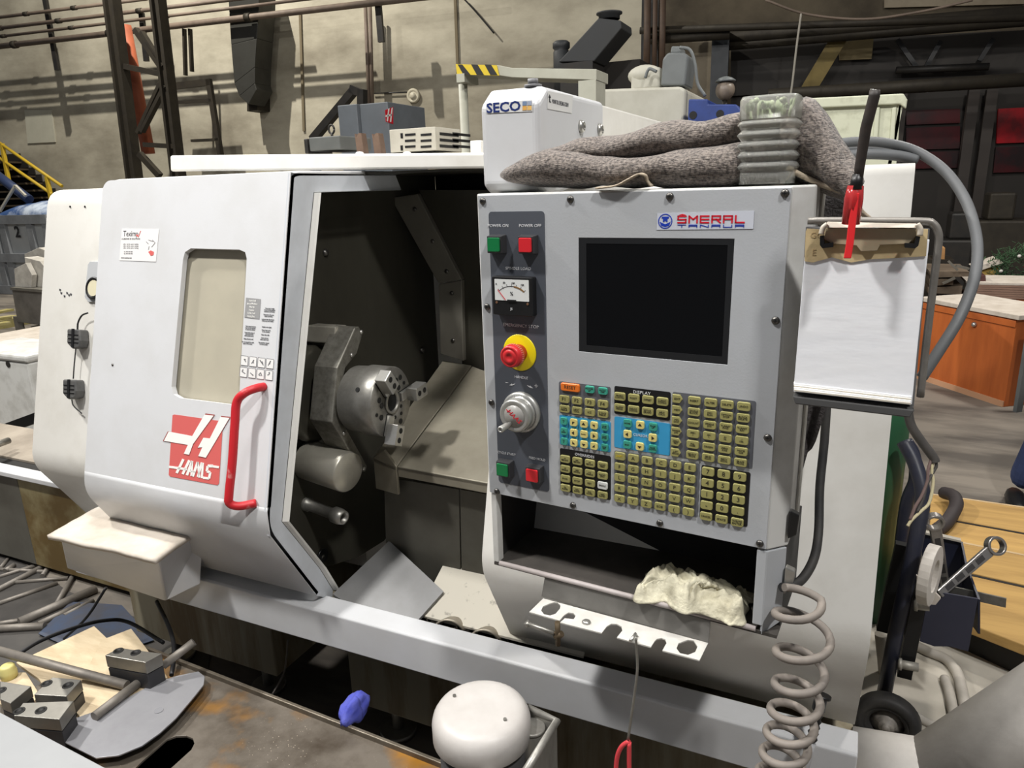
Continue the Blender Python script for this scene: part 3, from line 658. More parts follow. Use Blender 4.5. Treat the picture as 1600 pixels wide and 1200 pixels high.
# load meter
b = B(PF).prism([(.0745+x, -.174+y, .003) for x, y in rrect(.080, .068, .003)], (0, 0, .017)); mt = b.emit('load_meter', BLACK, pend, bevel=.0015)
B(PF).prism([(.0745+x, -.163+y, .0202) for x, y in rrect(.068, .037, .001)], (0, 0, .0006)).emit('meter_face', mat('meter_white', (214, 216, 214), .4), mt)
bb = B(PF); cxm, cym = .0745, -.196
for i in range(24):
    a0, a1 = math.radians(128-i*3.2), math.radians(128-(i+1)*3.2); ri, ro_ = .0395, .0405
    if i > 15: continue
    bb.prism([(cxm+r*math.cos(a), cym+r*math.sin(a), .021) for r, a in ((ri, a0), (ri, a1), (ro_, a1), (ro_, a0))], (0, 0, .0002))
for i in range(0, 25, 4):
    a = math.radians(128-i*3.2); bb.bar((cxm+.039*math.cos(a), cym+.039*math.sin(a), .0211), (cxm+.044*math.cos(a), cym+.044*math.sin(a), .0211), .0006, .0003)
bb.emit('scale_arc', INK, mt)
bb = B(PF)
for i in range(14, 24):
    a0, a1 = math.radians(128-i*3.2), math.radians(128-(i+1)*3.2)
    bb.prism([(cxm+r*math.cos(a), cym+r*math.sin(a), .021) for r, a in ((.0385, a0), (.0385, a1), (.041, a1), (.041, a0))], (0, 0, .0003))
bb.emit('red_zone', mat('olive_zone', (128, 96, 58), .5), mt)
bb = B(PF).bar((.047, -.163, .0215), (.062, -.1805, .0215), .0012, .0004); bb.emit('needle', LRED, mt)
B(PF).box((.066, -.182, .0205), (.083, -.1795, .0225)).emit('needle_hub', BLACK, mt)
for u in (.0435, .1055): B(PF).cyl((u, -.1855, .0202), (u, -.1855, .0212), .0022, n=10).emit('meter_screw', mat('brass_dull', (110, 80, 60), .4), mt)
text('%', LF(.0745, .169, .0212), .009, INK, mt); text('JS', LF(.073, .196, .0205), .006, LEG, mt)
for s_, u_ in (('0', .044), ('50', .060), ('100', .078), ('150', .096)): text(s_, LF(u_, .1505 if s_ in ('50', '100') else .153, .0212), .0045, INK, mt)
# emergency stop
c = PN(.0775, .2775, .003)
es = B().lathe(c, c-PB*.02, [(.0335, 0), (.0335, .0012), (.032, .002), (.0, .002)], 40).emit('emergency_stop', mat('stop_yellow', (226, 206, 18), .4), pend)
B().lathe(c-PB*.002, c-PB*.05, [(.016, 0), (.016, .012), (.018, .013), (.0205, .02), (.0205, .028), (.0195, .034), (.0165, .037), (.0155, .036), (.013, .036), (.0125, .0375), (.006, .038), (.005, .0365), (0, .0365)], 36).emit('stop_button', mat('stop_red', (190, 42, 46), .35), es)
bb = B()
for i in range(36):
    t = 2*math.pi*i/36; o_ = PU*math.cos(t)+UP*math.sin(t); bb.bar(c-PB*.021+o_*.0205, c-PB*.029+o_*.0205, .0012, .0012)
bb.emit('grip_ribs', mat('stop_red_pale', (205, 120, 112), .5), es)
# hand wheel
c = PN(.0790, .3885, .003); WH = mat('wheel_aluminium', (176, 176, 172), .35, metal=.55, dirt=(140, 138, 132), amount=.5, scale=30)
hw_ = B().lathe(c, c-PB*.06, [(.0385, 0), (.0385, .006), (.035, .009), (.029, .010), (.029, .014), (.031, .016), (.031, .028), (.0285, .031), (.0265, .0315), (.0225, .0300), (0, .0300)], 48).emit('hand_wheel', WH, pend)
B().lathe(c-PB*.0301, c-PB*.032, [(.0205, 0), (.0205, .0008), (0, .0008)], 36).emit('wheel_badge', mat('badge_grey', (150, 148, 144), .35), hw_)
bb = B()
for i in range(100):
    t = 2*math.pi*i/100; o_ = PU*math.cos(t)+UP*math.sin(t); L_ = .0045 if i % 10 else .007
    bb.bar(c-PB*.0098+o_*(.0375-.003), c-PB*.0098+o_*(.0375-.003-L_*.6), .0005, .0003)
bb.emit('wheel_ticks', INK, hw_)
ca, sa = math.cos(math.radians(-38)), math.sin(math.radians(-38))
text('HAAS', frame(c-PB*.0312, PU*ca+UP*sa, UP*ca-PU*sa, -PB), .0125, LRED, hw_, 1.05, shear=.25)
bb = B().bar(c-PB*.0313+(PU*ca+UP*sa)*-.019-(UP*ca-PU*sa)*.0005, c-PB*.0313+(PU*ca+UP*sa)*-.012-(UP*ca-PU*sa)*.0005, .0016, .0003, up=PB); bb.emit('badge_bar', LRED, hw_)
k0 = c-PB*.030-UP*.016-PU*.009
B().lathe(k0, k0-PB*.04, [(.0045, 0), (.0045, .008), (.0058, .010), (.0064, .034), (.005, .036), (.0035, .036), (.003, .033), (0, .033)], 18).emit('crank_knob', WH, hw_)
# face screws
for u, v in ((.012, .0125), (.180, .0125), (.346, .0115), (.512, .0105), (.511, .192), (.511, .375), (.510, .5555), (.344, .5555), (.180, .5555), (.018, .559), (.0125, .198), (.0135, .379)):
    c_ = PN(u, v, .0025); sc = B().lathe(c_, c_-PB*.006, [(.0062, 0), (.0058, .002), (.0035, .0038), (0, .0042)], 16).emit('face_screw', SCREW, pend)
    b = B(PF).box((u-.003, -v-.0006, .0058), (u+.003, -v+.0006, .0068)).box((u-.0006, -v-.003, .0058), (u+.0006, -v+.003, .0068)); b.emit('screw_slot', BLACK, sc)
# keypad fields
KG = mat('keypad_slate', (92, 94, 100), .5); KB = mat('keypad_black', (20, 20, 22), .45); KC = mat('keypad_cyan', (56, 152, 200), .5)
def field(u0, v0, u1, v1, m, name='keypad_field'):
    return B(PF).prism([((u0+u1)/2+x, -(v0+v1)/2+y, .0026) for x, y in rrect(u1-u0, v1-v0, .003)], (0, 0, .0005)).emit(name, m, pend)
f1 = field(.155, .3225, .252, .3805, KG); f2 = field(.155, .3845, .253, .4405, KC); f3 = field(.155, .4475, .2535, .5305, KB)
f4 = field(.259, .3195, .3565, .3685, KB); f5 = field(.2595, .3735, .358, .4295, KC); f6 = field(.3595, .3185, .4905, .4295, KG)
f7 = field(.2600, .4355, .4085, .5305, KG); f8 = field(.4115, .4365, .489, .5310, KB)
text('DISPLAY', LF(.3075, .3262, .0034), .0075, LEG, f4, 1.1); text('OVERRIDES', LF(.2035, .4545, .0034), .0068, LEG, f3, 1.1); text('CURSOR', LF(.3065, .4015, .0034), .0065, LEG, f5)
KY = mat('key_khaki', (152, 148, 94), .45, dirt=(140, 132, 76), amount=.5, scale=40); KYL = mat('key_cream', (214, 200, 124), .45); KGN = mat('key_green', (58, 148, 128), .45); KOR = mat('key_orange', (222, 112, 34), .45)
KWH = mat('key_white', (205, 206, 204), .45); KINK = mat('key_ink', (40, 38, 30), .6)
KMESH = {}
def key(u, v, w, h, m, legend, lab=None, shape=None, size=None, ink=None):
    kk = (round(w, 4), round(h, 4), m.name, shape)
    if kk not in KMESH:
        b = B()
        if shape == 'tag':
            o = [(-w/2, -h/2), (w/2-.004, -h/2), (w/2, 0), (w/2-.004, h/2), (-w/2, h/2)]
        else: o = rrect(w, h, .0028, 2)
        def loop(k, z): return [(x*k, y*(1-(1-k)*w/h), z) for x, y in o]
        n_ = len(o); vs = loop(1, 0)+loop(1, .0022)+loop(.93, .0034); fs = []
        for r in range(2):
            for i in range(n_): fs.append((r*n_+i, r*n_+(i+1) % n_, (r+1)*n_+(i+1) % n_, (r+1)*n_+i))
        fs.append(list(range(2*n_, 3*n_))); b.add(vs, fs)
        me = bpy.data.meshes.new('key'); 
        R3 = Matrix((PU, UP, -PB)).transposed()
        me.from_pydata([R3 @ p for p in b.v], [], b.f); me.materials.append(m); KMESH[kk] = me
    o = bpy.data.objects.new('key', KMESH[kk]); COL.objects.link(o); o.parent = pend; o.location = PN(u, v, .0031)-ROOTLOC[pend.name]
    if lab: o['label'] = lab
    KEYTXT.append((o, u, v, w, h, legend, size, ink))
    return o
KEYTXT = []
us = (.166, .190, .2145, .2388)
key(.1775, .331, .036, .0145, KOR, 'RESET', 'orange reset key', size=.0085)
key(.2145, .3305, .017, .0125, KGN, 'POWER\nUP', 'green power-up key'); key(.2388, .3305, .017, .0125, KGN, 'AUTO\nOFF', 'green auto-off key')
for u, s in zip(us, ('F1', 'F2', 'F3', 'F4')): key(u, .3535, .019, .0135, KY, s, size=.009)
for u, s in zip(us, ('X DIA\nMESUR', 'NEXT\nTOOL', 'X/Z', 'Z FACE\nMESUR')): key(u, .3715, .019, .0135, KY, s)
uj = (.1645, .1835, .2032, .2225, .2425); vj = (.3945, .4135, .4325)
for r, row in enumerate((('TS\n<', 'nw', 'up', 'ne', 'CHIP\nFWD'), ('TS\nRAPID', 'le', 'RAPID', 'ri', 'CHIP\nSTOP'), ('TS\n>', 'sw', 'dn', 'se', 'CHIP\nREV'))):
    for c_, s in enumerate(row):
        if c_ in (0, 4): key(uj[c_], vj[r], .013, .0135, KGN, s, size=.0036)
        else: key(uj[c_], vj[r], .0138, .0135, KYL, s, size=.0036)
vo = (.4665, .4855, .5045, .5228)
for r, row in enumerate((('-10\nFEED RATE', '100%\nFEED RATE', '+10\nFEED RATE', 'HAND\nFEED'), ('-10\nSPINDLE', '100%\nSPINDLE', '+10\nSPINDLE', 'HAND\nSPIN'), ('FWD', 'STOP', 'REV', 'SPINDLE'), ('5%\nRAPID', '25%\nRAPID', '50%\nRAPID', '100%\nRAPID'))):
    for u, s in zip(us, row): key(u, vo[r], .019, .0138, KWH if s == 'SPINDLE' else KY, s, 'white spindle key' if s == 'SPINDLE' else None)
ud = (.2695, .2942, .3188, .3435)
for v, row in ((.3365, ('PRGRM\nCONVRS', 'POSIT', 'OFFSET', 'CURNT\nCOMDS')), (.3565, ('ALARM\nMESGS', 'PARAM\nDGNOS', 'SETNG\nGRAPH', 'HELP\nCALC'))):
    for u, s in zip(ud, row): key(u, v, .0195, .0140, KY, s)
for u, v, s, m in ((.284, .382, 'HOME', KGN), (.3063, .382, 'up', KYL), (.329, .382, 'PAGE\nUP', KGN), (.284, .4015, 'le', KYL), (.3285, .4015, 'ri', KYL), (.284, .4205, 'END', KGN), (.3063, .4205, 'dn', KYL), (.329, .4205, 'PAGE\nDOWN', KGN)):
    key(u, v, .0142, .0138, m, s, size=.0038)
vm = (.3287, .3473, .3658, .3843, .4028, .4213)
rows = (('EDIT', 'INSERT', 'ALTER', 'DELETE', 'UNDO'), ('MEM', 'SINGLE\nBLOCK', 'DRY\nRUN', 'OPTION\nSTOP', 'BLOCK\nDELETE'), ('MDI\nDNC', 'COOLNT', 'SPINDLE\nJOG', 'TURRET\nFWD', 'TURRET\nREV'), ('HANDLE\nJOG', '.0001\n.1', '.001\n1.', '.01\n10.', '.1\n100.'), ('ZERO\nRET', 'ALL\nAXES', 'ORIGIN', 'ZERO\nAXIS', 'HOME\nG28'), ('LIST\nPROG', 'SELECT\nPROG', 'SEND\nRS232', 'RECV\nRS232', 'ERASE\nPROG'))
for v, row in zip(vm, rows):
    for i, (u, s) in enumerate(zip((.3685, .396, .422, .4475, .473), row)): key(u, v, .0165 if i == 0 else .020, .0138, KY, s, None, 'tag' if i == 0 else None)
letters = ['SHIFT']+[chr(65+i) for i in range(26)]+['EOB', '(', ')']
for i, s in enumerate(letters): key(.2708+.02445*(i % 6), .4437+.0199*(i//6), .0192, .0140, KY, s, size=.009 if len(s) == 1 else .0058, ink='y' if s == 'SHIFT' else None)
nums = ('7', '8', '9', '4', '5', '6', '1', '2', '3', '-', '0', '.', 'CANCEL', 'SPACE', 'WRITE\nENTER')
for i, s in enumerate(nums): key(.4228+.0252*(i % 3), .4458+.0198*(i//3), .0198, .0145, KY, s, size=.011 if len(s) == 1 else .0052)
KMUST = mat('ink_mustard', (205, 180, 20), .5)
TRI = {'up': 90, 'dn': -90, 'le': 180, 'ri': 0, 'nw': 135, 'ne': 45, 'sw': 225, 'se': 315}
for o, u, v, w, h, s, size, ink in KEYTXT:
    if s in TRI:
        a = math.radians(TRI[s]); ca_, sa_ = math.cos(a), math.sin(a)
        if len(s) == 2 and TRI[s] % 90: pts = [(.0028, 0), (-.0008, .0034), (-.0008, -.0034)]
        else: pts = [(.0034, 0), (-.0014, .0034), (-.0014, -.0034)]
        B(PF).prism([(u+x*ca_-y*sa_, -v+x*sa_+y*ca_, .0067) for x, y in pts], (0, 0, .0003)).emit('arrow_mark', KINK, o)
    else:
        sz = size or (.0042 if '\n' in s else .0048)
        wmax = max(len(q) for q in s.split('\n'))*sz*.66; xs = min(1.0, (w-.003)/wmax)
        text(s, LF(u, v, .0066), sz, KMUST if ink else KINK, o, xs if len(s) > 2 else 1, name='key_legend')
# side hinge strip and catches on the right side of the pendant
b = B(PF).box((.5485, -.565, -.115), (.5515, -.004, -.085)); b.emit('side_gasket', mat('gasket_pale', (196, 194, 186), .5, dirt=(120, 110, 95), amount=.5, scale=30), pend)
for v in (.50, .60): 
    b = B(PF).prism([(.548, -v, -.02), (.548, -v-.05, -.02), (.560, -v-.045, -.03), (.562, -v-.01, -.03)], (0, 0, -.014)); b.emit('side_catch', CHROME if v > .55 else BLACK, pend, bevel=.002)
# --- open tray under the screen
TG = PENDW
b = B(PF)
b.prism([(.506, -.568, .001), (.506, -.705, .001), (.506, -.705, -.03), (.506, -.568, -.03)], (.016, 0, 0))
b.prism([(.522, -.568, .001), (.5475, -.568, -.028), (.5475, -.705, -.028), (.522, -.722, .001)], (-.004, 0, -.004))
b.emit('tray_post', PEND, pend, bevel=.0015)
b = B(PF).box((.002, -.715, -.02), (.014, -.566, 0)); b.emit('tray_post', PENDW, pend, bevel=.0015)
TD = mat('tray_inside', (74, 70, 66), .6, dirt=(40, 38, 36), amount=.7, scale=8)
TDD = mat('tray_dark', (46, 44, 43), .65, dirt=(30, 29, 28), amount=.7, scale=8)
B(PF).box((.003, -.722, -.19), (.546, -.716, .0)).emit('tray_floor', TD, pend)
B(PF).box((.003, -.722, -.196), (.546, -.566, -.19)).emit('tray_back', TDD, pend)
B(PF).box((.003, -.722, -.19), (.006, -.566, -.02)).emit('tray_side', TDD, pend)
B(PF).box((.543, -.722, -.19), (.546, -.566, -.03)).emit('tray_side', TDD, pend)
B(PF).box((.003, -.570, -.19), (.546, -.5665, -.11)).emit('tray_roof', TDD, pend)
B(PF).tube([(.016, -.716, -.001), (.512, -.714, -.001)], .005, 10).emit('tray_lip', mat('lip_paint', (176, 168, 166), .45, dirt=(130, 120, 116), amount=.5, scale=12), pend)
pr_ = B(PF).box((.045, -.640, -.1895), (.46, -.572, -.189)).emit('printed_sheet', mat('sheet_grey', (92, 90, 86), .6), pend)
b = B(PF); rr = random.Random(11)
for c_ in range(6):
    for r in range(13):
        x0 = .05+c_*.068; L_ = rr.uniform(.03, .058); y = -.578-r*.0047
        b.box((x0, y-.0008, -.1889), (x0+L_, y+.0006, -.1887))
b.emit('printed_lines', mat('pale_print', (150, 147, 140), .6), pr_)
# --- slotted tool rack under the tray
zr = onP(850, 933, P0, PB).z
tl, tr_ = onP(851, 903, P0, PB), onP(1110, 968, P0, PB); bl, br_ = onP(846, 934, P0, PB), onP(1107, 1004, P0, PB)
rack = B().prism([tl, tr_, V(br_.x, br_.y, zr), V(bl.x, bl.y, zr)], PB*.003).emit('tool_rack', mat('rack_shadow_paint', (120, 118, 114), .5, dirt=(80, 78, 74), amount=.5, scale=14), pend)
rz = lambda px, py: onZ(px, py, zr)
fl = z4([(200, 135), (290, 155), (310, 172), (1245, 400), (1215, 420), (1172, 528), (940, 465), (965, 420), (960, 400), (940, 388), (910, 392), (895, 405), (868, 445), (655, 385), (690, 345), (688, 318), (660, 300), (620, 298), (595, 312), (560, 355), (300, 292), (335, 262), (360, 265), (390, 268), (396, 245), (380, 230), (350, 230), (325, 245), (300, 275), (110, 225)], 800, 900)
fl = [rz(*p) for p in z4([(195, 140), (1225, 418), (1172, 526), (940, 465), (966, 418), (958, 396), (935, 387), (905, 393), (890, 408), (868, 443), (655, 384), (690, 340), (684, 315), (655, 299), (620, 298), (592, 314), (560, 355), (385, 312), (300, 290), (330, 264), (385, 270), (398, 248), (384, 232), (352, 228), (325, 245), (296, 278), (108, 224)], 800, 900)]
h1 = [rz(*p) for p in z4([(268, 130), (285, 132), (290, 155), (303, 180), (300, 200), (275, 235), (240, 248), (200, 240), (180, 215), (190, 190), (240, 165), (262, 150)], 800, 900)]
h1 = [rz(*p) for p in z4([(262, 164), (285, 165), (303, 182), (300, 203), (272, 236), (238, 247), (200, 239), (182, 216), (192, 190), (235, 172)], 800, 900)]
h2 = [rz(*p) for p in z4([(1100, 398), (1135, 402), (1160, 440), (1145, 475), (1100, 493), (1050, 482), (1028, 452), (1040, 420)], 800, 900)]
flange = B().plate(fl, [h1, h2], (0, 0, -.0025)).emit('slotted_flange', mat('rack_enamel', (206, 204, 198), .4, dirt=(150, 145, 138), amount=.5, scale=14), rack)
c = rz(916, 973); B().lathe(c, c+V(0, 0, .01), [(.008, 0), (.008, .003), (.005, .005), (0, .005)], 14).emit('rack_screw', CHROME, flange)
b = B().tube([rz(985, 1004)+V(0, 0, .003), rz(993, 995)+V(0, 0, .006), rz(996, 994)+V(0, 0, -.003)], .003, 8); b.emit('rack_hook', CHROME, flange)

# ================================================================ things on and around the pendant
# dangling hook rod with red grip
h0 = rz(995, 1002)+V(0, -.004, -.004)
rodY = h0.y
rod = thing('hook_rod', 'thin steel hook rod with red grip dangling from slotted rack', 'hook', onY(975, 1195, rodY)-V(0, 0, .05))
e = onY(981, 1157, rodY-.01)
B().tube(smooth_path([h0+V(0, 0, .012), h0, onY(996, 1045, rodY), onY(990, 1095, rodY-.005), e], 6), .0024, 8).emit('rod', STEEL, rod)
g = smooth_path([onY(983, 1158, rodY-.01), onY(971, 1167, rodY-.01), onY(964, 1185, rodY-.01), onY(963, 1215, rodY-.01), onY(972, 1225, rodY-.01), onY(982, 1215, rodY-.01), onY(983, 1185, rodY-.01), onY(983, 1160, rodY-.01)], 5)
B().tube(g, .0042, 10).emit('grip', mat('red_dip', (205, 66, 72), .45), rod)
# small key clamp hanging at the rack's left
kt = thing('clamp_screw', 'small dark steel T-handled clamp hanging at left of slotted rack', 'clamp', rz(870, 985)-V(0, 0, .07))
zc = rz(868, 985)-V(0, -.015, .018)
yk = zc.y
b = B().tube([onY(825, 975, yk), onY(866, 989, yk)], .0042, 10).tube([onY(822, 972, yk), onY(826, 978, yk)], .0055, 10); b.emit('handle', STEEL, kt)
b = B().tube([onY(871, 972, yk), onY(872, 1008, yk)], .0052, 10).tube([onY(868, 996, yk), onY(878, 990, yk)], .006, 10).tube([onY(866, 988, yk), onY(878, 996, yk)], .003, 8); b.emit('screw', mat('rusty_steel', (96, 84, 66), .55, metal=.6, dirt=(60, 44, 30), amount=.6, scale=60), kt)
# crumpled rag in the tray
def ragf(u, v):
    p = (PN(.30, .712, -.002)*(1-u)+PN(.492, .712, -.002)*u)
    q = p+PB*(.11*v-.012)+V(0, 0, .0)
    h_ = .036*math.sin(math.pi*min(1, v*1.2))**.7*(.55+.45*math.sin(math.pi*u))+.024*mnoise.noise(V(u*5, v*4, 3))+.02*abs(mnoise.noise(V(u*11, v*8, 7)))+.010*abs(mnoise.noise(V(u*22, v*15, 5)))
    edge = min(u, 1-u, v, 1-v); q.z += max(h_, .001)*min(1, edge*9)+.003
    q += PU*(.03*mnoise.noise(V(u*4, v*4, 1)))+PB*(.02*mnoise.noise(V(u*5, v*3, 9)))
    return q
RAG = mat('oily_cream_rag', (212, 207, 184), .85, dirt=(120, 112, 88), amount=.7, scale=22, bump=.3, bscale=120)
r_ = B().grid(ragf, 60, 36).emit('cloth_rag', RAG, None, solid=.003); tag(r_, 'crumpled cream cotton rag lying in the pendant tray', 'rag')
# ---------------- towel over the pendant
def terry():
    m = mat('grey_terry', (134, 124, 116), .95, dirt=(52, 46, 44), amount=.9, scale=210, sharp=.14, centre=.5, detail=2)
    nt = m.node_tree; N = nt.nodes; L = nt.links; b = N['Principled BSDF']
    tc = N.new('ShaderNodeTexCoord'); mp = N.new('ShaderNodeMapping'); mp.inputs['Scale'].default_value = (60, 60, 260); mp.inputs['Rotation'].default_value = (0, .25, 0)
    nz = N.new('ShaderNodeTexNoise'); nz.inputs['Scale'].default_value = 2.2; nz.inputs['Detail'].default_value = 3
    L.new(tc.outputs['Object'], mp.inputs['Vector']); L.new(mp.outputs['Vector'], nz.inputs['Vector'])
    bp = N.new('ShaderNodeBump'); bp.inputs['Strength'].default_value = .9; bp.inputs['Distance'].default_value = .004
    L.new(nz.outputs['Fac'], bp.inputs['Height']); L.new(bp.outputs['Normal'], b.inputs['Normal'])
    b.inputs['Sheen Weight'].default_value = .3
    return m
TERRY = terry()
def roll(bd, path, ry, rz, n=26):        # path of (point, k) with elliptical section, soft folds
    pts = smooth_path([p for p, a, c in path], 8); A = smooth_path([V(a, c, 0) for p, a, c in path], 8)
    vs = []; fs = []; m = len(pts)
    for i, (p, ac) in enumerate(zip(pts, A)):
        for k in range(n):
            t = 2*math.pi*k/n; d = V(0, -math.cos(t)*ac.x, math.sin(t)*ac.y)
            q = p+d; nn = mnoise.noise(q*22)*.006+mnoise.noise(V(q.x*9, q.y*9, q.z*30))*.005
            vs.append(q+d.normalized()*nn if d.length > .002 else q)
    for i in range(m-1):
        for k in range(n): fs.append((i*n+k, i*n+(k+1) % n, (i+1)*n+(k+1) % n, (i+1)*n+k))
    bd.add(vs, fs, True); o = len(bd.v)-len(vs)
    bd.f += [[o+k for k in range(n)][::-1], [o+(m-1)*n+k for k in range(n)]]; bd.sm += [True, True]; bd.mi += [0, 0]
def tY(px, py, d=-.05): return onP(px, py, P0-PB*d, PB)
tw = thing('towel', 'folded grey-brown terry towel draped over the top of the pendant', 'towel', tY(1050, 290, -.06))
b = B()
roll(b, [(tY(786, 274), .012, .006), (tY(806, 272), .035, .017), (tY(850, 264), .05, .030), (tY(905, 264), .052, .029), (tY(970, 268), .05, .025), (tY(1050, 264), .05, .028), (tY(1130, 258), .05, .033), (tY(1175, 256, -.075), .05, .034), (tY(1215, 256, -.14), .048, .034), (tY(1262, 262, -.13), .045, .03)], 0, 0)
roll(b, [(tY(840, 246, -.085), .03, .008), (tY(900, 237, -.085), .045, .018), (tY(960, 235, -.085), .05, .021), (tY(1030, 222, -.085), .05, .027), (tY(1090, 218, -.085), .05, .025), (tY(1150, 208, -.10), .05, .024), (tY(1190, 198, -.135), .045, .030), (tY(1225, 190, -.14), .045, .034), (tY(1250, 186, -.13), .04, .036), (tY(1272, 196, -.11), .03, .03)], 0, 0)
b.emit('folded_towel', TERRY, tw)
def drape(u, v):     # u along the top edge from peak to the right low corner, v down/back
    top = [(1228, 186), (1262, 162), (1282, 186), (1305, 226), (1330, 262), (1337, 288)]
    bot = [(1215, 262), (1232, 262), (1252, 272), (1285, 288), (1318, 300), (1334, 304)]
    f = u*(len(top)-1); i = min(int(f), len(top)-2); t = f-i
    a = (top[i][0]*(1-t)+top[i+1][0]*t, top[i][1]*(1-t)+top[i+1][1]*t); c = (bot[i][0]*(1-t)+bot[i+1][0]*t, bot[i][1]*(1-t)+bot[i+1][1]*t)
    x = a[0]*(1-v)+c[0]*v; y = a[1]*(1-v)+c[1]*v
    d = -.11+.045*math.sin(math.pi*v)+.03*u+.012*mnoise.noise(V(u*5, v*4, 2))
    return tY(x, y, d)
b = B().grid(drape, 26, 16); b.emit('towel_drape', TERRY, tw, solid=.012)
def tail(u, v):
    top = [(1230, 262), (1262, 285), (1338, 298)]; bot = [(1238, 742), (1252, 742), (1275, 662)]
    f = u*2; i = min(int(f), 1); t = f-i
    mid = [(1240, 520), (1275, 520), (1312, 560)]
    def L_(q): return V(q[i][0]*(1-t)+q[i+1][0]*t, q[i][1]*(1-t)+q[i+1][1]*t, 0)
    a, m_, c = L_(top), L_(mid), L_(bot)
    p = a*(1-v)**2+m_*2*v*(1-v)+c*v*v
    return tY(p.x, p.y, -.165+.01*math.sin(u*7))
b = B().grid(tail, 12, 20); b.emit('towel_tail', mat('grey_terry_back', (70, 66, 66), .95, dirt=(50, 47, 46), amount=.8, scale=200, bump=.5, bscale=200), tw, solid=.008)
HEM = mat('towel_hem', (176, 162, 142), .9, bump=.3, bscale=300)
B().tube(smooth_path([tY(1231, 262, -.05), tY(1250, 273, -.05), tY(1285, 289, -.05), tY(1320, 301, -.055), tY(1334, 310, -.06), tY(1345, 330, -.07), tY(1358, 342, -.08)], 6), .004, 8).emit('hem', HEM, tw)
b = B()
lpth = smooth_path([tY(930, 293, .01), tY(960, 289, .015), tY(980, 279, .015), tY(996, 271, .012), tY(1008, 274, .006), tY(1012, 283, .0), tY(1018, 290, .0)], 6)
vs = []
for p in lpth: vs += [p, p-PB*-.014+V(0, 0, .001)]
b.add(vs, [(2*i, 2*i+1, 2*i+3, 2*i+2) for i in range(len(lpth)-1)], True); b.emit('hanging_loop', HEM, tw, solid=.003)

# ---------------- clear bellows cup
c0 = PN(.478, 0, -.043); cup = thing('bellows_cup', 'clear ribbed plastic cup standing on the pendant beside the towel', 'cup', c0+V(0, 0, .003))
CL = mat('clear_plastic', (236, 236, 230), .14, trans=.8, ior=1.18, spec=.8)
def rsq(r, z, n=40, p=4):
    out = []
    for i in range(n):
        t = 2*math.pi*i/n; c_, s_ = math.cos(t), math.sin(t); k = (abs(c_)**p+abs(s_)**p)**(-1/p)
        out.append(c0+PU*(r*k*c_)-PB*(-r*k*s_)+UP*z)
    return out
def stack(prof, n=40):
    b = B(); vs = []; 
    for r, z in prof: vs += rsq(r, z, n)
    fs = [(k*n+i, k*n+(i+1) % n, (k+1)*n+(i+1) % n, (k+1)*n+i) for k in range(len(prof)-1) for i in range(n)]
    b.add(vs, fs, True); return b
prof = [(.036, .003), (.037, .018)]
for k in range(5):
    z = .02+k*.0145; prof += [(.036, z), (.0395, z+.005), (.0415, z+.0075), (.0395, z+.010), (.0365, z+.013)]
prof += [(.0375, .093)]
stack(prof).emit('bellows', CL, cup, solid=.0012)
stack([(.040, .092), (.0405, .118), (.038, .123), (.030, .1235)]).emit('cup_cap', CL, cup, solid=.0015)
bb = B(); rr = random.Random(5)
for k in range(60):
    p = c0+PU*rr.uniform(-.03, .03)+PB*rr.uniform(-.03, .02)+UP*rr.uniform(.108, .119); bb.ball(p, rr.uniform(.002, .0045), 7, 4)
tag(bb.emit('green_granules', mat('green_granule', (120, 146, 92), .5, dirt=(220, 224, 200), amount=.9, scale=60), cup), kind='stuff')

# ---------------- clipboard holder with papers, hung beside the pendant
CY = 1.075
k_ = lambda px, py, o=0: onY(px, py, CY-o)
cb = thing('clipboard', 'white paper pad on a clipboard with wire clip right of the pendant', 'clipboard', k_(1340, 632))
BOARD = mat('board_grey', (108, 108, 108), .45); PAPER = mat('white_paper', (244, 245, 248), .7, dirt=(226, 228, 234), amount=.7, scale=8, bump=.1, bscale=10, stretch=(1, 1, 3))
tl_, tr2, br2, bl2 = k_(1259, 354), k_(1453, 357), k_(1428, 636), k_(1242, 615)
B().prism([tl_, tr2, br2, bl2], (0, .005, 0)).emit('backing_board', BOARD, cb, bevel=.001)
b = B()
q0, q1 = k_(1240, 613), k_(1428, 634)
b.prism([q0, q1, q1+V(-.004, 0, -.012), q0+V(.004, 0, -.012)], (0, -.02, 0)); b.emit('bottom_ledge', mat('ledge_dark', (78, 78, 78), .4), cb, bevel=.002)
for i in range(4):
    o = .001+i*.0035; dx = (-1.0, .6, -.4, 0)[i]; dy = (3, 1.5, 2, 0)[i]
    B().prism([k_(1258+dx, 402, o), k_(1453+dx, 374, o) if i == 0 else k_(1449+dx, 374, o), k_(1424+dx, 629+dy, o), k_(1241+dx, 608+dy, o)], (0, -.0032, 0)).emit('paper_sheet', PAPER, cb)
for i in range(4):
    o = .016+.002*i; y = 3.2*i
    B().prism([k_(1240+i*.3, 599+y, o), k_(1424-i*.3, 620+y, o), k_(1424-i*.3, 622.6+y, o), k_(1240+i*.3, 601.6+y, o)], (0, .012, 0)).emit('curled_sheet_edge', mat('sheet_edge_cream', (212, 206, 194), .7, dirt=(160, 152, 138), amount=.5, scale=20) if i % 2 else PAPER, cb)
BROWN = mat('brown_paper', (204, 184, 142), .75, dirt=(160, 136, 96), amount=.6, scale=14, bump=.15, bscale=30)
tp = [(1259, 362), (1261, 357), (1300, 360), (1350, 357), (1400, 355), (1450, 358), (1447, 400), (1400, 403), (1360, 405), (1330, 410), (1300, 402), (1270, 410), (1257, 408)]
bp_ = B().prism([k_(*p, .0155) for p in tp], (0, -.001, 0)).emit('torn_brown_strip', BROWN, cb)
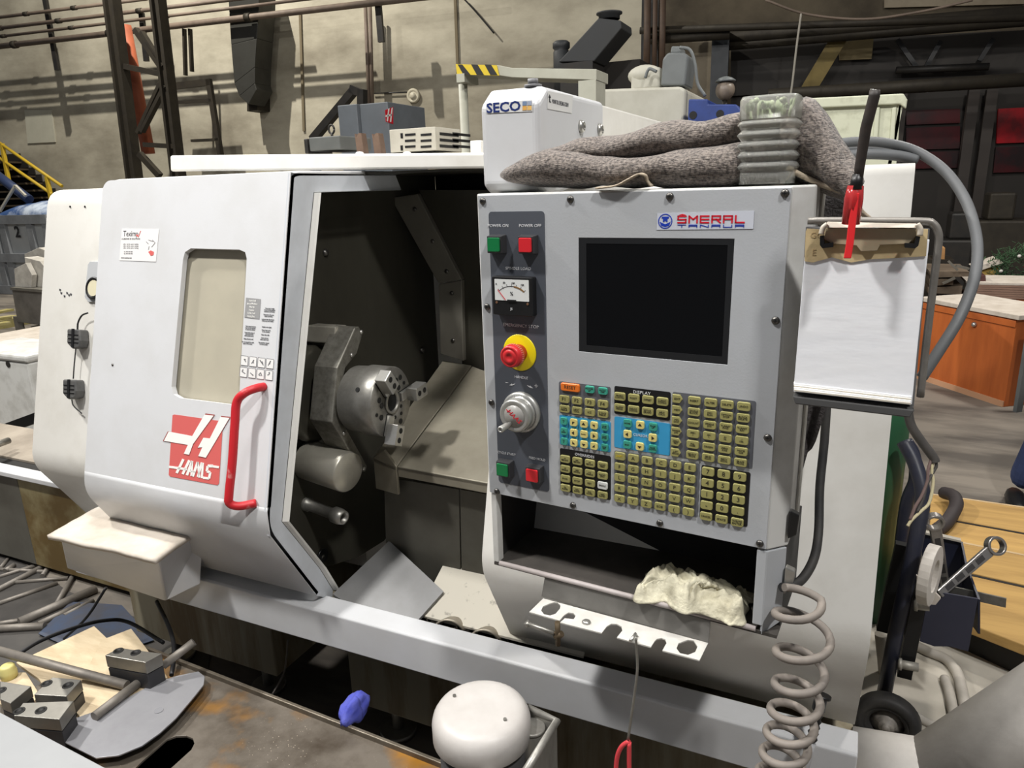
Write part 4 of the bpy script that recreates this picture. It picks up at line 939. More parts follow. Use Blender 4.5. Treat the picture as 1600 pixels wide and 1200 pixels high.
FAINT = mat('faint_pencil', (168, 146, 108), .8)
for s_, px, py, sz in (('GGG 56 TV4 VEKTOR', 1330, 368, .011), ('(2 CHM)', 1398, 376, .010), ('E', 1272, 395, .012)):
    text(s_, frame(k_(px, py, .0168), V(1, 0, 0), V(0, 0, 1), V(0, -1, 0)), sz, FAINT, bp_, .95)
b = B(); rr = random.Random(4)
for i in range(46):
    y0 = 415+i*4.2
    b.prism([k_(1262-i*.35, y0, .0145), k_(1436-i*.42, y0+i*.22-2, .0145), k_(1436-i*.42, y0+.5+i*.22-2, .0145), k_(1262-i*.35, y0+.5, .0145)], (0, -.0001, 0))
b.emit('ruled_lines', mat('faint_rule', (208, 212, 224), .8), cb)
CREAM = mat('clip_cream', (196, 188, 174), .35, dirt=(150, 140, 125), amount=.4, scale=20)
b = B().prism([k_(1291, 347, .02), k_(1435, 350, .02), k_(1435, 356, .03), k_(1291, 356, .03)], (0, .012, 0)); b.emit('clip_bar', CREAM, cb, bevel=.002)
for q in ([(1293, 350), (1286, 356), (1283, 366)], [(1433, 350), (1438, 358), (1437, 368)]): B().tube(smooth_path([k_(*p, .028) for p in q], 5), .0034, 8).emit('clip_wire', CREAM, cb)
b = B()
b.prism([k_(*p, .022) for p in ((1290, 356), (1434, 357), (1431, 370), (1420, 381), (1400, 382), (1375, 383), (1370, 392), (1345, 393), (1338, 384), (1301, 381), (1287, 374))], (0, .003, 0))
b.emit('clip_plate', mat('clip_plate_tan', (172, 158, 132), .4, dirt=(130, 116, 90), amount=.5, scale=14), cb, bevel=.0008)
for q in ([(1281, 369), (1287, 368), (1288, 381), (1302, 379), (1302, 386), (1285, 388), (1281, 383)], [(1432, 369), (1438, 370), (1435, 384), (1430, 388), (1414, 387), (1414, 380), (1429, 381)]): B().prism([k_(*p, .029) for p in q], (0, .012, 0)).emit('rubber_foot', BLACK, cb)
B().tube(smooth_path([k_(1262, 345, -.004), k_(1350, 345, -.004), k_(1440, 346, -.004), k_(1458, 350, -.004), k_(1466, 364, -.004), k_(1466, 384, -.004), k_(1459, 440, -.004), k_(1448, 530, -.004), k_(1438, 620, -.004)], 6), .005, 10).emit('wire_frame', mat('grey_wire', (142, 138, 132), .4, metal=.4, dirt=(90, 86, 80), amount=.5, scale=30), cb)
# ---------------- clear red pen clipped on the board
pen = thing('marker_pen', 'red and clear pen with black tube clipped to the clipboard', 'pen', k_(1320, 404, .04))
B().tube([k_(1367, 141, .06), k_(1366, 150, .06), k_(1353, 200, .055), k_(1343, 262, .05), k_(1341, 282, .05)], [.0062, .0066, .0066, .006, .0055], 12).emit('tube', mat('sooty_tube', (52, 44, 40), .5, dirt=(30, 28, 27), amount=.8, scale=60, bump=.1), pen)
B().lathe(k_(1367, 141.5, .0603), k_(1369, 136, .0603), [(.0058, 0), (.0058, .0008), (.003, .0008)], 12).emit('tube_end', CHROME, pen)
B().tube([k_(1340, 272, .05), k_(1337, 296, .05)], [.006, .0085], 12).emit('nozzle', BLACK, pen)
PR = mat('clear_red', (214, 70, 72), .15, trans=.55, ior=1.3)
B().tube([k_(1337, 290, .048), k_(1334, 310, .048), k_(1329, 350, .046)], [.0095, .0112, .0108], 14).emit('barrel', PR, pen)
b = B().prism([k_(*p, .058) for p in ((1334, 300), (1343, 302), (1338, 345), (1334, 380), (1330, 404), (1318, 404), (1322, 380), (1326, 345))], (0, .003, 0)); b.emit('pocket_clip', mat('bright_red', (226, 48, 52), .3), pen, bevel=.001)

# ---------------- cables at the pendant and the coiled hose
tag(B().tube(smooth_path([onD(1292, 628, 1.28), onD(1288, 690, 1.28), onD(1281, 760, 1.27), onD(1279, 830, 1.25), onD(1272, 872, 1.22), onD(1255, 903, 1.2), onD(1236, 916, 1.18), onD(1222, 918, 1.17)], 8), .0078, 12).emit('black_cable', RUBBER),
    'thick black rubber cable hanging down right side of the pendant', 'cable')
pts = []
ctrl = [(0, 1225, 920, 4), (.25, 1250, 931, 30), (.5, 1255, 946, 42), (1, 1256, 985, 42), (1.5, 1252, 1010, 38), (2, 1251, 1038, 36), (3, 1246, 1086, 35), (4, 1238, 1124, 34), (5, 1230, 1158, 32), (6, 1222, 1190, 31), (7, 1215, 1222, 31)]
def ci(t, j):
    for a, c in zip(ctrl, ctrl[1:]):
        if a[0] <= t <= c[0]: f = (t-a[0])/(c[0]-a[0]); return a[j]*(1-f)+c[j]*f
    return ctrl[-1][j]
for i in range(0, 7*28+1):
    t = i/28; a = -math.pi/2+math.pi*2*t+1.57*1.0
    c = onD(ci(t, 1), ci(t, 2), 1.16); r = ci(t, 3)*1.16/1120
    pts.append(c+V(math.sin(a)*r, math.cos(a)*r, 0))
tag(B().tube(pts, .0068, 10).emit('coiled_hose', mat('dusty_hose_grey', (128, 120, 112), .6, dirt=(84, 80, 78), amount=.6, scale=14)), 'grey coiled spiral hose hanging below right corner of the pendant', 'hose')
st = thing('cable_gland', 'black ribbed strain relief with grey cable under the right cabinet', 'cable', onD(1262, 1200, 1.4))
b = B(); p0, p1 = onD(1282, 1094, 1.4), onD(1266, 1166, 1.4)
b.lathe(p0, p1, [(.018, -.012), (.018, -.006), (.012, -.005), (.012, .02)]+[((.0105 if k % 2 else .0075), .024+k*.0058) for k in range(11)], 16); b.emit('strain_relief', BLACK, st)
B().tube([onD(1268, 1160, 1.4), onD(1262, 1180, 1.4), onD(1254, 1222, 1.4)], [.0085, .0085, .0065], 12).emit('grey_cable', mat('cable_grey', (170, 170, 172), .5), st)
def cable(pts, r, m, label, n=8): return tag(B().tube(smooth_path(pts, n), r, 12).emit('cable', m), label, 'cable')
CG = mat('loop_cable_grey', (96, 98, 100), .5, dirt=(80, 80, 80), amount=.5, scale=8)
cable([onD(1290, 228, 1.75), onD(1330, 222, 1.75), onD(1380, 223, 1.75), onD(1430, 236, 1.75), onD(1475, 266, 1.72), onD(1507, 310, 1.68), onD(1524, 360, 1.64), onD(1527, 405, 1.6), onD(1518, 450, 1.57), onD(1497, 500, 1.55), onD(1466, 550, 1.55), onD(1440, 590, 1.56)], .0118, CG, 'thick grey cable arching in a loop behind the clipboard')
cable([onD(1290, 246, 1.75), onD(1350, 241, 1.75), onD(1400, 243, 1.75), onD(1432, 250, 1.75)], .0125, CG, 'grey cable bundle lying on top of right cabinet, rear')
cable([onD(1290, 236, 1.85), onD(1350, 232, 1.85), onD(1390, 236, 1.85), onD(1412, 244, 1.85)], .011, CG, 'thinner grey cable end on top of right cabinet')

# ================================================================ coolant tank in front, with pump
TZ = .42
tz = lambda px, py, z=TZ: onZ(px, py, z)
A_, Bq = tz(287, 1040), tz(740, 1218)
tu = (Bq-A_); tu.z = 0; tu.normalize(); tv = V(tu.y, -tu.x, 0)   # tv points to the viewer
TF = frame(A_, tu, -tv, UP)    # local: x along the rear rim, y away from the viewer, z up
TANKM = mat('rusty_wet_lid', (104, 97, 88), .36, dirt=(52, 42, 30), amount=.85, scale=7, bump=.08, bscale=40, sharp=.14)
def rust_lid():
    m = TANKM; nt = m.node_tree; N = nt.nodes; L = nt.links; b = N['Principled BSDF']
    src = b.inputs['Base Color'].links[0].from_socket
    tc = N.new('ShaderNodeTexCoord')
    nz = N.new('ShaderNodeTexNoise'); nz.inputs['Scale'].default_value = 3.6; nz.inputs['Detail'].default_value = 8; L.new(tc.outputs['Object'], nz.inputs['Vector'])
    rp = N.new('ShaderNodeMapRange'); rp.inputs['From Min'].default_value = .50; rp.inputs['From Max'].default_value = .64; L.new(nz.outputs['Fac'], rp.inputs['Value'])
    mx = N.new('ShaderNodeMix'); mx.data_type = 'RGBA'; mx.inputs['B'].default_value = lin((150, 104, 34))+(1,); L.new(rp.outputs['Result'], mx.inputs['Factor']); L.new(src, mx.inputs['A'])
    vz = N.new('ShaderNodeTexVoronoi'); vz.inputs['Scale'].default_value = 120; L.new(tc.outputs['Object'], vz.inputs['Vector'])
    r2 = N.new('ShaderNodeMapRange'); r2.inputs['From Min'].default_value = .12; r2.inputs['From Max'].default_value = .06; L.new(vz.outputs['Distance'], r2.inputs['Value'])
    n2 = N.new('ShaderNodeTexNoise'); n2.inputs['Scale'].default_value = 5; L.new(tc.outputs['Object'], n2.inputs['Vector'])
    r3 = N.new('ShaderNodeMapRange'); r3.inputs['From Min'].default_value = .5; r3.inputs['From Max'].default_value = .6; L.new(n2.outputs['Fac'], r3.inputs['Value'])
    mu = N.new('ShaderNodeMath'); mu.operation = 'MULTIPLY'; L.new(r2.outputs['Result'], mu.inputs[0]); L.new(r3.outputs['Result'], mu.inputs[1])
    m2 = N.new('ShaderNodeMix'); m2.data_type = 'RGBA'; m2.inputs['B'].default_value = lin((215, 200, 180))+(1,); L.new(mu.outputs['Value'], m2.inputs['Factor']); L.new(mx.outputs['Result'], m2.inputs['A'])
    L.new(m2.outputs['Result'], b.inputs['Base Color'])
rust_lid()
tank = thing('coolant_tank', 'low rusty coolant tank with slotted lid in front of the machine base', 'tank', A_-V(0, 0, TZ)+tu*.6+tv*.3)
slot_c = tz(258, 1170)
inv = TF.inverted()
def tl(px, py): return inv @ tz(px, py)
sl = [tl(*p) for p in z4([(885, 1160), (1040, 1022), (1100, 1000), (1165, 998), (1205, 1015), (1215, 1045), (1195, 1085), (1080, 1190), (950, 1300), (760, 1290)], 0, 900)]
sl = [V(p.x, p.y, 0) for p in sl]
B(TF).plate([V(-.30, -.52, 0), V(1.45, -.52, 0), V(1.45, 0, 0), V(-.30, 0, 0)], [sl], (0, 0, -.006)).emit('tank_lid', TANKM, tank, bevel=.001)
B(TF).box((-.30, -.004, -.01), (1.45, .006, .014)).emit('lid_rim', mat('rim_steel', (120, 112, 100), .4, metal=.5, dirt=(70, 60, 46), amount=.6, scale=20), tank, bevel=.002)
B(TF).box((.12, .006, -.05), (1.45, .05, -.045)).emit('rear_ledge', mat('ledge_grey', (150, 148, 146), .4, metal=.3), tank)
b = B(TF).box((-.30, -.52, -TZ+.06), (-.295, 0, -.006)).box((1.445, -.52, -TZ+.06), (1.45, 0, -.006)).box((-.295, -.005, -TZ+.06), (1.445, 0, -.012)).box((-.295, -.52, -TZ+.06), (1.445, -.745, -.006)).box((-.295, -.745, -TZ+.06), (1.445, -.005, -TZ+.07))
b.emit('tank_wall', DARKSHEET, tank)
for x in (-.25, 1.40):
    for y in (-.47, -.06): B(TF).cyl((x-.015, y, -TZ+.03), (x+.015, y, -TZ+.03), .03).emit('castor', BLACK, tank)
# pump
pc = onD(752, 1120, 1.42); PR_ = .098
pump = thing('coolant_pump', 'upright coolant pump with round white domed motor cover', 'pump', V(pc.x, pc.y, TZ))
PW = mat('pump_cover_white', (196, 192, 188), .38, dirt=(160, 154, 148), amount=.6, scale=7, bump=.02)
topz = pc.z+.028
B().lathe((pc.x, pc.y, TZ), (pc.x, pc.y, topz), [(PR_-.006, topz-TZ-.075), (PR_, topz-TZ-.068), (PR_, topz-TZ-.034), (PR_-.003, topz-TZ-.022), (PR_-.009, topz-TZ-.0125), (PR_-.018, topz-TZ-.0065), (PR_-.03, topz-TZ-.004), (PR_-.05, topz-TZ-.003), (.02, topz-TZ), (0, topz-TZ)], 48).emit('motor_cover', PW, pump)
b = B().cyl((pc.x, pc.y, TZ+.03), (pc.x, pc.y, topz-.08), PR_-.012, n=40); b.emit('motor_body', mat('motor_dark', (58, 58, 60), .4, dirt=(90, 88, 84), amount=.4, scale=9), pump)
B().lathe((pc.x, pc.y, TZ), (pc.x, pc.y, TZ+.03), [(PR_+.012, 0), (PR_+.012, .02), (PR_-.012, .03)], 32).emit('pump_flange', STEEL, pump)
for px, py in ((710, 1087), (789, 1124)):
    c = onZ(px, py, topz-.002); B().cyl(c-V(0, 0, .004), c+V(0, 0, .002), .0035, n=8).emit('cover_screw', STEEL, pump)
g0 = onD(762, 1183, 1.36)
dr = (g0-V(pc.x, pc.y, g0.z)); dr.z = 0; dr.normalize()
gs = V(pc.x, pc.y, g0.z-.03)+dr*(PR_-.02)
B().lathe(gs, gs+dr*.06+V(0, 0, -.006), [(.017, 0), (.017, .03), (.0145, .032), (.0145, .045), (.012, .052), (.0, .052)], 18).emit('cable_gland', mat('gland_white', (205, 200, 194), .4), pump, bevel=0)
gp = gs+dr*.06
B().tube(smooth_path([gp-dr*.01, gp+dr*.03+V(0, 0, -.01), gp+dr*.05+V(0, 0, -.06)], 5), .008, 10).emit('pump_cable', mat('cable_white', (214, 210, 206), .45), pump)
# corner box of the tank right of the pump, and the small capped filler inside it
cz = onD(868, 1127, 1.42).z
r0, r1, r2 = onZ(825, 1106, cz), onZ(870, 1127, cz), onZ(818, 1210, cz)
GB = mat('galvanised_box', (150, 148, 142), .4, metal=.5, dirt=(96, 92, 86), amount=.6, scale=16, stretch=(2, 2, .5))
dv = V(0, 0, -(cz-TZ))
b = B().prism([r1, r2, r2+dv, r1+dv], (-.004, -.002, 0)).prism([r0, r1, r1+dv, r0+dv], (0, -.004, 0)); b.emit('corner_box', GB, tank)
b = B().tube([r2, r1, r0], .008, 8); b.emit('box_rim', GB, tank)
c = onZ(832, 1140, cz-.02); B().cyl(c-V(0, 0, .1), c, .024).cyl(c, c+V(0, 0, .008), .026).emit('filler_cap', GB, tank, bevel=.003)
# blue rag hanging over the rim
def bluef_old(u, v):
    a = onZ(540, 1108, TZ+.01)*(1-u)+onZ(566, 1140, TZ+.01)*u
    p = a+V(0, .03*v-.01, 0)+UP*(.055*math.sin(math.pi*min(1, v+.12))-.05*v)
    p += V(mnoise.noise(V(u*6, v*5, 1))*.012, mnoise.noise(V(u*6, v*5, 4))*.01, mnoise.noise(V(u*7, v*6, 8))*.012); return p
bc = onZ(548, 1122, TZ+.01)+V(0, .02, .012)
def bluef(u, v):
    a, e = 2*math.pi*u, math.pi*(v-.5); d = V(math.cos(a)*math.cos(e), math.sin(a)*math.cos(e), math.sin(e))
    return bc+V(d.x*.026, d.y*.05, d.z*.034)*(1+.35*mnoise.noise(d*1.3+V(3, 1, 0))+.12*mnoise.noise(d*3))
tag(B().grid(bluef, 28, 18).emit('blue_rag', mat('blue_cloth', (70, 78, 178), .85, dirt=(110, 112, 150), amount=.4, scale=30, bump=.2, bscale=80), None, solid=.003), 'crumpled blue rag over rear rim of the coolant tank', 'rag')

# ---------------- boards, jaws and scraps lying on the tank
PLY = mat('dusty_plywood', (205, 188, 158), .8, dirt=(150, 128, 96), amount=.7, scale=5, stretch=(1, 4, 1), bump=.15, bscale=30)
def slab(name, pix, z, h, m, label, cat, group=None, bevel=.001, zt=True):
    pts = [onZ(px, py, z+h) for px, py in pix]
    return tag(B().prism(pts, (0, 0, -h)).emit(name, m, None, bevel=bevel), label, cat, group)
slab('plywood_board', [(25, 1035), (147, 978), (166, 996), (200, 1060), (120, 1150), (60, 1060)], TZ+.003, .011, PLY, 'pale dusty plywood board lying left under the steel jaw blocks', 'board')
slab('plywood_board', [(158, 1000), (205, 982), (228, 1012), (262, 1058), (140, 1140), (110, 1100)], TZ+.0145, .014, PLY, 'pale plywood board under the clamp block nearest the machine', 'board')
slab('plywood_board', [(0, 1052), (40, 1050), (62, 1085), (40, 1110), (0, 1100)], TZ+.0145, .010, PLY, 'small pale wood scrap at the left picture edge below the yellow cap', 'board')
JAW = mat('jaw_steel', (138, 136, 130), .35, metal=.7, dirt=(84, 82, 78), amount=.5, scale=12)
JAWD = mat('jaw_side', (70, 70, 72), .4, metal=.6, dirt=(44, 44, 46), amount=.5, scale=14)
def jaw(pix, z, h, label, holes):
    T = [onZ(px, py, z+h) for px, py in pix]; c = sum(T, Vector())/4
    t = thing('jaw_block', label, 'jaw', V(c.x, c.y, z), 'loose steel chuck jaws')
    B().prism(T, (0, 0, -h*.42)).emit('jaw_top', JAW, t, bevel=.0015)
    T2 = [p+V(0, 0, -h*.45) for p in T]
    B().prism([c+V(0, 0, -h*.45)+(p-c-V(0, 0, -h*.45))*.98 for p in T2], (0, 0, -h*.55)).emit('jaw_base', JAWD, t, bevel=.0015)
    for px, py in holes:
        q = onZ(px, py, z+h); B().lathe(q, q+V(0, 0, .002), [(.013, 0), (.013, .0012), (.009, .0012), (.009, .0004), (0, .0004)], 18).emit('bolt_hole', HOLE, t)
jaw([(164, 1024), (186, 1012), (253, 1021), (227, 1035)], TZ+.029, .085, 'steel jaw block standing nearest the machine on plywood', [(185, 1017), (212, 1020)])
jaw([(53, 1085), (82, 1058), (127, 1062), (104, 1088)], TZ+.02, .075, 'steel jaw block with two bolt holes, middle of the three lying left', [(73, 1068), (106, 1071)])
jaw([(0, 1092), (0, 1064), (49, 1072), (16, 1099)], TZ+.027, .075, 'steel jaw block cut by the left edge of the picture', [(1, 1079)])
jaw([(21, 1118), (36, 1098), (115, 1095), (93, 1124)], TZ+.02, .08, 'steel jaw block with two bolt holes nearest the grey slab', [(30, 1111), (64, 1110)])
PL = mat('thin_steel_plate', (164, 164, 168), .38, metal=.5, dirt=(120, 120, 124), amount=.5, scale=6)
pp = [(75, 1146), (118, 1122), (180, 1100), (240, 1068), (275, 1056), (310, 1049), (320, 1057), (318, 1070), (302, 1090), (275, 1122), (250, 1145), (222, 1165), (185, 1180), (150, 1184)]
plate = tag(B().prism([onZ(px, py, TZ+.032) for px, py in pp], (0, 0, -.004)).emit('steel_plate', PL, None, bevel=.0006), 'thin grey steel plate with curved edge lying across tank lid', 'plate')
c = onZ(248, 1110, TZ+.0325); B().cyl(c, c+V(0, 0, .0006), .011).emit('stain_spot', mat('grey_spot', (128, 128, 132), .5), plate)
RODM = mat('dusty_rod', (132, 126, 118), .5, metal=.4, dirt=(84, 80, 76), amount=.6, scale=18)
def rodt(a, c, r, label, z=0, z2=None, m=None, group=None):
    p, q = onZ(*a, z+r), onZ(*c, (z if z2 is None else z2)+r)
    return tag(B().cyl(p, q, r, n=12).emit('metal_rod', m or RODM), label, 'rod', group)
rodt((-10, 1015), (198, 1071), .0125, 'long grey tube lying across the plywood boards', TZ+.075, TZ+.03)
rodt((147, 1120), (215, 1068), .012, 'short grey tube lying between jaws and thin steel plate', TZ+.03)
rodt((255, 1040), (303, 1003), .011, 'grey tube end sticking out behind the rear jaw block', TZ+.06, TZ+.10)
yc = onZ(15, 1058, TZ+.025)
ycap = thing('plastic_cap', 'small pale yellow plastic cap at the left picture edge', 'cap', yc)
B().lathe(yc, yc+V(0, 0, .05), [(.02, 0), (.021, .02), (.018, .026), (.0185, .034), (.014, .038), (0, .036)], 20).emit('cap_body', mat('cap_yellow', (206, 196, 128), .5), ycap)
gs0 = [(-60, 1085), (0, 1113), (176, 1206), (60, 1290), (-80, 1250)]
zS = .62
slab('grey_slab', gs0, zS-.02, .02, mat('slab_grey', (146, 148, 150), .45, dirt=(128, 130, 132), amount=.5, scale=4), 'smooth grey metal cover corner at lower left, nearest the camera', 'cover')
lg_ = [onZ(-60, 1250, zS-.02), ]
slab('cover_stand', [(-60, 1130), (-10, 1145), (60, 1200), (20, 1250), (-60, 1230)], TZ+.001, zS-.022-TZ, DARKSHEET, 'dark stand under the smooth grey cover at lower left', 'stand')
# ---------------- bed at the left end and rods on the floor
bedt = thing('bar_feeder_bed', 'long low stained cream bed running out left behind the rods', 'machine bed', V(-3.6, 2.2, 0))
bY = 1.82
def by(px, py): return onY(px, py, bY)
tpL, tpR = by(-60, 690), by(62, 745)
zt_ = tpR.z-.02
STB = mat('stained_bed', (150, 140, 104), .5, dirt=(98, 76, 36), amount=.9, scale=3.2, bump=.05, sharp=.1, centre=.5)
BGR = mat('bed_grey_film', (96, 94, 86), .5, dirt=(70, 66, 58), amount=.6, scale=4)
x_m = by(38, 800).x
B().box((-6.2, bY, .03), (x_m, 2.25, zt_)).emit('bed_body', BGR, bedt, bevel=.004)
B().box((x_m, bY, .03), (-2.45, 2.25, zt_)).emit('bed_body', STB, bedt, bevel=.004)
B().box((-6.2, bY-.03, zt_), (-2.45, bY+.04, zt_+.025)).emit('bed_rim', GREY_PAINT, bedt, bevel=.004)
B().box((-6.2, bY+.04, zt_-.1), (-2.45, 2.25, zt_+.01)).emit('bed_trough', BLACK, bedt)
B().prism([V(-6.2, 1.93, zt_+.02), V(-2.4, 1.93, zt_+.02), V(-2.4, 2.2, zt_+.05), V(-6.2, 2.2, zt_+.05)], (0, 0, -.01)).emit('bed_cover', mat('grimy_cover', (158, 148, 134), .7, dirt=(98, 88, 76), amount=.7, scale=4), bedt)
tag(B().tube([onZ(-20, 700, zt_+.09), onZ(14, 688, zt_+.09)], .016, 12).emit('steel_bar', STEEL), 'short dark steel bar lying on the left bed', 'bar')
B().bar(onY(-60, 695, 2.5), onY(70, 648, 2.5), .06, .06).emit('bed_rail', BLACK, bedt)
RB = 'loose metal rods on the dark floor'
tag(B().prism([onZ(-200, 850, .004), onZ(-200, 1250, .004), onZ(300, 1250, .004), onZ(330, 1010, .004), onZ(110, 925, .004), onZ(20, 870, .004)], (0, 0, -.003)).emit('dark_floor_overlay', mat('floor_overlay_dark', (52, 50, 48), .55, dirt=(86, 82, 78), amount=.8, scale=3, bump=.1, bscale=20)), 'dark sheet added over the floor beneath the loose rods at lower left', 'plate')  # thin sheet added to darken the floor under the rods
for a, c, r, lb in (((-20, 930), (93, 872), .013, 'thick bright rod at the top of the floor pile, ending at the chute'), ((-20, 907), (80, 876), .009, 'thin bright rod beside the topmost thick rod'),
                    ((-10, 889), (70, 893), .009, 'thin dark rod lying level across the two upper rods'), ((0, 888), (12, 874), .009, 'short rod stub at the left picture edge'), ((8, 892), (22, 883), .012, 'short thick rod stub near the left edge'),
                    ((25, 910), (107, 903), .009, 'thin rod below the upper pile, ending in the open'), ((-20, 949), (90, 911), .010, 'single slim rod alone between upper and lower piles'), ((88, 945), (113, 902), .012, 'short rod pointing up towards the grey chute'),
                    ((66, 900), (80, 880), .011, 'short dark rod leaning below the bright upper rods'), ((30, 972), (150, 920), .019, 'thick dark pipe running under the machine base'), ((-20, 978), (43, 967), .010, 'thin rod end beside the thick dark pipe'), ((-30, 984), (70, 978), .016, 'pale tube with open end at lower left of the pile'),
                    ((60, 975), (125, 945), .012, 'dark rod just below the thick pipe'), ((100, 962), (146, 938), .010, 'short rod half hidden beneath blue sheet, under the base')):
    rodt(a, c, r, lb, 0, None, None, RB)
BLK = mat('black_wire', (30, 30, 32), .5)
cable([onZ(20, 1028, .43), onZ(60, 1003, .43), onZ(110, 983, .40), onZ(160, 970, .36), onZ(200, 972, .33), onZ(255, 1004, .35)], .006, BLK, 'thin black cable curving over the boards at lower left')
cable([onY(166, 918, 1.5), onZ(135, 965, .2), onZ(100, 998, .05)], .005, BLK, 'thin black cable hanging from the base to the floor')
cable([onY(245, 940, 1.36), onZ(266, 985, .45), onZ(272, 1020, .45), onZ(268, 1055, .44)], .006, BLK, 'black cable hanging below the right end of the grey chute')
cable([onY(450, 1000, 1.5), onY(444, 1050, 1.5), onY(425, 1085, 1.45)], .003, RODM, 'thin wire hanging in the dark gap under the machine')
tag(B().prism([onZ(60, 990, .014), onZ(110, 940, .014), onZ(190, 945, .014), onZ(240, 1000, .014), onZ(150, 1030, .014)], (0, 0, -.003)).emit('blue_sheet', mat('blue_tarp', (58, 70, 92), .6, dirt=(70, 62, 50), amount=.8, scale=8)), 'crumpled dirty blue plastic sheet on floor beneath boards', 'sheet')
# ================================================================ the hall: back wall, columns, pipes
wa = math.radians(6.5); WU = V(math.cos(wa), math.sin(wa), 0); WN_ = V(math.sin(wa), -math.cos(wa), 0); W0 = V(0, 13.2, 0)
def onW(px, py, off=0): return onP(px, py, W0+WN_*off, WN_)
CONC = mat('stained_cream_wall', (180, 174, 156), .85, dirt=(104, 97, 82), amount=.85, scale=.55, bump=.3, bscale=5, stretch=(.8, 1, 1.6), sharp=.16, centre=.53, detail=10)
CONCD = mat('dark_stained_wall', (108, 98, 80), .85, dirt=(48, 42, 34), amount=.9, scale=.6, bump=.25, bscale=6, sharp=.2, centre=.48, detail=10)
xr_ = onW(1010, 200); 
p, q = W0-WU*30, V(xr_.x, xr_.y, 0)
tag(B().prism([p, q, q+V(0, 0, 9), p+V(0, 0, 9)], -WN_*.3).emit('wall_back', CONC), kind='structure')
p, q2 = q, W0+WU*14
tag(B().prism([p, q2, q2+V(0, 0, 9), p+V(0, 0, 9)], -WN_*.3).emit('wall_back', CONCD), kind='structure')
DKS = mat('rusty_dark_steel', (52, 47, 38), .6, metal=.3, dirt=(34, 30, 26), amount=.8, scale=6)
IRON = mat('dark_iron', (38, 37, 36), .5, metal=.3, dirt=(60, 54, 46), amount=.5, scale=8)
def wt(name, label, cat, px, py, off, group=None):
    p = onW(px, py, off); return thing(name, label, cat, V(p.x, p.y, 0), group)
def wquad(b, pix, off, th): return b.prism([onW(x, y, off) for x, y in pix], -WN_*th)
# wall details
tag(wquad(B(), [(38, 172), (80, 172), (86, 222), (43, 224)], .03, .03).emit('wall_patch', mat('pale_patch', (178, 176, 160), .8, dirt=(150, 146, 130), amount=.5, scale=2)), 'pale bricked-up rectangle on wall above the yellow stair rail', 'panel')
LEDGE = mat('ledge_concrete', (150, 140, 116), .85, dirt=(98, 88, 68), amount=.8, scale=1.5)
for i, (a, c) in enumerate((((469, 20), (475, 205)), ((711, -10), (716, 125)))):
    tag(B().bar(onW(*a, .02), onW(*c, .02), .05, .03, up=WN_).emit('trim_%d' % (i+1), mat('wall_seam', (108, 98, 78), .9)), kind='structure')
# overhead pipes
PIPE = mat('dusty_pipe', (112, 98, 86), .6, dirt=(70, 60, 52), amount=.7, scale=3)
for i, (a, c, r, lb) in enumerate((((-40, 32), (230, -2), .032, 'highest of the four thin pipes along back wall, top left'), ((-40, 49), (420, -8), .036, 'second pipe from top along the back wall, top left'), ((-40, 62), (500, -4), .028, 'third pipe from top along the back wall, top left'), ((-40, 77), (760, -16), .055, 'thickest lowest pipe along the back wall, top left'))):
    t = wt('wall_pipe', lb, 'pipe', 200, 40, .9, 'pipes under the roof')
    p, q = onW(*a, .9), onW(*c, .9); B().tube([p, q], r, 12).emit('pipe', PIPE, t)
    for f in (.1, .32, .6): m_ = p*(1-f)+q*f; d = (q-p).normalized(); B().tube([m_-d*.06, m_+d*.06], r*1.35, 12).emit('pipe_collar', DKS, t)
for a, c, w, lb in (((69, -10), (90, 110), .10, 'dark hanging steel strip left of the crane column'), ((221, 20), (229, 96), .10, 'dark steel strip hanging between lattice and orange pipe'), ((590, -5), (596, 66), .11, 'dark steel strip hanging above the blue-grey mill')):
    t = B().bar(onW(*a, .8), onW(*c, .8), w, .06, up=WN_); tag(t.emit('hanging_strip', IRON), lb, 'hanger')
for a, c, lb in (((571, 8), (577, 165), 'left of two thin conduit pipes above the grey mill'), ((578, 8), (582, 165), 'right of two thin conduit pipes above the grey mill')):
    tag(B().tube([onW(*a, .3), onW(*c, .3)], .035, 8).emit('conduit', PIPE), lb, 'pipe')
# lattice column
lc_ = thing('lattice_column', 'dark steel lattice crane column with diagonal braces, upper left', 'column', onW(225, 268, 2.2)*1-V(0, 0, onW(225, 268, 2.2).z))
def lbar(b, a, c, w, h=.1, off=2.2): return b.bar(onW(*a, off), onW(*c, off), w, h, up=WN_)
a_, c_ = onW(171, -20, 2.2), onW(208, 275, 2.2)
def down(p, q): d = q-p; return p+d*((p.z)/(p.z-q.z))     # extend to the floor
for x0, x1, w in ((180, 203, .17), (252, 273, .14)):
    p, q = onW(x0-8, -20, 2.2), onW(x1, 275, 2.2); f = down(p, q); f.x = (p.x+q.x)/2*0+q.x; f.y = q.y
    b = B(); b.bar(p, f, w, .05, up=WN_); post = b.emit('column_post', DKS, lc_)
    d = WU*(w/2)
    B().bar(p-d, f-d, .05, .2, up=WN_).emit('column_flange', DKS, lc_); B().bar(p+d, f+d, .05, .2, up=WN_).emit('column_flange', DKS, lc_)
for a, c, w in (((196, 104), (252, 116), .09), ((212, 46), (252, 104), .09), ((222, 50), (256, 104), .05), ((252, 130), (216, 208), .06), ((259, 134), (222, 206), .06), ((226, 226), (276, 229), .08), ((218, 240), (250, 275), .1)):
    lbar(B(), a, c, w).emit('column_brace', DKS, lc_)
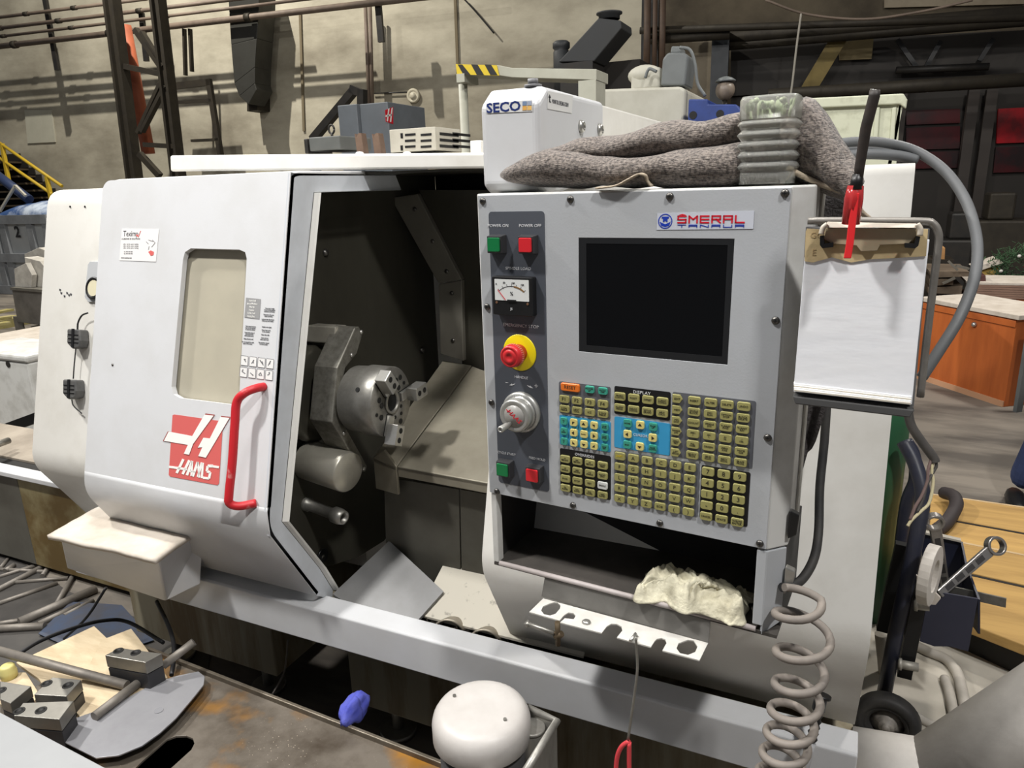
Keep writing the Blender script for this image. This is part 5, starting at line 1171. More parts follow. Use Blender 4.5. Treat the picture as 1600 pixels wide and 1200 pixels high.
tag(B().tube([onW(194, 40, 1.6), onW(232, 240, 1.6)], .12, 14).emit('orange_pipe', mat('orange_oxide', (160, 84, 54), .6, dirt=(110, 60, 42), amount=.6, scale=4)), 'vertical orange-brown pipe beside the lattice column', 'pipe')
rk_ = thing('wall_rack', 'dark rusty open wall frame right of the lattice column', 'rack', onW(310, 240, .8)-V(0, 0, onW(310, 240, .8).z))
for a, c, w in (((262, 136), (330, 128), .12), ((275, 160), (332, 157), .06), ((326, 124), (346, 250), .1), ((300, 220), (343, 218), .05), ((288, 45), (290, 118), .04), ((297, 45), (300, 112), .04)):
    lbar(B(), a, c, w, .08, .8).emit('frame_bar', DKS, rk_)
# curved ventilation duct
dt = thing('wall_duct', 'dark rectangular ventilation duct curving into the back wall', 'duct', onW(385, 165, .5))
pts = [(356, -20, 405, -20), (358, 20, 404, 20), (361, 70, 401, 60), (366, 130, 398, 105), (374, 150, 398, 130), (388, 163, 401, 140)]
for i in range(len(pts)-1):
    a, c = pts[i], pts[i+1]
    wquad(B(), [(a[0], a[1]), (a[2], a[3]), (c[2], c[3]), (c[0], c[1])], .75, .5).emit('duct_section', mat('duct_dark', (58, 58, 54), .45, metal=.3, dirt=(40, 38, 34), amount=.6, scale=4), dt, bevel=.01)
wquad(B(), [(386, 160), (402, 138), (402, 172), (386, 174)], .4, .4).emit('duct_outlet', DKS, dt)
# reel on the wall with its cable
wr_ = thing('wall_reel', 'round white disc fixture on the back wall', 'fixture', onW(647, 162, .02))
c = onW(647, 150, .0)
B().lathe(c, c+WN_*.1, [(.13, 0), (.13, .05), (.10, .07), (.085, .05), (.06, .05), (.06, .08), (0, .08)], 28).emit('disc', mat('reel_white', (186, 180, 160), .5, dirt=(120, 112, 95), amount=.6, scale=12), wr_)
B().tube([onW(582, 146, .05), onW(636, 144, .05)], .012, 6).emit('feed_cable', BLACK, wr_)
cable([onW(722, -5, .1), onW(745, 20, .1), onW(772, 52, .1)], .014, BLACK, 'thin black cable slanting down the wall above the striped gantry')
# right part: dark columns, pipes, gate, red-lit panes
def post(px0, px1, y0, y1, off, m, name, label, cat, floor=True, th=.2):
    a, c_, d, e = onW(px0, y0, off), onW(px1, y0, off), onW(px1-2, y1, off), onW(px0-2, y1, off)
    if floor: d = V(c_.x, c_.y, 0); e = V(a.x, a.y, 0)
    return tag(B().prism([a, c_, d, e], -WN_*th).emit(name, m), label, cat)
for px, r_, lb in ((1012, .05, 'leftmost thin riser pipe on the steel column, top centre'), (1024, .035, 'middle thin riser pipe on the steel column, top centre'), (1036, .045, 'right rusty riser pipe beside the steel column, top centre')):
    tag(B().tube([onW(px, -10, 1.6), onW(px-2, 118, 1.6)], r_, 8).emit('riser_pipe', mat('rusty_riser', (84, 66, 52), .6, dirt=(50, 40, 34), amount=.7, scale=5)), lb, 'pipe')
BRK = mat('grubby_plaster', (140, 130, 112), .85, dirt=(92, 80, 64), amount=.8, scale=2)
post(1003, 1030, -10, 130, 1.2, IRON, 'steel_column', 'dark steel column at top centre with pipes across it', 'column')
post(1046, 1117, 58, 190, .9, BRK, 'plaster_pier', 'pale plastered wall pier behind the grey motor', 'pier')
post(1113, 1140, 48, 190, 1.2, mat('blue_black_steel', (44, 48, 52), .45, dirt=(30, 32, 34), amount=.5, scale=4), 'steel_post', 'blue-black steel post right of the plastered pier', 'column')
for a, c_, r, off, lb in (((1000, 48), (1640, 26), .05, 1.5, 'thin pipe at top right crossing the dark columns'), ((1010, 62), (1140, 54), .07, 1.4, 'short rusty pipe in front of the plastered pier'), ((1130, 60), (1640, 18), .10, 1.0, 'upper thick pipe over the dark gate, top right'), ((1130, 72), (1640, 30), .07, 1.0, 'dirty pipe just below the upper thick pipe, top right'), ((1200, 149), (1640, 122), .09, 1.3, 'lower pipe over the red-lit gate, right')):
    tag(B().tube([onW(*a, off), onW(*c_, off)], r, 10).emit('wall_pipe', DKS), lb, 'pipe')
GATE = mat('dark_gate', (40, 36, 32), .6, dirt=(30, 27, 24), amount=.8, scale=1.2)
gt = thing('hall_gate', 'dark brown hall gate with red-lit glass panes at right', 'gate', onW(1400, 300, .5)-V(0, 0, onW(1400, 300, .5).z))
def gq(pix, off, th, name, m): return wquad(B(), pix, off, th).emit(name, m, gt)
gq([(1142, 70), (1640, 45), (1640, 122), (1142, 150)], .5, .2, 'lintel_panel', GATE)
fl_ = lambda px, off: V(onW(px, 300, off).x, onW(px, 300, off).y, 0)
for x0, x1 in ((1142, 1405), (1405, 1525), (1525, 1660)):
    a, c_ = onW(x0, 152-(x0-1142)*.055, .4), onW(x1, 152-(x1-1142)*.055, .4)
    B().prism([a, c_, V(c_.x, c_.y, 0), V(a.x, a.y, 0)], -WN_*.1).emit('gate_leaf', GATE, gt)
FRM = mat('gate_frame', (54, 48, 44), .55, dirt=(42, 38, 34), amount=.6, scale=3)
for x in (1410, 1522, 1550):
    a = onW(x, 140, .55); B().bar(a, V(a.x, a.y, 0), .14, .1, up=WN_).emit('gate_stile', FRM, gt)
REDG = mat('red_lit_pane', (140, 8, 20), .3, emit=(200, 8, 20), estr=.04, dirt=(40, 4, 8), amount=1, scale=1.1, sharp=.08)
REDD = mat('dim_red_pane', (66, 8, 14), .3, dirt=(24, 8, 10), amount=1, scale=1.3, sharp=.08)
for q_ in ([(1416, 172), (1500, 170), (1500, 192), (1416, 195)], [(1416, 200), (1500, 197), (1500, 232), (1416, 234)], [(1416, 238), (1500, 236), (1500, 262), (1416, 264)], [(1560, 170), (1620, 167), (1620, 222), (1557, 224)], [(1556, 230), (1620, 228), (1620, 268), (1552, 270)]):
    gq(q_, .46, .04, 'glass_pane', REDG if q_[0][0] > 1500 and q_[0][1] < 200 else REDD)
tag(B().bar(onW(1318, 48, .86), onW(1250, 162, .86), .22, .08, up=WN_).emit('diagonal_brace', mat('yellow_brown_brace', (112, 96, 46), .6, dirt=(70, 60, 36), amount=.6, scale=3)), 'yellow-brown diagonal brace at top right above white tub', 'brace')
cable([onW(1196, 0, 2), onW(1260, 22, 2), onW(1350, 30, 2), onW(1440, 18, 2), onW(1520, 0, 2)], .016, PIPE, 'thin sagging cable across the top right corner')
cable([onW(1252, 20, 2), onW(1245, 70, 2), onW(1238, 130, 2), onW(1234, 155, 2)], .014, mat('pale_cord', (150, 146, 136), .6), 'thin pale cord hanging above the white tub')
tag(wquad(B(), [(1382, 0), (1600, -12), (1600, 6), (1382, 12)], .06, .05).emit('wall_board', BRK), 'pale board at top edge above the right pipes', 'board')
for q_ in ([(1310, 66), (1365, 60), (1362, 92), (1312, 94)],): tag(wquad(B(), q_, .62, .05).emit('wall_board', mat('dull_yellow_board', (104, 92, 62), .7, dirt=(70, 62, 44), amount=.6, scale=3)), 'dull yellow board behind the diagonal brace, top right', 'board')
for a, c_, lb in (((1402, 62), (1434, 108), 'left dark hook bar on the dark gate lintel'), ((1470, 64), (1446, 106), 'middle dark hook bar on the dark gate lintel'), ((1552, 60), (1530, 95), 'right dark hook bar on the dark gate lintel')):
    tag(B().bar(onW(*a, .65), onW(*c_, .65), .06, .04, up=WN_).emit('hook_bar', BLACK), lb, 'bar')
tag(B().tube([onW(1400, 110, .7), onW(1545, 104, .7)], .05, 8).emit('lamp_tube', IRON), 'dark horizontal bar on the gate lintel, top right', 'bar')

# ================================================================ machines between the lathe and the back wall
def Yd(px, py, D): return onD(px, py, D).y
def fbox(name, px0, py0, px1, py1, D, depth, m, parent=None, bevel=.004, floor=False, Y=None):
    Y = Y or Yd((px0+px1)/2, (py0+py1)/2, D)
    a, c_ = onY(px0, py0, Y), onY(px1, py1, Y); z0 = 0 if floor else min(a.z, c_.z)
    return B().box((a.x, Y, z0), (c_.x, Y+depth, max(a.z, c_.z))).emit(name, m, parent, bevel=bevel)
def fpoly(name, pix, Y, depth, m, parent=None, bevel=0):
    return B().prism([onY(x, y, Y) for x, y in pix], (0, depth, 0)).emit(name, m, parent, bevel=bevel)
MG = mat('mill_blue_grey', (112, 118, 124), .45, dirt=(86, 90, 94), amount=.5, scale=3)
Ym = Yd(570, 200, 8.6)
ml = thing('milling_machine', 'tall blue-grey machine with small red logo behind roof cover', 'machine', V(onY(565, 200, Ym).x, Ym+.5, 0))
a, c_ = onY(527, 165, Ym), onY(557, 165, Ym); d = onY(601, 163, Ym)
B().box((a.x, Ym, 0), (c_.x, Ym+.9, a.z)).emit('mill_column', MG, ml, bevel=.01); B().box((c_.x, Ym+.06, 0), (d.x, Ym+.9, a.z)).emit('mill_column', MG, ml, bevel=.01)
e_ = onX(610, 182, d.x+.002)
xs_ = lambda px, py: onX(px, py, d.x)
lp_ = B().prism([xs_(*p)+V(.001, 0, 0) for p in ((601.5, 172), (614, 167), (614, 194), (602.5, 190))], (.003, 0, 0)).emit('red_logo', LRED, ml)
for q_ in ([(606, 170), (608, 169), (605.5, 190), (603.5, 189)], [(611, 169), (613, 168), (610.5, 191), (608.5, 190.5)], [(602, 180), (611, 178), (611, 181), (602, 183)]): B().prism([xs_(*p)+V(.005, 0, 0) for p in q_], (.002, 0, 0)).emit('logo_stroke', LOGOWHITE, lp_)
Ya = Ym+.95
b = B().bar(onY(489, 218, Ya), onY(552, 143, Ya), .10, .10).bar(onY(549, 139, Ya), onY(566, 146, Ya), .10, .10).bar(onY(566, 140, Ya), onY(566, 180, Ya), .10, .10); b.emit('bent_arm', IRON, ml)
q_ = onY(489, 218, Ya); B().box((q_.x-.06, Ya-.05, 0), (q_.x+.06, Ya+.05, q_.z)).emit('arm_post', IRON, ml)
# on the lathe roof: vented box, dark box with eyebolt, rusty brackets
VB = mat('vent_box_cream', (176, 172, 160), .5, dirt=(140, 134, 120), amount=.5, scale=10)
Yv = 2.35
vb = thing('vent_box', 'cream metal box with rows of vent slots on the lathe roof', 'box', V(onY(640, 230, Yv).x, Yv+.1, onY(640, 240, Yv).z))
a, c_ = onY(608, 203, Yv), onY(682, 240, Yv)
sY = onX(719, 205, c_.x).y
B().box((a.x, Yv, c_.z+.012), (c_.x, sY, a.z)).emit('box_body', VB, vb, bevel=.002)
sh = (onY(608, 203, Yv)-V(a.x, Yv, a.z))
for r in range(3):
    for k in range(2):
        p0_ = onY(633+k*24.5, 211+r*9.3, Yv); w_ = .042*(Yv/2.2); B().box((p0_.x, Yv-.0015, p0_.z-.004), (p0_.x+w_, Yv+.0005, p0_.z+.004)).emit('vent_slot', BLACK, vb)
    for k in range(2):
        p0_ = onX(687+k*20, 209+r*9.5, c_.x); B().box((c_.x-.0005, p0_.y, p0_.z-.005), (c_.x+.0015, p0_.y+.14, p0_.z+.005)).emit('vent_slot', BLACK, vb)
for py in (211, 230): p0_ = onY(626, py, Yv); B().box((p0_.x, Yv-.0015, p0_.z-.012), (p0_.x+.010, Yv+.0005, p0_.z+.006)).emit('key_slot', BLACK, vb)
Ye = 2.3
db = thing('motor_box', 'low dark grey box with lifting eye on the lathe roof', 'box', V(onY(507, 230, Ye).x, Ye+.1, onY(507, 238, Ye).z))
a, c_ = onY(482, 215, Ye), onY(533, 242, Ye)
B().box((a.x, Ye, c_.z+.02), (c_.x, Ye+.2, a.z)).emit('box_body', mat('box_dark_grey', (84, 86, 84), .5, dirt=(62, 62, 60), amount=.5, scale=9), db, bevel=.004)
pe = onY(519, 214, Ye+.08); pts = [pe+V(.013*math.cos(t*math.pi/8), 0, .028+.016*math.sin(t*math.pi/8)) for t in range(17)]
B().tube(pts, .004, 8).tube([pe+V(0, 0, -.004), pe+V(0, 0, .014)], .005, 8).emit('lifting_eye', IRON, db)
fbox('box_end', 474, 217, 482, 240, 0, .15, IRON, db, Y=Ye+.02)
RB_ = mat('rusty_bracket', (98, 78, 64), .7, dirt=(66, 50, 42), amount=.6, scale=20)
for (px, lb) in ((559, 'left rusty forked bracket standing on the lathe roof'), (586, 'right rusty forked bracket standing on the lathe roof')):
    Yb_ = 2.25
    pix = [(px-5, 209), (px-2, 215), (px+1, 208), (px+5, 208), (px+10, 240), (px-1, 240)]
    tag(fpoly('forked_bracket', pix, Yb_, .03, RB_), lb, 'bracket', 'rusty brackets on the roof')
# striped gantry
Yg = Yd(760, 110, 4.9)
ga = thing('striped_gantry', 'pale gantry beam with yellow and black striped end on a post', 'gantry', V(onY(724, 130, Yg).x, Yg, 0))
GP = mat('gantry_pale', (172, 172, 158), .5, dirt=(138, 134, 118), amount=.5, scale=5)
YEL = mat('hazard_yellow', (204, 178, 44), .5); HB = mat('hazard_black', (34, 34, 34), .5)
a, c_ = onY(712, 100, Yg), onY(932, 122, Yg)
fpoly('gantry_beam', [(712.5, 100), (780, 102), (800, 106), (932, 108), (932, 125), (800, 121), (780, 118), (714, 116)], Yg, .25, GP, ga, .004)
hz_ = fpoly('hazard_board', [(712, 100), (776, 102), (780, 118), (714, 116.5)], Yg-.006, .005, YEL, ga)
for x in (714, 736, 757): fpoly('black_stripe', [(x, 100.5), (x+10, 101), (x+20, 117), (x+9, 117)] if x > 714 else [(x+1, 100.5), (x+8, 100.7), (x+21, 116.8), (x+10, 116.6)], Yg-.009, .003, HB, hz_)
b0 = onY(714, 116, Yg); b1 = onY(727, 128, Yg); B().box((b0.x, Yg-.01, b1.z), (b1.x, Yg+.2, b0.z)).emit('post_head', GP, ga)
c0_ = onY(723, 128, Yg+.1); B().cyl(V(c0_.x, Yg+.1, 0), V(c0_.x, Yg+.1, b1.z), .032).emit('gantry_post', GP, ga)
c1_ = onY(925, 128, Yg+.1); B().box((c1_.x-.06, Yg, 0), (c1_.x+.06, Yg+.2, c1_.z)).emit('gantry_post', GP, ga)
# black chimney
Yc = Yd(900, 70, 7.5)
ch = thing('black_chimney', 'slanting black square exhaust duct behind the striped gantry', 'duct', V(onY(900, 100, Yc).x, Yc, 0))
BK = mat('matt_black_duct', (44, 46, 48), .55, dirt=(62, 62, 60), amount=.4, scale=4)
fpoly('duct_trunk', [(872, 97), (935, 28), (970, 32), (971, 44), (928, 96)], Yc, .4, BK, ch, .01)
p = onY(952, 24, Yc+.2); B().lathe(p-V(0, 0, .04), p+V(0, 0, .03), [(.11, 0), (.11, .04), (.135, .05), (.135, .065), (.1, .065), (.1, 0)], 24).emit('duct_collar', BK, ch)
B().box((onY(875, 97, Yc).x, Yc, 0), (onY(926, 97, Yc).x, Yc+.4, onY(900, 97, Yc).z)).emit('duct_stand', IRON, ch)
p = onY(877, 72, Yc+.3); b = B().lathe(V(p.x, p.y, 0), V(p.x, p.y, p.z+.05), [(.09, p.z-.5), (.09, p.z-.06), (.075, p.z-.04), (.095, p.z-.02), (.095, p.z+.03), (.07, p.z+.05)], 20); b.emit('vent_cowl', BK, ch)
B().box((onY(825, 101, Yc+.6).x, Yc+.6, 0), (onY(1000, 92, Yc+.6).x, Yc+1.2, onY(1000, 92, Yc+.6).z)).emit('duct_cabinet', mat('cabinet_black_brown', (40, 36, 32), .6, dirt=(26, 24, 22), amount=.6, scale=3), ch)
# big white machine with grey motor
Yw = Yd(990, 165, 5.6)
wm = thing('white_machine', 'large white enclosed machine with grey motor on top, centre back', 'machine', V(onY(990, 165, Yw).x, Yw+.5, 0))
WM = mat('machine_white', (190, 188, 176), .5, dirt=(150, 146, 130), amount=.5, scale=4)
a, c_ = onY(912, 139, Yw), onY(1070, 150, Yw)
fpoly('machine_head', [(918, 140), (1064, 135), (1070, 140), (1068, 192), (1062, 196), (918, 196), (911, 150)], Yw, .9, WM, wm, .02)
B().box((a.x+.05, Yw+.1, 0), (c_.x-.05, Yw+.8, onY(990, 190, Yw).z)).emit('machine_column', WM, wm)
fbox('motor_seat', 985, 108, 1032, 140, 0, .35, WM, wm, .03, Y=Yw+.2)
p = onY(1008, 118, Yw+.3); B().ball(p, (.14, .12, .08), 18, 10).emit('gear_housing', WM, wm)
MOT = mat('motor_grey', (110, 114, 114), .45, dirt=(84, 86, 86), amount=.5, scale=5)
fpoly('spindle_motor', [(1035, 92), (1043, 82), (1070, 82), (1076, 88), (1070, 134), (1032, 134)], Yw+.1, .3, MOT, wm, .015)
fpoly('motor_terminal', [(1049, 72), (1062, 72), (1064, 83), (1047, 83)], Yw+.15, .2, MOT, wm, .01)
B().tube(smooth_path([onY(1062, 74, Yw+.1), onY(1078, 78, Yw+.1), onY(1086, 100, Yw+.1), onY(1090, 130, Yw+.1), onY(1102, 150, Yw+.1)], 6), .012, 8).emit('motor_cable', MOT, wm)
B().tube(smooth_path([onY(1008, 122, Yw+.1), onY(1014, 108, Yw+.1), onY(1026, 112, Yw+.1)], 6), .012, 8).emit('motor_cable', MOT, wm)
Yb2 = Yd(1110, 180, 5.2)
bl_ = thing('blue_machine', 'blue painted machine body beside the white machine, behind towel', 'machine', V(onY(1115, 190, Yb2).x, Yb2, 0))
BLM = mat('machine_blue', (44, 66, 132), .45, dirt=(30, 40, 80), amount=.5, scale=6)
a = onY(1076, 163, Yb2); c_ = onY(1150, 163, Yb2)
fpoly('blue_casing', [(1076, 155), (1106, 155), (1106, 163), (1150, 163), (1162, 178), (1155, 205), (1074, 205)], Yb2, .4, BLM, bl_, .008)
B().box((a.x, Yb2+.02, 0), (c_.x, Yb2+.38, onY(1100, 195, Yb2).z)).emit('blue_stand', BLM, bl_)
for px, py in ((1083, 180), (1125, 178)): p = onY(px, py, Yb2); B().cyl(p, p+V(0, -.004, 0), .028, n=18).emit('casing_hole', BLACK, bl_)
pts = [onY(1135+18*math.cos(t*math.pi/10), 205-16*math.sin(t*math.pi/10), Yb2-.05) for t in range(11)]
tag(B().tube(pts, .016, 10).emit('white_hose', mat('hose_white', (176, 176, 160), .5)), 'short white hose arch in front of the blue machine', 'hose')
lm = thing('round_lamp', 'small globe-shaped dusty lamp hanging over the blue machine', 'lamp', onY(1134, 160, Yb2+.6))
p = onY(1133, 141, Yb2+.6); B().ball(p, (.075, .075, .075), 20, 12).emit('globe', mat('dusty_globe', (128, 116, 104), .4, dirt=(90, 80, 70), amount=.5, scale=9), lm)
B().lathe(p+V(0, 0, .06), p+V(0, 0, .1), [(.075, 0), (.08, .01), (.05, .03), (.02, .04)], 20).emit('lamp_collar', MOT, lm)
B().cyl(V(p.x, p.y, 0), p-V(0, 0, .07), .02).emit('lamp_post', IRON, lm)
# white tub behind the towel
Yt_ = Yd(1290, 200, 3.4)
tb = thing('white_tub', 'pale green-white plastic tub with dirty rim behind the towel', 'tub', V(onY(1290, 230, Yt_).x, Yt_+.3, 0))
TUB = mat('tub_pale', (192, 194, 172), .5, dirt=(140, 140, 116), amount=.5, scale=16, sharp=.1, centre=.6)
fpoly('tub_wall', [(1168, 166), (1408, 160), (1400, 262), (1160, 262)], Yt_, .02, TUB, tb)
a, c_ = onY(1168, 166, Yt_), onY(1406, 160, Yt_)
B().prism([V(c_.x, Yt_, c_.z), V(c_.x, Yt_+.5, c_.z), V(c_.x-.03, Yt_+.5, c_.z-.35), V(c_.x-.03, Yt_, c_.z-.35)], (.015, 0, 0)).emit('tub_wall', TUB, tb)
b = B().prism([onY(1158, 160, Yt_-.02), onY(1170, 158, Yt_-.02), onY(1412, 146, Yt_-.02), onY(1418, 156, Yt_-.02), onY(1416, 170, Yt_-.02), onY(1406, 163, Yt_-.02), onY(1200, 172, Yt_-.02), onY(1160, 196, Yt_-.02), onY(1153, 192, Yt_-.02)], (0, .03, 0)); b.emit('tub_rim', TUB, tb, bevel=.006)
for x in (1372, 1398): fpoly('tub_rib', [(x-4, 168), (x+3, 167), (x-1, 225), (x-8, 225)], Yt_-.012, .02, TUB, tb, .004)
B().box((a.x+.05, Yt_+.03, 0), (c_.x-.05, Yt_+.45, a.z-.3)).emit('tub_stand', IRON, tb)
# stack edge white block left of the arm head and dark gap piece
fbx = fbox('machine_edge', 734, 220, 752, 245, 0, .1, WHITE, None, Y=2.4); tag(fbx, 'small white block on the lathe roof beside the arm head', 'block')

# ================================================================ far left: stairs, skip, bins
Ys = Yd(40, 270, 15.8)
stt = thing('stair_flight', 'dark wooden stair flight with yellow handrails at far left', 'stairs', onY(40, 300, Ys)-V(0, 0, onY(40, 300, Ys).z))
WD = mat('dark_tread', (70, 58, 40), .7, dirt=(44, 36, 26), amount=.6, scale=5); YR = mat('rail_yellow', (198, 166, 44), .5)
for i in range(8):
    y = 245+i*11; p, q = onY(-60, y, Ys+.3), onY(18+i*11, y, Ys+.3)
    B().box((p.x, Ys+.1, q.z-.14), (q.x, Ys+.5-.0, q.z-.10)).emit('stair_tread', WD, stt)
    B().box((p.x, Ys+.5, q.z-.14), (q.x, Ys+.52, q.z+.08)).emit('stair_riser', mat('dark_riser', (40, 36, 30), .8), stt)
for a, c_ in (((-30, 203), (97, 291)), ((-30, 227), (82, 304))): B().tube([onY(*a, Ys), onY(*c_, Ys)], .034, 8).emit('handrail', YR, stt)
for a, c_ in (((3, 224), (14, 285)), ((73, 276), (81, 315))): B().bar(onY(*a, Ys), onY(*c_, Ys), .07, .07).emit('rail_post', YR, stt)
Yk_ = 8.5
sk_ = thing('waste_skip', 'grey ribbed steel waste skip marked 2 at far left', 'skip', V(-14, 9.2, 0))
SKM = mat('skip_grey', (158, 162, 164), .5, dirt=(190, 190, 186), amount=.5, scale=1.5)
a, c_ = onY(-60, 340, Yk_), onY(74, 340, Yk_)
B().box((a.x, Yk_, .12), (c_.x, Yk_+1.4, c_.z)).emit('skip_body', SKM, sk_, bevel=.02)
SKR = mat('skip_rib', (130, 133, 136), .5, dirt=(70, 72, 74), amount=.5, scale=3)
for x in (-8, 6, 48, 73): 
    p = onY(x, 345, Yk_); B().box((p.x-.08, Yk_-.06, .14), (p.x+.08, Yk_, p.z)).emit('skip_rib', SKR, sk_)
for y in (342, 402, 452): p = onY(30, y, Yk_); B().box((a.x, Yk_-.07, p.z-.09), (c_.x+.05, Yk_-.005, p.z+.07)).emit('skip_band', SKR, sk_)
for x in (10, 68): p = onY(x, 455, Yk_); B().cyl(V(p.x-.05, Yk_+.2, .1), V(p.x+.05, Yk_+.2, .1), .1).emit('skip_wheel', BLACK, sk_)
text('2', frame(onY(27, 363, Yk_-.03), V(1, 0, 0), V(0, 0, 1), V(0, -1, 0)), .28, BLACK, sk_, 1.1, name='bold_lettering', thick=.002)
def sackf(px0, px1, ytop, ybot, Y, seed):
    def f(u, v):
        x = px0+(px1-px0)*u; yt = ytop+(ybot-ytop)*(1-math.sin(math.pi*u)**.6*(.75+.25*mnoise.noise(V(u*4, seed, 0))))
        p, q = onY(x, yt, Y), onY(x, ybot, Y); t = v*math.pi
        return V(p.x, Y+.45-.45*math.cos(t), q.z+(p.z-q.z)*math.sin(t))
    return f
tag(B().grid(sackf(-10, 82, 307, 337, Yk_+.1, 3), 24, 12).emit('blue_sack', mat('blue_white_sack', (46, 74, 120), .7, dirt=(190, 200, 212), amount=.9, scale=1.6, sharp=.08)), 'blue and white sack heaped on top of the grey skip', 'sack')
tag(B().tube([onY(-20, 262, Yk_+.6), onY(46, 312, Yk_+.6)], .09, 10).emit('blue_tube', mat('navy_tube', (42, 54, 84), .5)), 'dark blue tube leaning over the grey skip', 'tube')
tag(B().bar(onY(0, 330, Yk_+.3), onY(24, 290, Yk_+.3), .04, .04).bar(onY(24, 290, Yk_+.3), onY(40, 306, Yk_+.3), .04, .04).emit('bent_strip', mat('strip_pale', (176, 172, 160), .5)), 'bent pale metal strip sticking out of the grey skip', 'strip')
Yn = 5.9
bn = thing('metal_bin', 'dark steel tilting bin on legs holding white blocks, far left', 'bin', V(onY(45, 500, Yn).x, Yn+.3, 0))
BN = mat('bin_steel', (120, 116, 110), .5, metal=.3, dirt=(66, 64, 60), amount=.6, scale=4)
fpoly('bin_body', [(18, 451), (78, 456), (74, 510), (27, 503)], Yn, .6, BN, bn, .01)
fpoly('bin_rim', [(16, 449), (80, 454), (80, 458), (16, 453)], Yn-.03, .66, GREYSTRIP, bn)
for x, y in ((31, 505), (70, 509)): p = onY(x, y, Yn+.1); B().box((p.x-.04, Yn+.05, 0), (p.x+.04, Yn+.13, p.z+.1)).emit('bin_leg', BN, bn)
BLK2 = mat('dusty_block', (200, 196, 186), .7, dirt=(120, 112, 104), amount=.7, scale=5)
for pix, y_, lb in (([(38, 402), (62, 408), (80, 430), (80, 458), (48, 452)], 6.05, 'larger dusty pale block tilted in the steel bin'), ([(22, 420), (40, 411), (50, 430), (48, 455), (24, 452)], 5.96, 'smaller dusty pale block at left in the steel bin'), ([(38, 397), (60, 387), (82, 395), (80, 456), (42, 453)], 6.3, 'flat pale block on top of the others in the steel bin')):
    tag(fpoly('pale_block', pix, y_, .07 if y_ < 6 else .18, BLK2, None, .005), lb, 'block', 'pale blocks in the steel bin')
pg = thing('green_pallet', 'faded green-yellow wooden pallet at far left edge', 'pallet', V(onZ(15, 500, .05).x, onZ(15, 500, .05).y, 0))
PGM = mat('pallet_green', (148, 138, 74), .7, dirt=(190, 180, 150), amount=.6, scale=5)
for i, (p, q) in enumerate((((-20, 491), (16, 484)), ((-20, 500), (16, 495)), ((-20, 509), (14, 504)))):
    B().bar(onZ(*p, .14), onZ(*q, .14), .14, .03).emit('pallet_board', PGM, pg)
for x in (-10, 8): p = onZ(x, 498, .12); B().box((p.x-.1, p.y-.3, 0), (p.x+.1, p.y+.3, .12)).emit('pallet_block', PGM, pg)
Yb3 = 3.05
wb = thing('white_cabinet', 'dirty white plastic cabinet with lid at the left edge', 'cabinet', V(onY(20, 640, Yb3).x, Yb3+.3, 0))
WP = mat('dirty_white_plastic', (206, 206, 202), .5, dirt=(130, 126, 116), amount=.6, scale=7, centre=.62)
a, c_ = onY(-60, 556, Yb3), onY(40, 556, Yb3); sY = onX(54, 560, c_.x).y
z_b = .0
B().box((a.x, Yb3, .05), (c_.x, Yb3+.45, a.z)).emit('cabinet_body', WP, wb, bevel=.015)
B().box((a.x, Yb3-.01, a.z), (c_.x+.01, Yb3+.46, a.z+.055)).emit('cabinet_lid', WP, wb, bevel=.018)
p = onY(13, 569, Yb3); B().cyl(p, p+V(0, -.004, 0), .024, n=16).emit('round_lock', IRON, wb)
B().box((a.x, Yb3+.02, 0), (c_.x-.02, Yb3+.43, .05)).emit('cabinet_plinth', IRON, wb)
for dz in (.06, .14): 
    pts = [V(c_.x+.004, Yb3+.2+.03*math.cos(t*math.pi/8), a.z-dz-.04+.035*math.sin(t*math.pi/8)) for t in range(17)]; B().tube(pts, .006, 6).emit('side_loop', WP, wb)
cbx = thing('cardboard_box', 'flat brown cardboard box behind the white cabinet, far left', 'box', V(onY(40, 580, 4.1).x, 4.4, 0))
CBM = mat('cardboard', (176, 132, 84), .8, dirt=(150, 108, 66), amount=.4, scale=6)
a, c_ = onY(-40, 545, 4.1), onY(70, 545, 4.1)
B().box((a.x, 4.1, 0), (c_.x, 5.0, c_.z)).emit('carton', CBM, cbx, bevel=.005); B().box((a.x-.01, 4.09, c_.z), (c_.x+.01, 5.01, c_.z+.03)).emit('carton_lid', DUST, cbx)

# ================================================================ right side: cart, box with spanners, wooden platform
FLR2 = mat('pale_floor', (186, 180, 168), .85, dirt=(150, 144, 132), amount=.7, scale=3, bump=.1, bscale=30)
tag(B().prism([onZ(1240, 1330, .004), onZ(1700, 1330, .004), onZ(1700, 1010, .004), onZ(1545, 985, .004), onZ(1390, 900, .004), onZ(1330, 940, .004)], (0, 0, -.003)).emit('floor_patch', FLR2), 'pale dusty concrete patch on the floor at lower right', 'patch')
Yc_ = 2.28
cart = thing('gas_cart', 'dark navy tubular gas bottle cart with rubber wheel right of lathe', 'cart', onZ(1385, 1150, 0))
NV = mat('navy_frame', (34, 38, 56), .4, dirt=(70, 68, 66), amount=.4, scale=12)
cc_ = lambda px, py, Y=Yc_: onY(px, py, Y)
B().tube(smooth_path([cc_(1412, 690, 2.45), cc_(1428, 720, 2.42), cc_(1440, 760, 2.38), cc_(1441, 790, 2.36)], 6)+[cc_(1424, 880), cc_(1400, 985), cc_(1379, 1098)], .022, 14).emit('frame_tube', NV, cart)
B().tube(smooth_path([cc_(1416, 690, 2.75), cc_(1428, 712, 2.75), cc_(1430, 750, 2.75), cc_(1416, 790, 2.75), cc_(1405, 880, 2.75), cc_(1395, 1000, 2.75)], 6), .022, 14).emit('frame_tube', NV, cart)
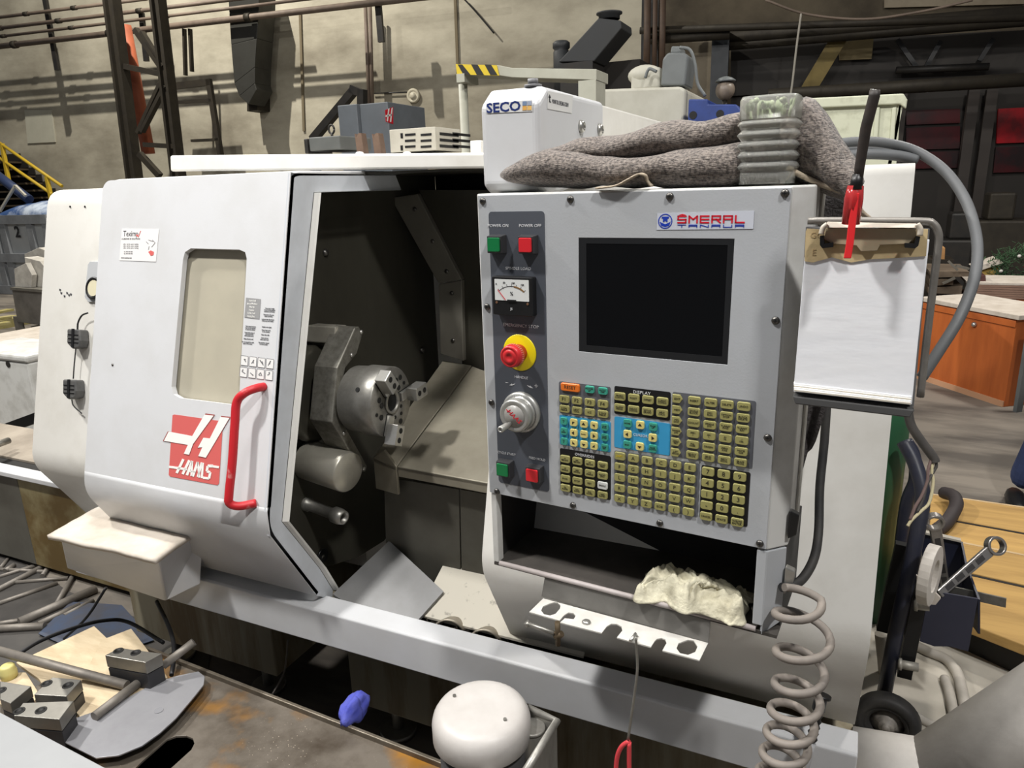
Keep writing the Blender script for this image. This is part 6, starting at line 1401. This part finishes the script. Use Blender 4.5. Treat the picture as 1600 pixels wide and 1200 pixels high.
B().bar(cc_(1413, 850, 2.42), cc_(1382, 985, 2.42), .05, .03, up=(0, 1, 0)).emit('frame_plate', BLACK, cart)
B().bar(cc_(1440, 905, 2.31), cc_(1412, 1050, 2.31), .04, .07, up=(0, 1, 0)).emit('frame_channel', BLACK, cart)
for a, c_ in (((1428, 945), (1452, 948)), ((1403, 1037), (1435, 1043))):
    b = B().cyl(cc_(*a, 2.25), cc_(*c_, 2.25), .014, n=12).cyl(cc_(a[0]+1, a[1], 2.25), cc_(a[0]+6, a[1]+1, 2.25), .019, n=6); b.emit('cross_bolt', mat('bolt_pale', (176, 172, 162), .45, metal=.4, dirt=(120, 116, 108), amount=.5, scale=30), cart)
B().tube([cc_(1378, 990, 2.5), cc_(1384, 1050, 2.5), cc_(1376, 1130, 2.5)], .024, 12).emit('dusty_leg', FLR2, cart)
wc = cc_(1386, 1128, 2.18); axd = V(-.12, -1, .05).normalized()
wl_ = B().lathe(wc+axd*-.03, wc+axd*.03, [(.055, .0), (.088, .002), (.094, .012), (.094, .048), (.088, .058), (.066, .06), (.064, .054), (.060, .058), (.057, .054), (.05, .05), (.05, .01)], 36).emit('rubber_wheel', RUBBER, cart)
B().lathe(wc+axd*.0, wc+axd*.04, [(.05, 0), (.03, .006), (.026, .02), (.022, .024), (.022, .030), (.011, .030), (.011, .040), (0, .040)], 24).emit('wheel_hub', mat('hub_dusty', (150, 144, 136), .5, dirt=(60, 58, 56), amount=.7, scale=40), wl_)
gb_ = V(onY(1408, 800, 2.9).x-.115, 2.9, 0)
tag(B().lathe(gb_, gb_+V(0, 0, 1.0), [(.11, 0), (.11, .82), (.08, .94), (.03, .97), (.03, 1.03)], 24).emit('gas_bottle', mat('bottle_green', (44, 92, 62), .4, dirt=(34, 60, 44), amount=.4, scale=5)), 'green gas bottle standing behind right edge of the lathe', 'gas bottle')
# white roll hung on the cart
c = cc_(1452, 898, 2.2); rl = thing('tape_roll', 'white coil of flat webbing hanging on the navy cart', 'roll', c-V(0, 0, .1))
ad = V(1, -.35, 0).normalized(); up_ = V(0, 0, 1); sd = ad.cross(up_)
outr = [c+up_*.095*math.cos(t*math.pi/14)*.98+sd*.075*math.sin(t*math.pi/14)-ad*.014 for t in range(28)]; inr = [c+up_*.05*math.cos(t*math.pi/14)+sd*.038*math.sin(t*math.pi/14)-ad*.014 for t in range(28)]
B().plate(outr, [inr], ad*.03).emit('web_coil', mat('web_white', (214, 208, 200), .6, dirt=(170, 162, 152), amount=.5, scale=14), rl, bevel=.002)
fr_ = [(1432, 900), (1441, 905), (1444, 930), (1452, 938), (1460, 925), (1470, 935), (1462, 945), (1447, 944), (1434, 925)]
B().prism([onY(x, y, 2.22) for x, y in fr_], (0, .012, 0)).emit('loose_end', mat('web_pale', (196, 188, 178), .6), rl)
# navy box with spanners
Ynb = 2.3
nb = thing('spanner_box', 'navy sheet steel open box fixed beside the cart', 'box', onY(1480, 1018, Ynb))
NVB = mat('navy_sheet', (48, 50, 66), .45, dirt=(64, 64, 78), amount=.5, scale=6); NVD = mat('navy_inner', (30, 34, 52), .45)
fpoly('front_panel', [(1452, 923), (1528, 936), (1513, 1018), (1484, 1010), (1460, 1010), (1437, 1002)], Ynb, .006, NVB, nb)
Yn2 = 2.55
fpoly('back_panel', [(1441, 832), (1501, 846), (1506, 960), (1440, 945)], Yn2, .006, NVD, nb)
B().prism([onY(1501, 846, Yn2), onY(1506, 960, Yn2), onY(1528, 990, Ynb), onY(1528, 936, Ynb), onY(1508, 880, 2.45)], (.006, 0, 0)).emit('side_panel', NVD, nb)
fpoly('top_rim', [(1441, 831), (1502, 845), (1502, 848), (1441, 834)], Yn2-.01, .02, FLR2, nb)
SP = mat('spanner_chrome', (176, 172, 168), .3, metal=.8, dirt=(110, 104, 98), amount=.5, scale=22)
def ring_spanner(label, ca, cb_, rr_, Ya_, Yb_, tilt):
    A = onY(*ca, Ya_); E_ = onY(*cb_, Yb_); t = thing('ring_spanner', label, 'spanner', E_)
    d = (E_-A).normalized(); n_ = tilt.normalized(); n_ = (n_-d*n_.dot(d)).normalized(); s_ = d.cross(n_)
    ro_ = [A+d*rr_*math.cos(k*math.pi/14)+s_*rr_*math.sin(k*math.pi/14)-n_*.012 for k in range(28)]; ri = [A+d*rr_*.72*math.cos(k*math.pi/14)+s_*rr_*.72*math.sin(k*math.pi/14)-n_*.012 for k in range(28)]
    B().plate(ro_, [ri], n_*.024).emit('ring_head', SP, t, bevel=.002)
    s0 = A+d*rr_*.85
    b = B(); b.prism([s0+s_*.017-n_*.006, s0-s_*.017-n_*.006, E_-s_*.013-n_*.006, E_+s_*.013-n_*.006], n_*.012); sh_ = b.emit('shank', SP, t, bevel=.003)
    L_ = (E_-s0).length
    for k in range(4):
        f0, f1 = .14+k*.2, .28+k*.2; p, q = s0+d*L_*f0, s0+d*L_*f1
        B().prism([p+s_*.008+n_*.0061, p-s_*.008+n_*.0061, q-s_*.008+n_*.0061, q+s_*.008+n_*.0061], n_*.0006).emit('shank_recess', mat('recess_grey', (84, 82, 82), .4, metal=.6), sh_)
    return t
ring_spanner('ring spanner standing upright in the navy box', (1459.5, 815), (1478, 925), .028, 2.36, 2.42, V(.1, -1, .25))
ring_spanner('ring spanner leaning out rightwards over the navy box', (1555, 853), (1467, 928), .030, 2.45, 2.3, V(.3, -1, .35))
tag(B().bar(onY(1480, 921, 2.38), onY(1572, 942, 2.34), .006, .030, up=(0, 0, 1)).emit('flat_bar', STEEL), 'flat steel bar sticking out of the navy box to the right', 'bar')
# wires and hoses at the cart
HS = mat('hose_dusty_pale', (186, 180, 170), .6, dirt=(140, 134, 126), amount=.5, scale=10); HSD = mat('hose_dark', (70, 68, 66), .5, dirt=(110, 104, 100), amount=.5, scale=10)
cable([onD(1418, 640, 2.0), onD(1424, 665, 2.0), onD(1440, 690, 2.0), onD(1458, 714, 2.0), onD(1461, 722, 2.0)], .0125, HSD, 'thick dark cable ending in bared wires right of the lathe')
WR = mat('wire_cream', (206, 196, 160), .6); WR2 = mat('wire_brown', (120, 100, 96), .6)
for pts_, m_, lb in (([(1458, 716), (1456, 735), (1458, 755), (1452, 785), (1440, 798), (1425, 812), (1418, 822)], WR, 'cream bared wire hanging from the cut dark cable'), ([(1455, 718), (1450, 735), (1449, 752), (1440, 775), (1430, 792), (1422, 812)], WR2, 'brown bared wire hanging from the cut dark cable'), ([(1461, 718), (1463, 728), (1458, 738), (1448, 758), (1442, 780), (1433, 800)], HSD, 'grey bared wire hanging from the cut dark cable')):
    cable([onD(x, y, 2.0) for x, y in pts_], .0042, m_, lb)
cable([onZ(1405, 995, .02), onZ(1450, 1018, .02), onZ(1478, 1030, .02), onZ(1495, 1050, .02), onZ(1502, 1075, .02), onZ(1510, 1115, .02)], .018, HS, 'pale dusty hose curving over the floor below the navy box')
cable([onZ(1476, 1060, .015), onZ(1484, 1085, .015), onZ(1492, 1125, .015)], .016, HS, 'second pale hose beside the curving one on the floor')
cable([onZ(1420, 1112, .015), onZ(1452, 1130, .015), onZ(1490, 1146, .015)], .014, HS, 'pale hose running from the cart wheel to the white pipe')
# wooden platform of planks
pt = thing('plank_platform', 'low platform of yellow-brown wooden planks at right', 'platform', onZ(1560, 880, 0))
WDN = mat('plank_wood', (194, 156, 92), .65, dirt=(130, 98, 56), amount=.6, scale=5, stretch=(.35, 3, 3), bump=.15, bscale=30, detail=9)
WDE = mat('plank_edge', (206, 180, 140), .8, dirt=(160, 130, 90), amount=.5, scale=12)
HZ = .16
L0 = [onZ(1450, 767, HZ), onZ(1455, 803, HZ), onZ(1450, 836, HZ), onZ(1440, 880, HZ), onZ(1430, 944, HZ)]
R0_ = [onZ(1700, 802, HZ), onZ(1700, 847, HZ), onZ(1700, 886, HZ), onZ(1700, 938, HZ), onZ(1700, 1050, HZ)]
for i in range(4):
    a, c_, d, e = L0[i], R0_[i], R0_[i+1], L0[i+1]; g = .012
    v1 = (e-a).normalized()*g; v2 = (d-c_).normalized()*g
    zo = V(0, 0, (-.012, -.012, .0, .0)[i])
    B().prism([a+v1+zo, c_+v2+zo, d-v2+zo, e-v1+zo], (0, 0, -.04)).emit('plank', WDN, pt, bevel=.004)
    B().prism([a+zo+V(0, 0, .001), c_+zo+V(0, 0, .001), c_+v2*1.2+zo+V(0, 0, .001), a+v1*1.2+zo+V(0, 0, .001)], (0, 0, -.03)).emit('plank_edge', WDE if i in (0, 2) else IRON, pt)
B().prism([L0[0]+V(.1, -.1, -.05), R0_[0]+V(0, -.1, -.05), R0_[4]+V(0, .06, -.05), L0[4]+V(.1, .06, -.05)], (0, 0, -.11)).emit('platform_base', IRON, pt)
blk = [onZ(1536, 967, .10), onZ(1576, 972, .10), onZ(1588, 993, .10), onZ(1540, 988, .10)]
wbk = thing('wood_block', 'short yellow-sided wooden block on the floor at platform edge', 'block', onZ(1562, 1012, 0))
B().prism(blk, (0, 0, -.095)).emit('block_body', mat('block_yellow', (190, 156, 66), .7, dirt=(90, 72, 40), amount=.7, scale=30), wbk, bevel=.004); B().prism([p+V(0, 0, .002) for p in blk], (0, 0, -.003)).emit('block_top', DUST, wbk)
tag(B().tube(smooth_path([onZ(1475, 770, .19), onZ(1490, 775, .21), onZ(1494, 790, .20), onZ(1480, 815, .18), onZ(1462, 830, .17)], 6), [.02]*0 or .03, 10).emit('dark_strap', mat('black_sleeve', (56, 50, 50), .7)), 'dark fabric sleeve lying on the planks at right', 'strap')
# big white welded pipe, lower right
wp_ = thing('welded_pipe', 'big dusty white welded pipe elbow at lower right corner', 'pipe', onD(1480, 1210, 1.5)-V(0, 0, .1))
PW2 = mat('dusty_white_pipe', (206, 202, 196), .55, dirt=(140, 134, 128), amount=.6, scale=5, bump=.05)
jn = onD(1470, 1222, 1.52)
B().cyl(jn+(onD(1290, 1189, 1.62)-jn)*.74, jn, .082, n=36).emit('short_stub', PW2, wp_)
dd = (onD(1700, 1075, 1.40)-jn).normalized()
B().cyl(jn-dd*.03, jn+dd*.8, .092, n=36).emit('main_pipe', PW2, wp_)
rr = random.Random(9); b = B()
sd_ = (jn-onD(1290, 1189, 1.62)).normalized(); u1 = sd_.orthogonal().normalized(); u2 = sd_.cross(u1)
for k in range(70):
    t = 2*math.pi*k/70; b.ball(jn-sd_*(.022+.01*rr.random())+(u1*math.cos(t)+u2*math.sin(t))*.082, .006+.004*rr.random(), 7, 5)
tag(b.emit('weld_bead', PW2, wp_), kind='stuff')
# ---------------- wooden sideboard, junk heap, wreath
Ysb = onZ(1437, 592, 0).y
sb = thing('wooden_sideboard', 'reddish-brown wooden sideboard with dusty pale top at right', 'sideboard', onZ(1500, 610, 0))
SBW = mat('cherry_wood', (190, 102, 48), .45, dirt=(140, 66, 28), amount=.6, scale=3, stretch=(3, 3, .4), detail=8)
fl1, fr1 = onZ(1425, 588, 0), onZ(1568, 636, 0); hS = onP(1437, 475, fl1, V(0, -1, 0)).z
dn = (fr1-fl1).normalized(); nn_ = V(-dn.y, dn.x, 0)
hS = onP(1450, 472, fl1+(fr1-fl1)*.15, nn_).z
b = B().prism([fl1, fr1, fr1+nn_*.5, fl1+nn_*.5], (0, 0, hS)); b.emit('carcass', SBW, sb, bevel=.004)
B().prism([fl1-nn_*.02-dn*.0, fr1+dn*.03-nn_*.02, fr1+dn*.03+nn_*.52, fl1+nn_*.52], (0, 0, .035)).emit('dusty_top', DUST, sb, bevel=.004)
for ob in list(sb.children):
    if ob.name.startswith('dusty_top'): ob.location.z += hS
B().prism([fl1-nn_*.012+V(0, 0, .0), fr1-nn_*.012, fr1-nn_*.002, fl1-nn_*.002], (0, 0, .045)).emit('plinth', mat('plinth_dusty', (196, 150, 116), .6), sb)
B().prism([fl1-nn_*.010+V(0, 0, hS-.06), fr1-nn_*.010+V(0, 0, hS-.06), fr1-nn_*.001+V(0, 0, hS-.06), fl1-nn_*.001+V(0, 0, hS-.06)], (0, 0, .05)).emit('top_rail', SBW, sb, bevel=.003)
p = fl1+dn*((fr1-fl1).length*.62)-nn_*.012+V(0, 0, hS-.1); B().ball(p, .02, 10, 6).emit('door_knob', CHROME, sb)
tag(B().bar(fr1+dn*.12, fr1+dn*.12+V(0, 0, hS*.9), .05, .03, up=dn).emit('grey_upright', MOT), 'grey steel upright at the right end of the sideboard', 'upright')
# things behind and on the sideboard
Yj = 7.6
def junk(pix, Y, d, m, name, label, cat): return tag(fpoly(name, pix, Y, d, m, None, .004), label, cat)
GWD = mat('grey_wood', (112, 98, 82), .7, dirt=(76, 66, 54), amount=.6, scale=5)
bt = thing('timber_stack', 'stack of weathered timber beams behind the clipboard', 'timber', V(onY(1470, 450, 7.8).x, 8.0, 0))
for q_ in ([(1452, 424), (1515, 425), (1513, 432), (1455, 434)], [(1452, 436), (1490, 436), (1489, 445), (1452, 447)], [(1450, 449), (1504, 447), (1502, 460), (1450, 458)]):
    fpoly('beam', q_, 7.8, .7, GWD, bt)
z_b = onY(1470, 458, 7.8).z; B().box((onY(1452, 455, 7.8).x, 7.85, 0), (onY(1504, 455, 7.8).x, 8.4, z_b)).emit('beam_bearer', IRON, bt)
jz = onY(1540, 432, 9.0); tag(B().box((onY(1518, 432, 9.0).x, 8.9, 0), (onY(1570, 432, 9.0).x, 9.5, jz.z)).emit('dark_crate', IRON), 'dark crate under the yellow carton behind the hardboard pile', 'crate')
jz = onY(1470, 405, 8.6); tag(B().box((onY(1450, 405, 8.6).x, 8.55, 0), (onY(1490, 405, 8.6).x, 9.0, jz.z)).emit('dark_crate', DKS), 'dark crate under the small brown carton behind the timber', 'crate')
junk([(1464, 388), (1477, 387), (1476, 406), (1463, 405)], 8.6, .3, CBM, 'carton', 'small brown carton in the gloom behind the timber', 'carton')
for a, c_, lb in (((1482, 408), (1496, 422), 'bent grey strip poking up from the timber, left'), ((1494, 415), (1514, 420), 'bent grey strip lying on the timber, right'), ((1473, 443), (1492, 434), 'pale board end leaning on the timber')): tag(B().bar(onY(*a, 7.75), onY(*c_, 7.75), .05, .02).emit('scrap_strip', GREYSTRIP), lb, 'strip')
junk([(1525, 420), (1562, 412), (1563, 430), (1545, 434), (1527, 432)], 9.0, .4, mat('yellow_carton', (196, 162, 84), .7, dirt=(160, 130, 70), amount=.4, scale=6), 'yellow_carton', 'yellow carton with dusty top beside the wreath', 'carton')
junk([(1520, 418), (1560, 405), (1568, 411), (1535, 422)], 8.95, .35, DUST, 'dusty_board', 'dusty board on top of the yellow carton', 'board')
junk([(1524, 432), (1540, 430), (1541, 443), (1525, 444)], 7.85, .2, mat('maroon_box', (74, 44, 40), .6), 'maroon_box', 'small dark maroon box in front of the yellow carton', 'box')
Yp = 7.75
for i in range(7):
    y = 441+i*3.6; m_ = mat('hardboard', (140, 112, 96), .7, dirt=(96, 74, 64), amount=.5, scale=6)
    p0_, p1_ = onY(1512+i*3.4, y, Yp), onY(1660, y+1, Yp)
    tag(B().box((p0_.x, Yp, p0_.z-.018), (p1_.x, Yp+.6, p0_.z)).emit('hardboard_sheet', m_ if i else DUST), ('pale dusty top', 'second', 'third', 'fourth', 'fifth', 'sixth', 'lowest')[i]+' hardboard sheet, counted from the top of the pile at right', 'sheet', 'brown hardboard sheets piled beyond the sideboard')
p0_ = onY(1515, 466, Yp); B_ = B().box((p0_.x, Yp+.02, 0), (p0_.x+1.2, Yp+.6, p0_.z)).emit('sheet_stand', SBW); tag(B_, 'dark reddish cabinet under the pile of brown hardboard sheets', 'cabinet')
wr2 = thing('fir_wreath', 'green fir wreath with small red berries at right edge', 'wreath', onY(1585, 440, 9.0))
b = B(); rr = random.Random(2); cw = onY(1590, 418, 9.0)
for k in range(900):
    t = rr.uniform(0, 6.283); r_ = rr.gauss(.17, .045); p = cw+V(r_*math.cos(t)*1.15, rr.uniform(-.08, .08), r_*math.sin(t)*.85); d = V(rr.uniform(-1, 1), rr.uniform(-1, .4), rr.uniform(-.6, 1)).normalized()
    b.bar(p, p+d*rr.uniform(.03, .07), .006, .004)
tag(b.emit('needles', mat('fir_green', (52, 84, 54), .7, dirt=(96, 126, 92), amount=.6, scale=20), wr2), kind='stuff')
for k in range(6): p = cw+V(rr.uniform(-.2, .15), -.1, rr.uniform(-.12, .14)); B().ball(p, .018, 10, 6).emit('berry', LRED if k % 2 else PW2, wr2)
# dark junk row in the gloom
for x0, x1, y0, lb, m_ in ((1470, 1522, 375, 'dark machine shape in the gloom left of the grey cable', IRON), (1530, 1640, 345, 'dark machine shape in the gloom above the wreath', DKS)):
    Yq = 11.4; a, c_ = onY(x0, y0, Yq), onY(x1, y0, Yq)
    t = thing('dark_machine', lb, 'machine', V(a.x, Yq, 0))
    B().box((a.x, Yq, 0), (c_.x, Yq+.8, a.z)).emit('machine_bed', m_, t, bevel=.03); B().box((a.x+.1, Yq+.1, a.z), (a.x+.4, Yq+.6, a.z+.35)).emit('machine_head', m_, t, bevel=.03)
# person at the right edge: only a bent leg in blue work trousers shows
pl_ = onZ(1598, 786, 0)
per = thing('person', 'person in dark blue work trousers walking out at right edge', 'person', V(pl_.x+.08, pl_.y, 0))
JN = mat('blue_trousers', (40, 52, 86), .85, dirt=(28, 36, 60), amount=.6, scale=14, bump=.4, bscale=18)
def figure():
    bx, byy = pl_.x, pl_.y
    J = [V(bx+.52, byy+.05, .92), V(bx+.36, byy, .90), V(bx+.07, byy-.02, .50), V(bx-.02, byy+.02, .07), V(bx+.64, byy+.05, .90), V(bx+.70, byy+.25, .52), V(bx+.62, byy+.45, .12),
         V(bx+.54, byy+.05, 1.15), V(bx+.56, byy+.06, 1.40), V(bx+.57, byy+.05, 1.52), V(bx+.58, byy+.03, 1.68), V(bx+.40, byy+.06, 1.40), V(bx+.74, byy+.06, 1.40), V(bx+.38, byy+.1, 1.12), V(bx+.80, byy+.0, 1.12), V(bx+.42, byy-.02, .90), V(bx+.82, byy-.12, .92)]
    E_ = [(0, 1), (1, 2), (2, 3), (0, 4), (4, 5), (5, 6), (0, 7), (7, 8), (8, 9), (9, 10), (8, 11), (8, 12), (11, 13), (12, 14), (13, 15), (14, 16)]
    Rr = [.15, .11, .085, .075, .11, .085, .07, .15, .16, .06, .10, .075, .075, .05, .05, .04, .04]
    me = bpy.data.meshes.new('body'); o0 = ROOTLOC[per.name]; me.from_pydata([p-o0 for p in J], E_, []); me.materials.append(JN)
    o = bpy.data.objects.new('body', me); COL.objects.link(o); o.parent = per
    sk = o.modifiers.new('skin', 'SKIN'); sl_ = me.skin_vertices[0].data
    for i, r_ in enumerate(Rr): sl_[i].radius = (r_, r_)
    sl_[0].use_root = True
    ss = o.modifiers.new('sub', 'SUBSURF'); ss.levels = 2; ss.render_levels = 2
    for a in (J[3], J[6]):
        B().ball(a+V(-.02, -.07, -.04), (.05, .14, .05), 14, 8).emit('shoe', BLACK, per)
figure()

flush_texts()
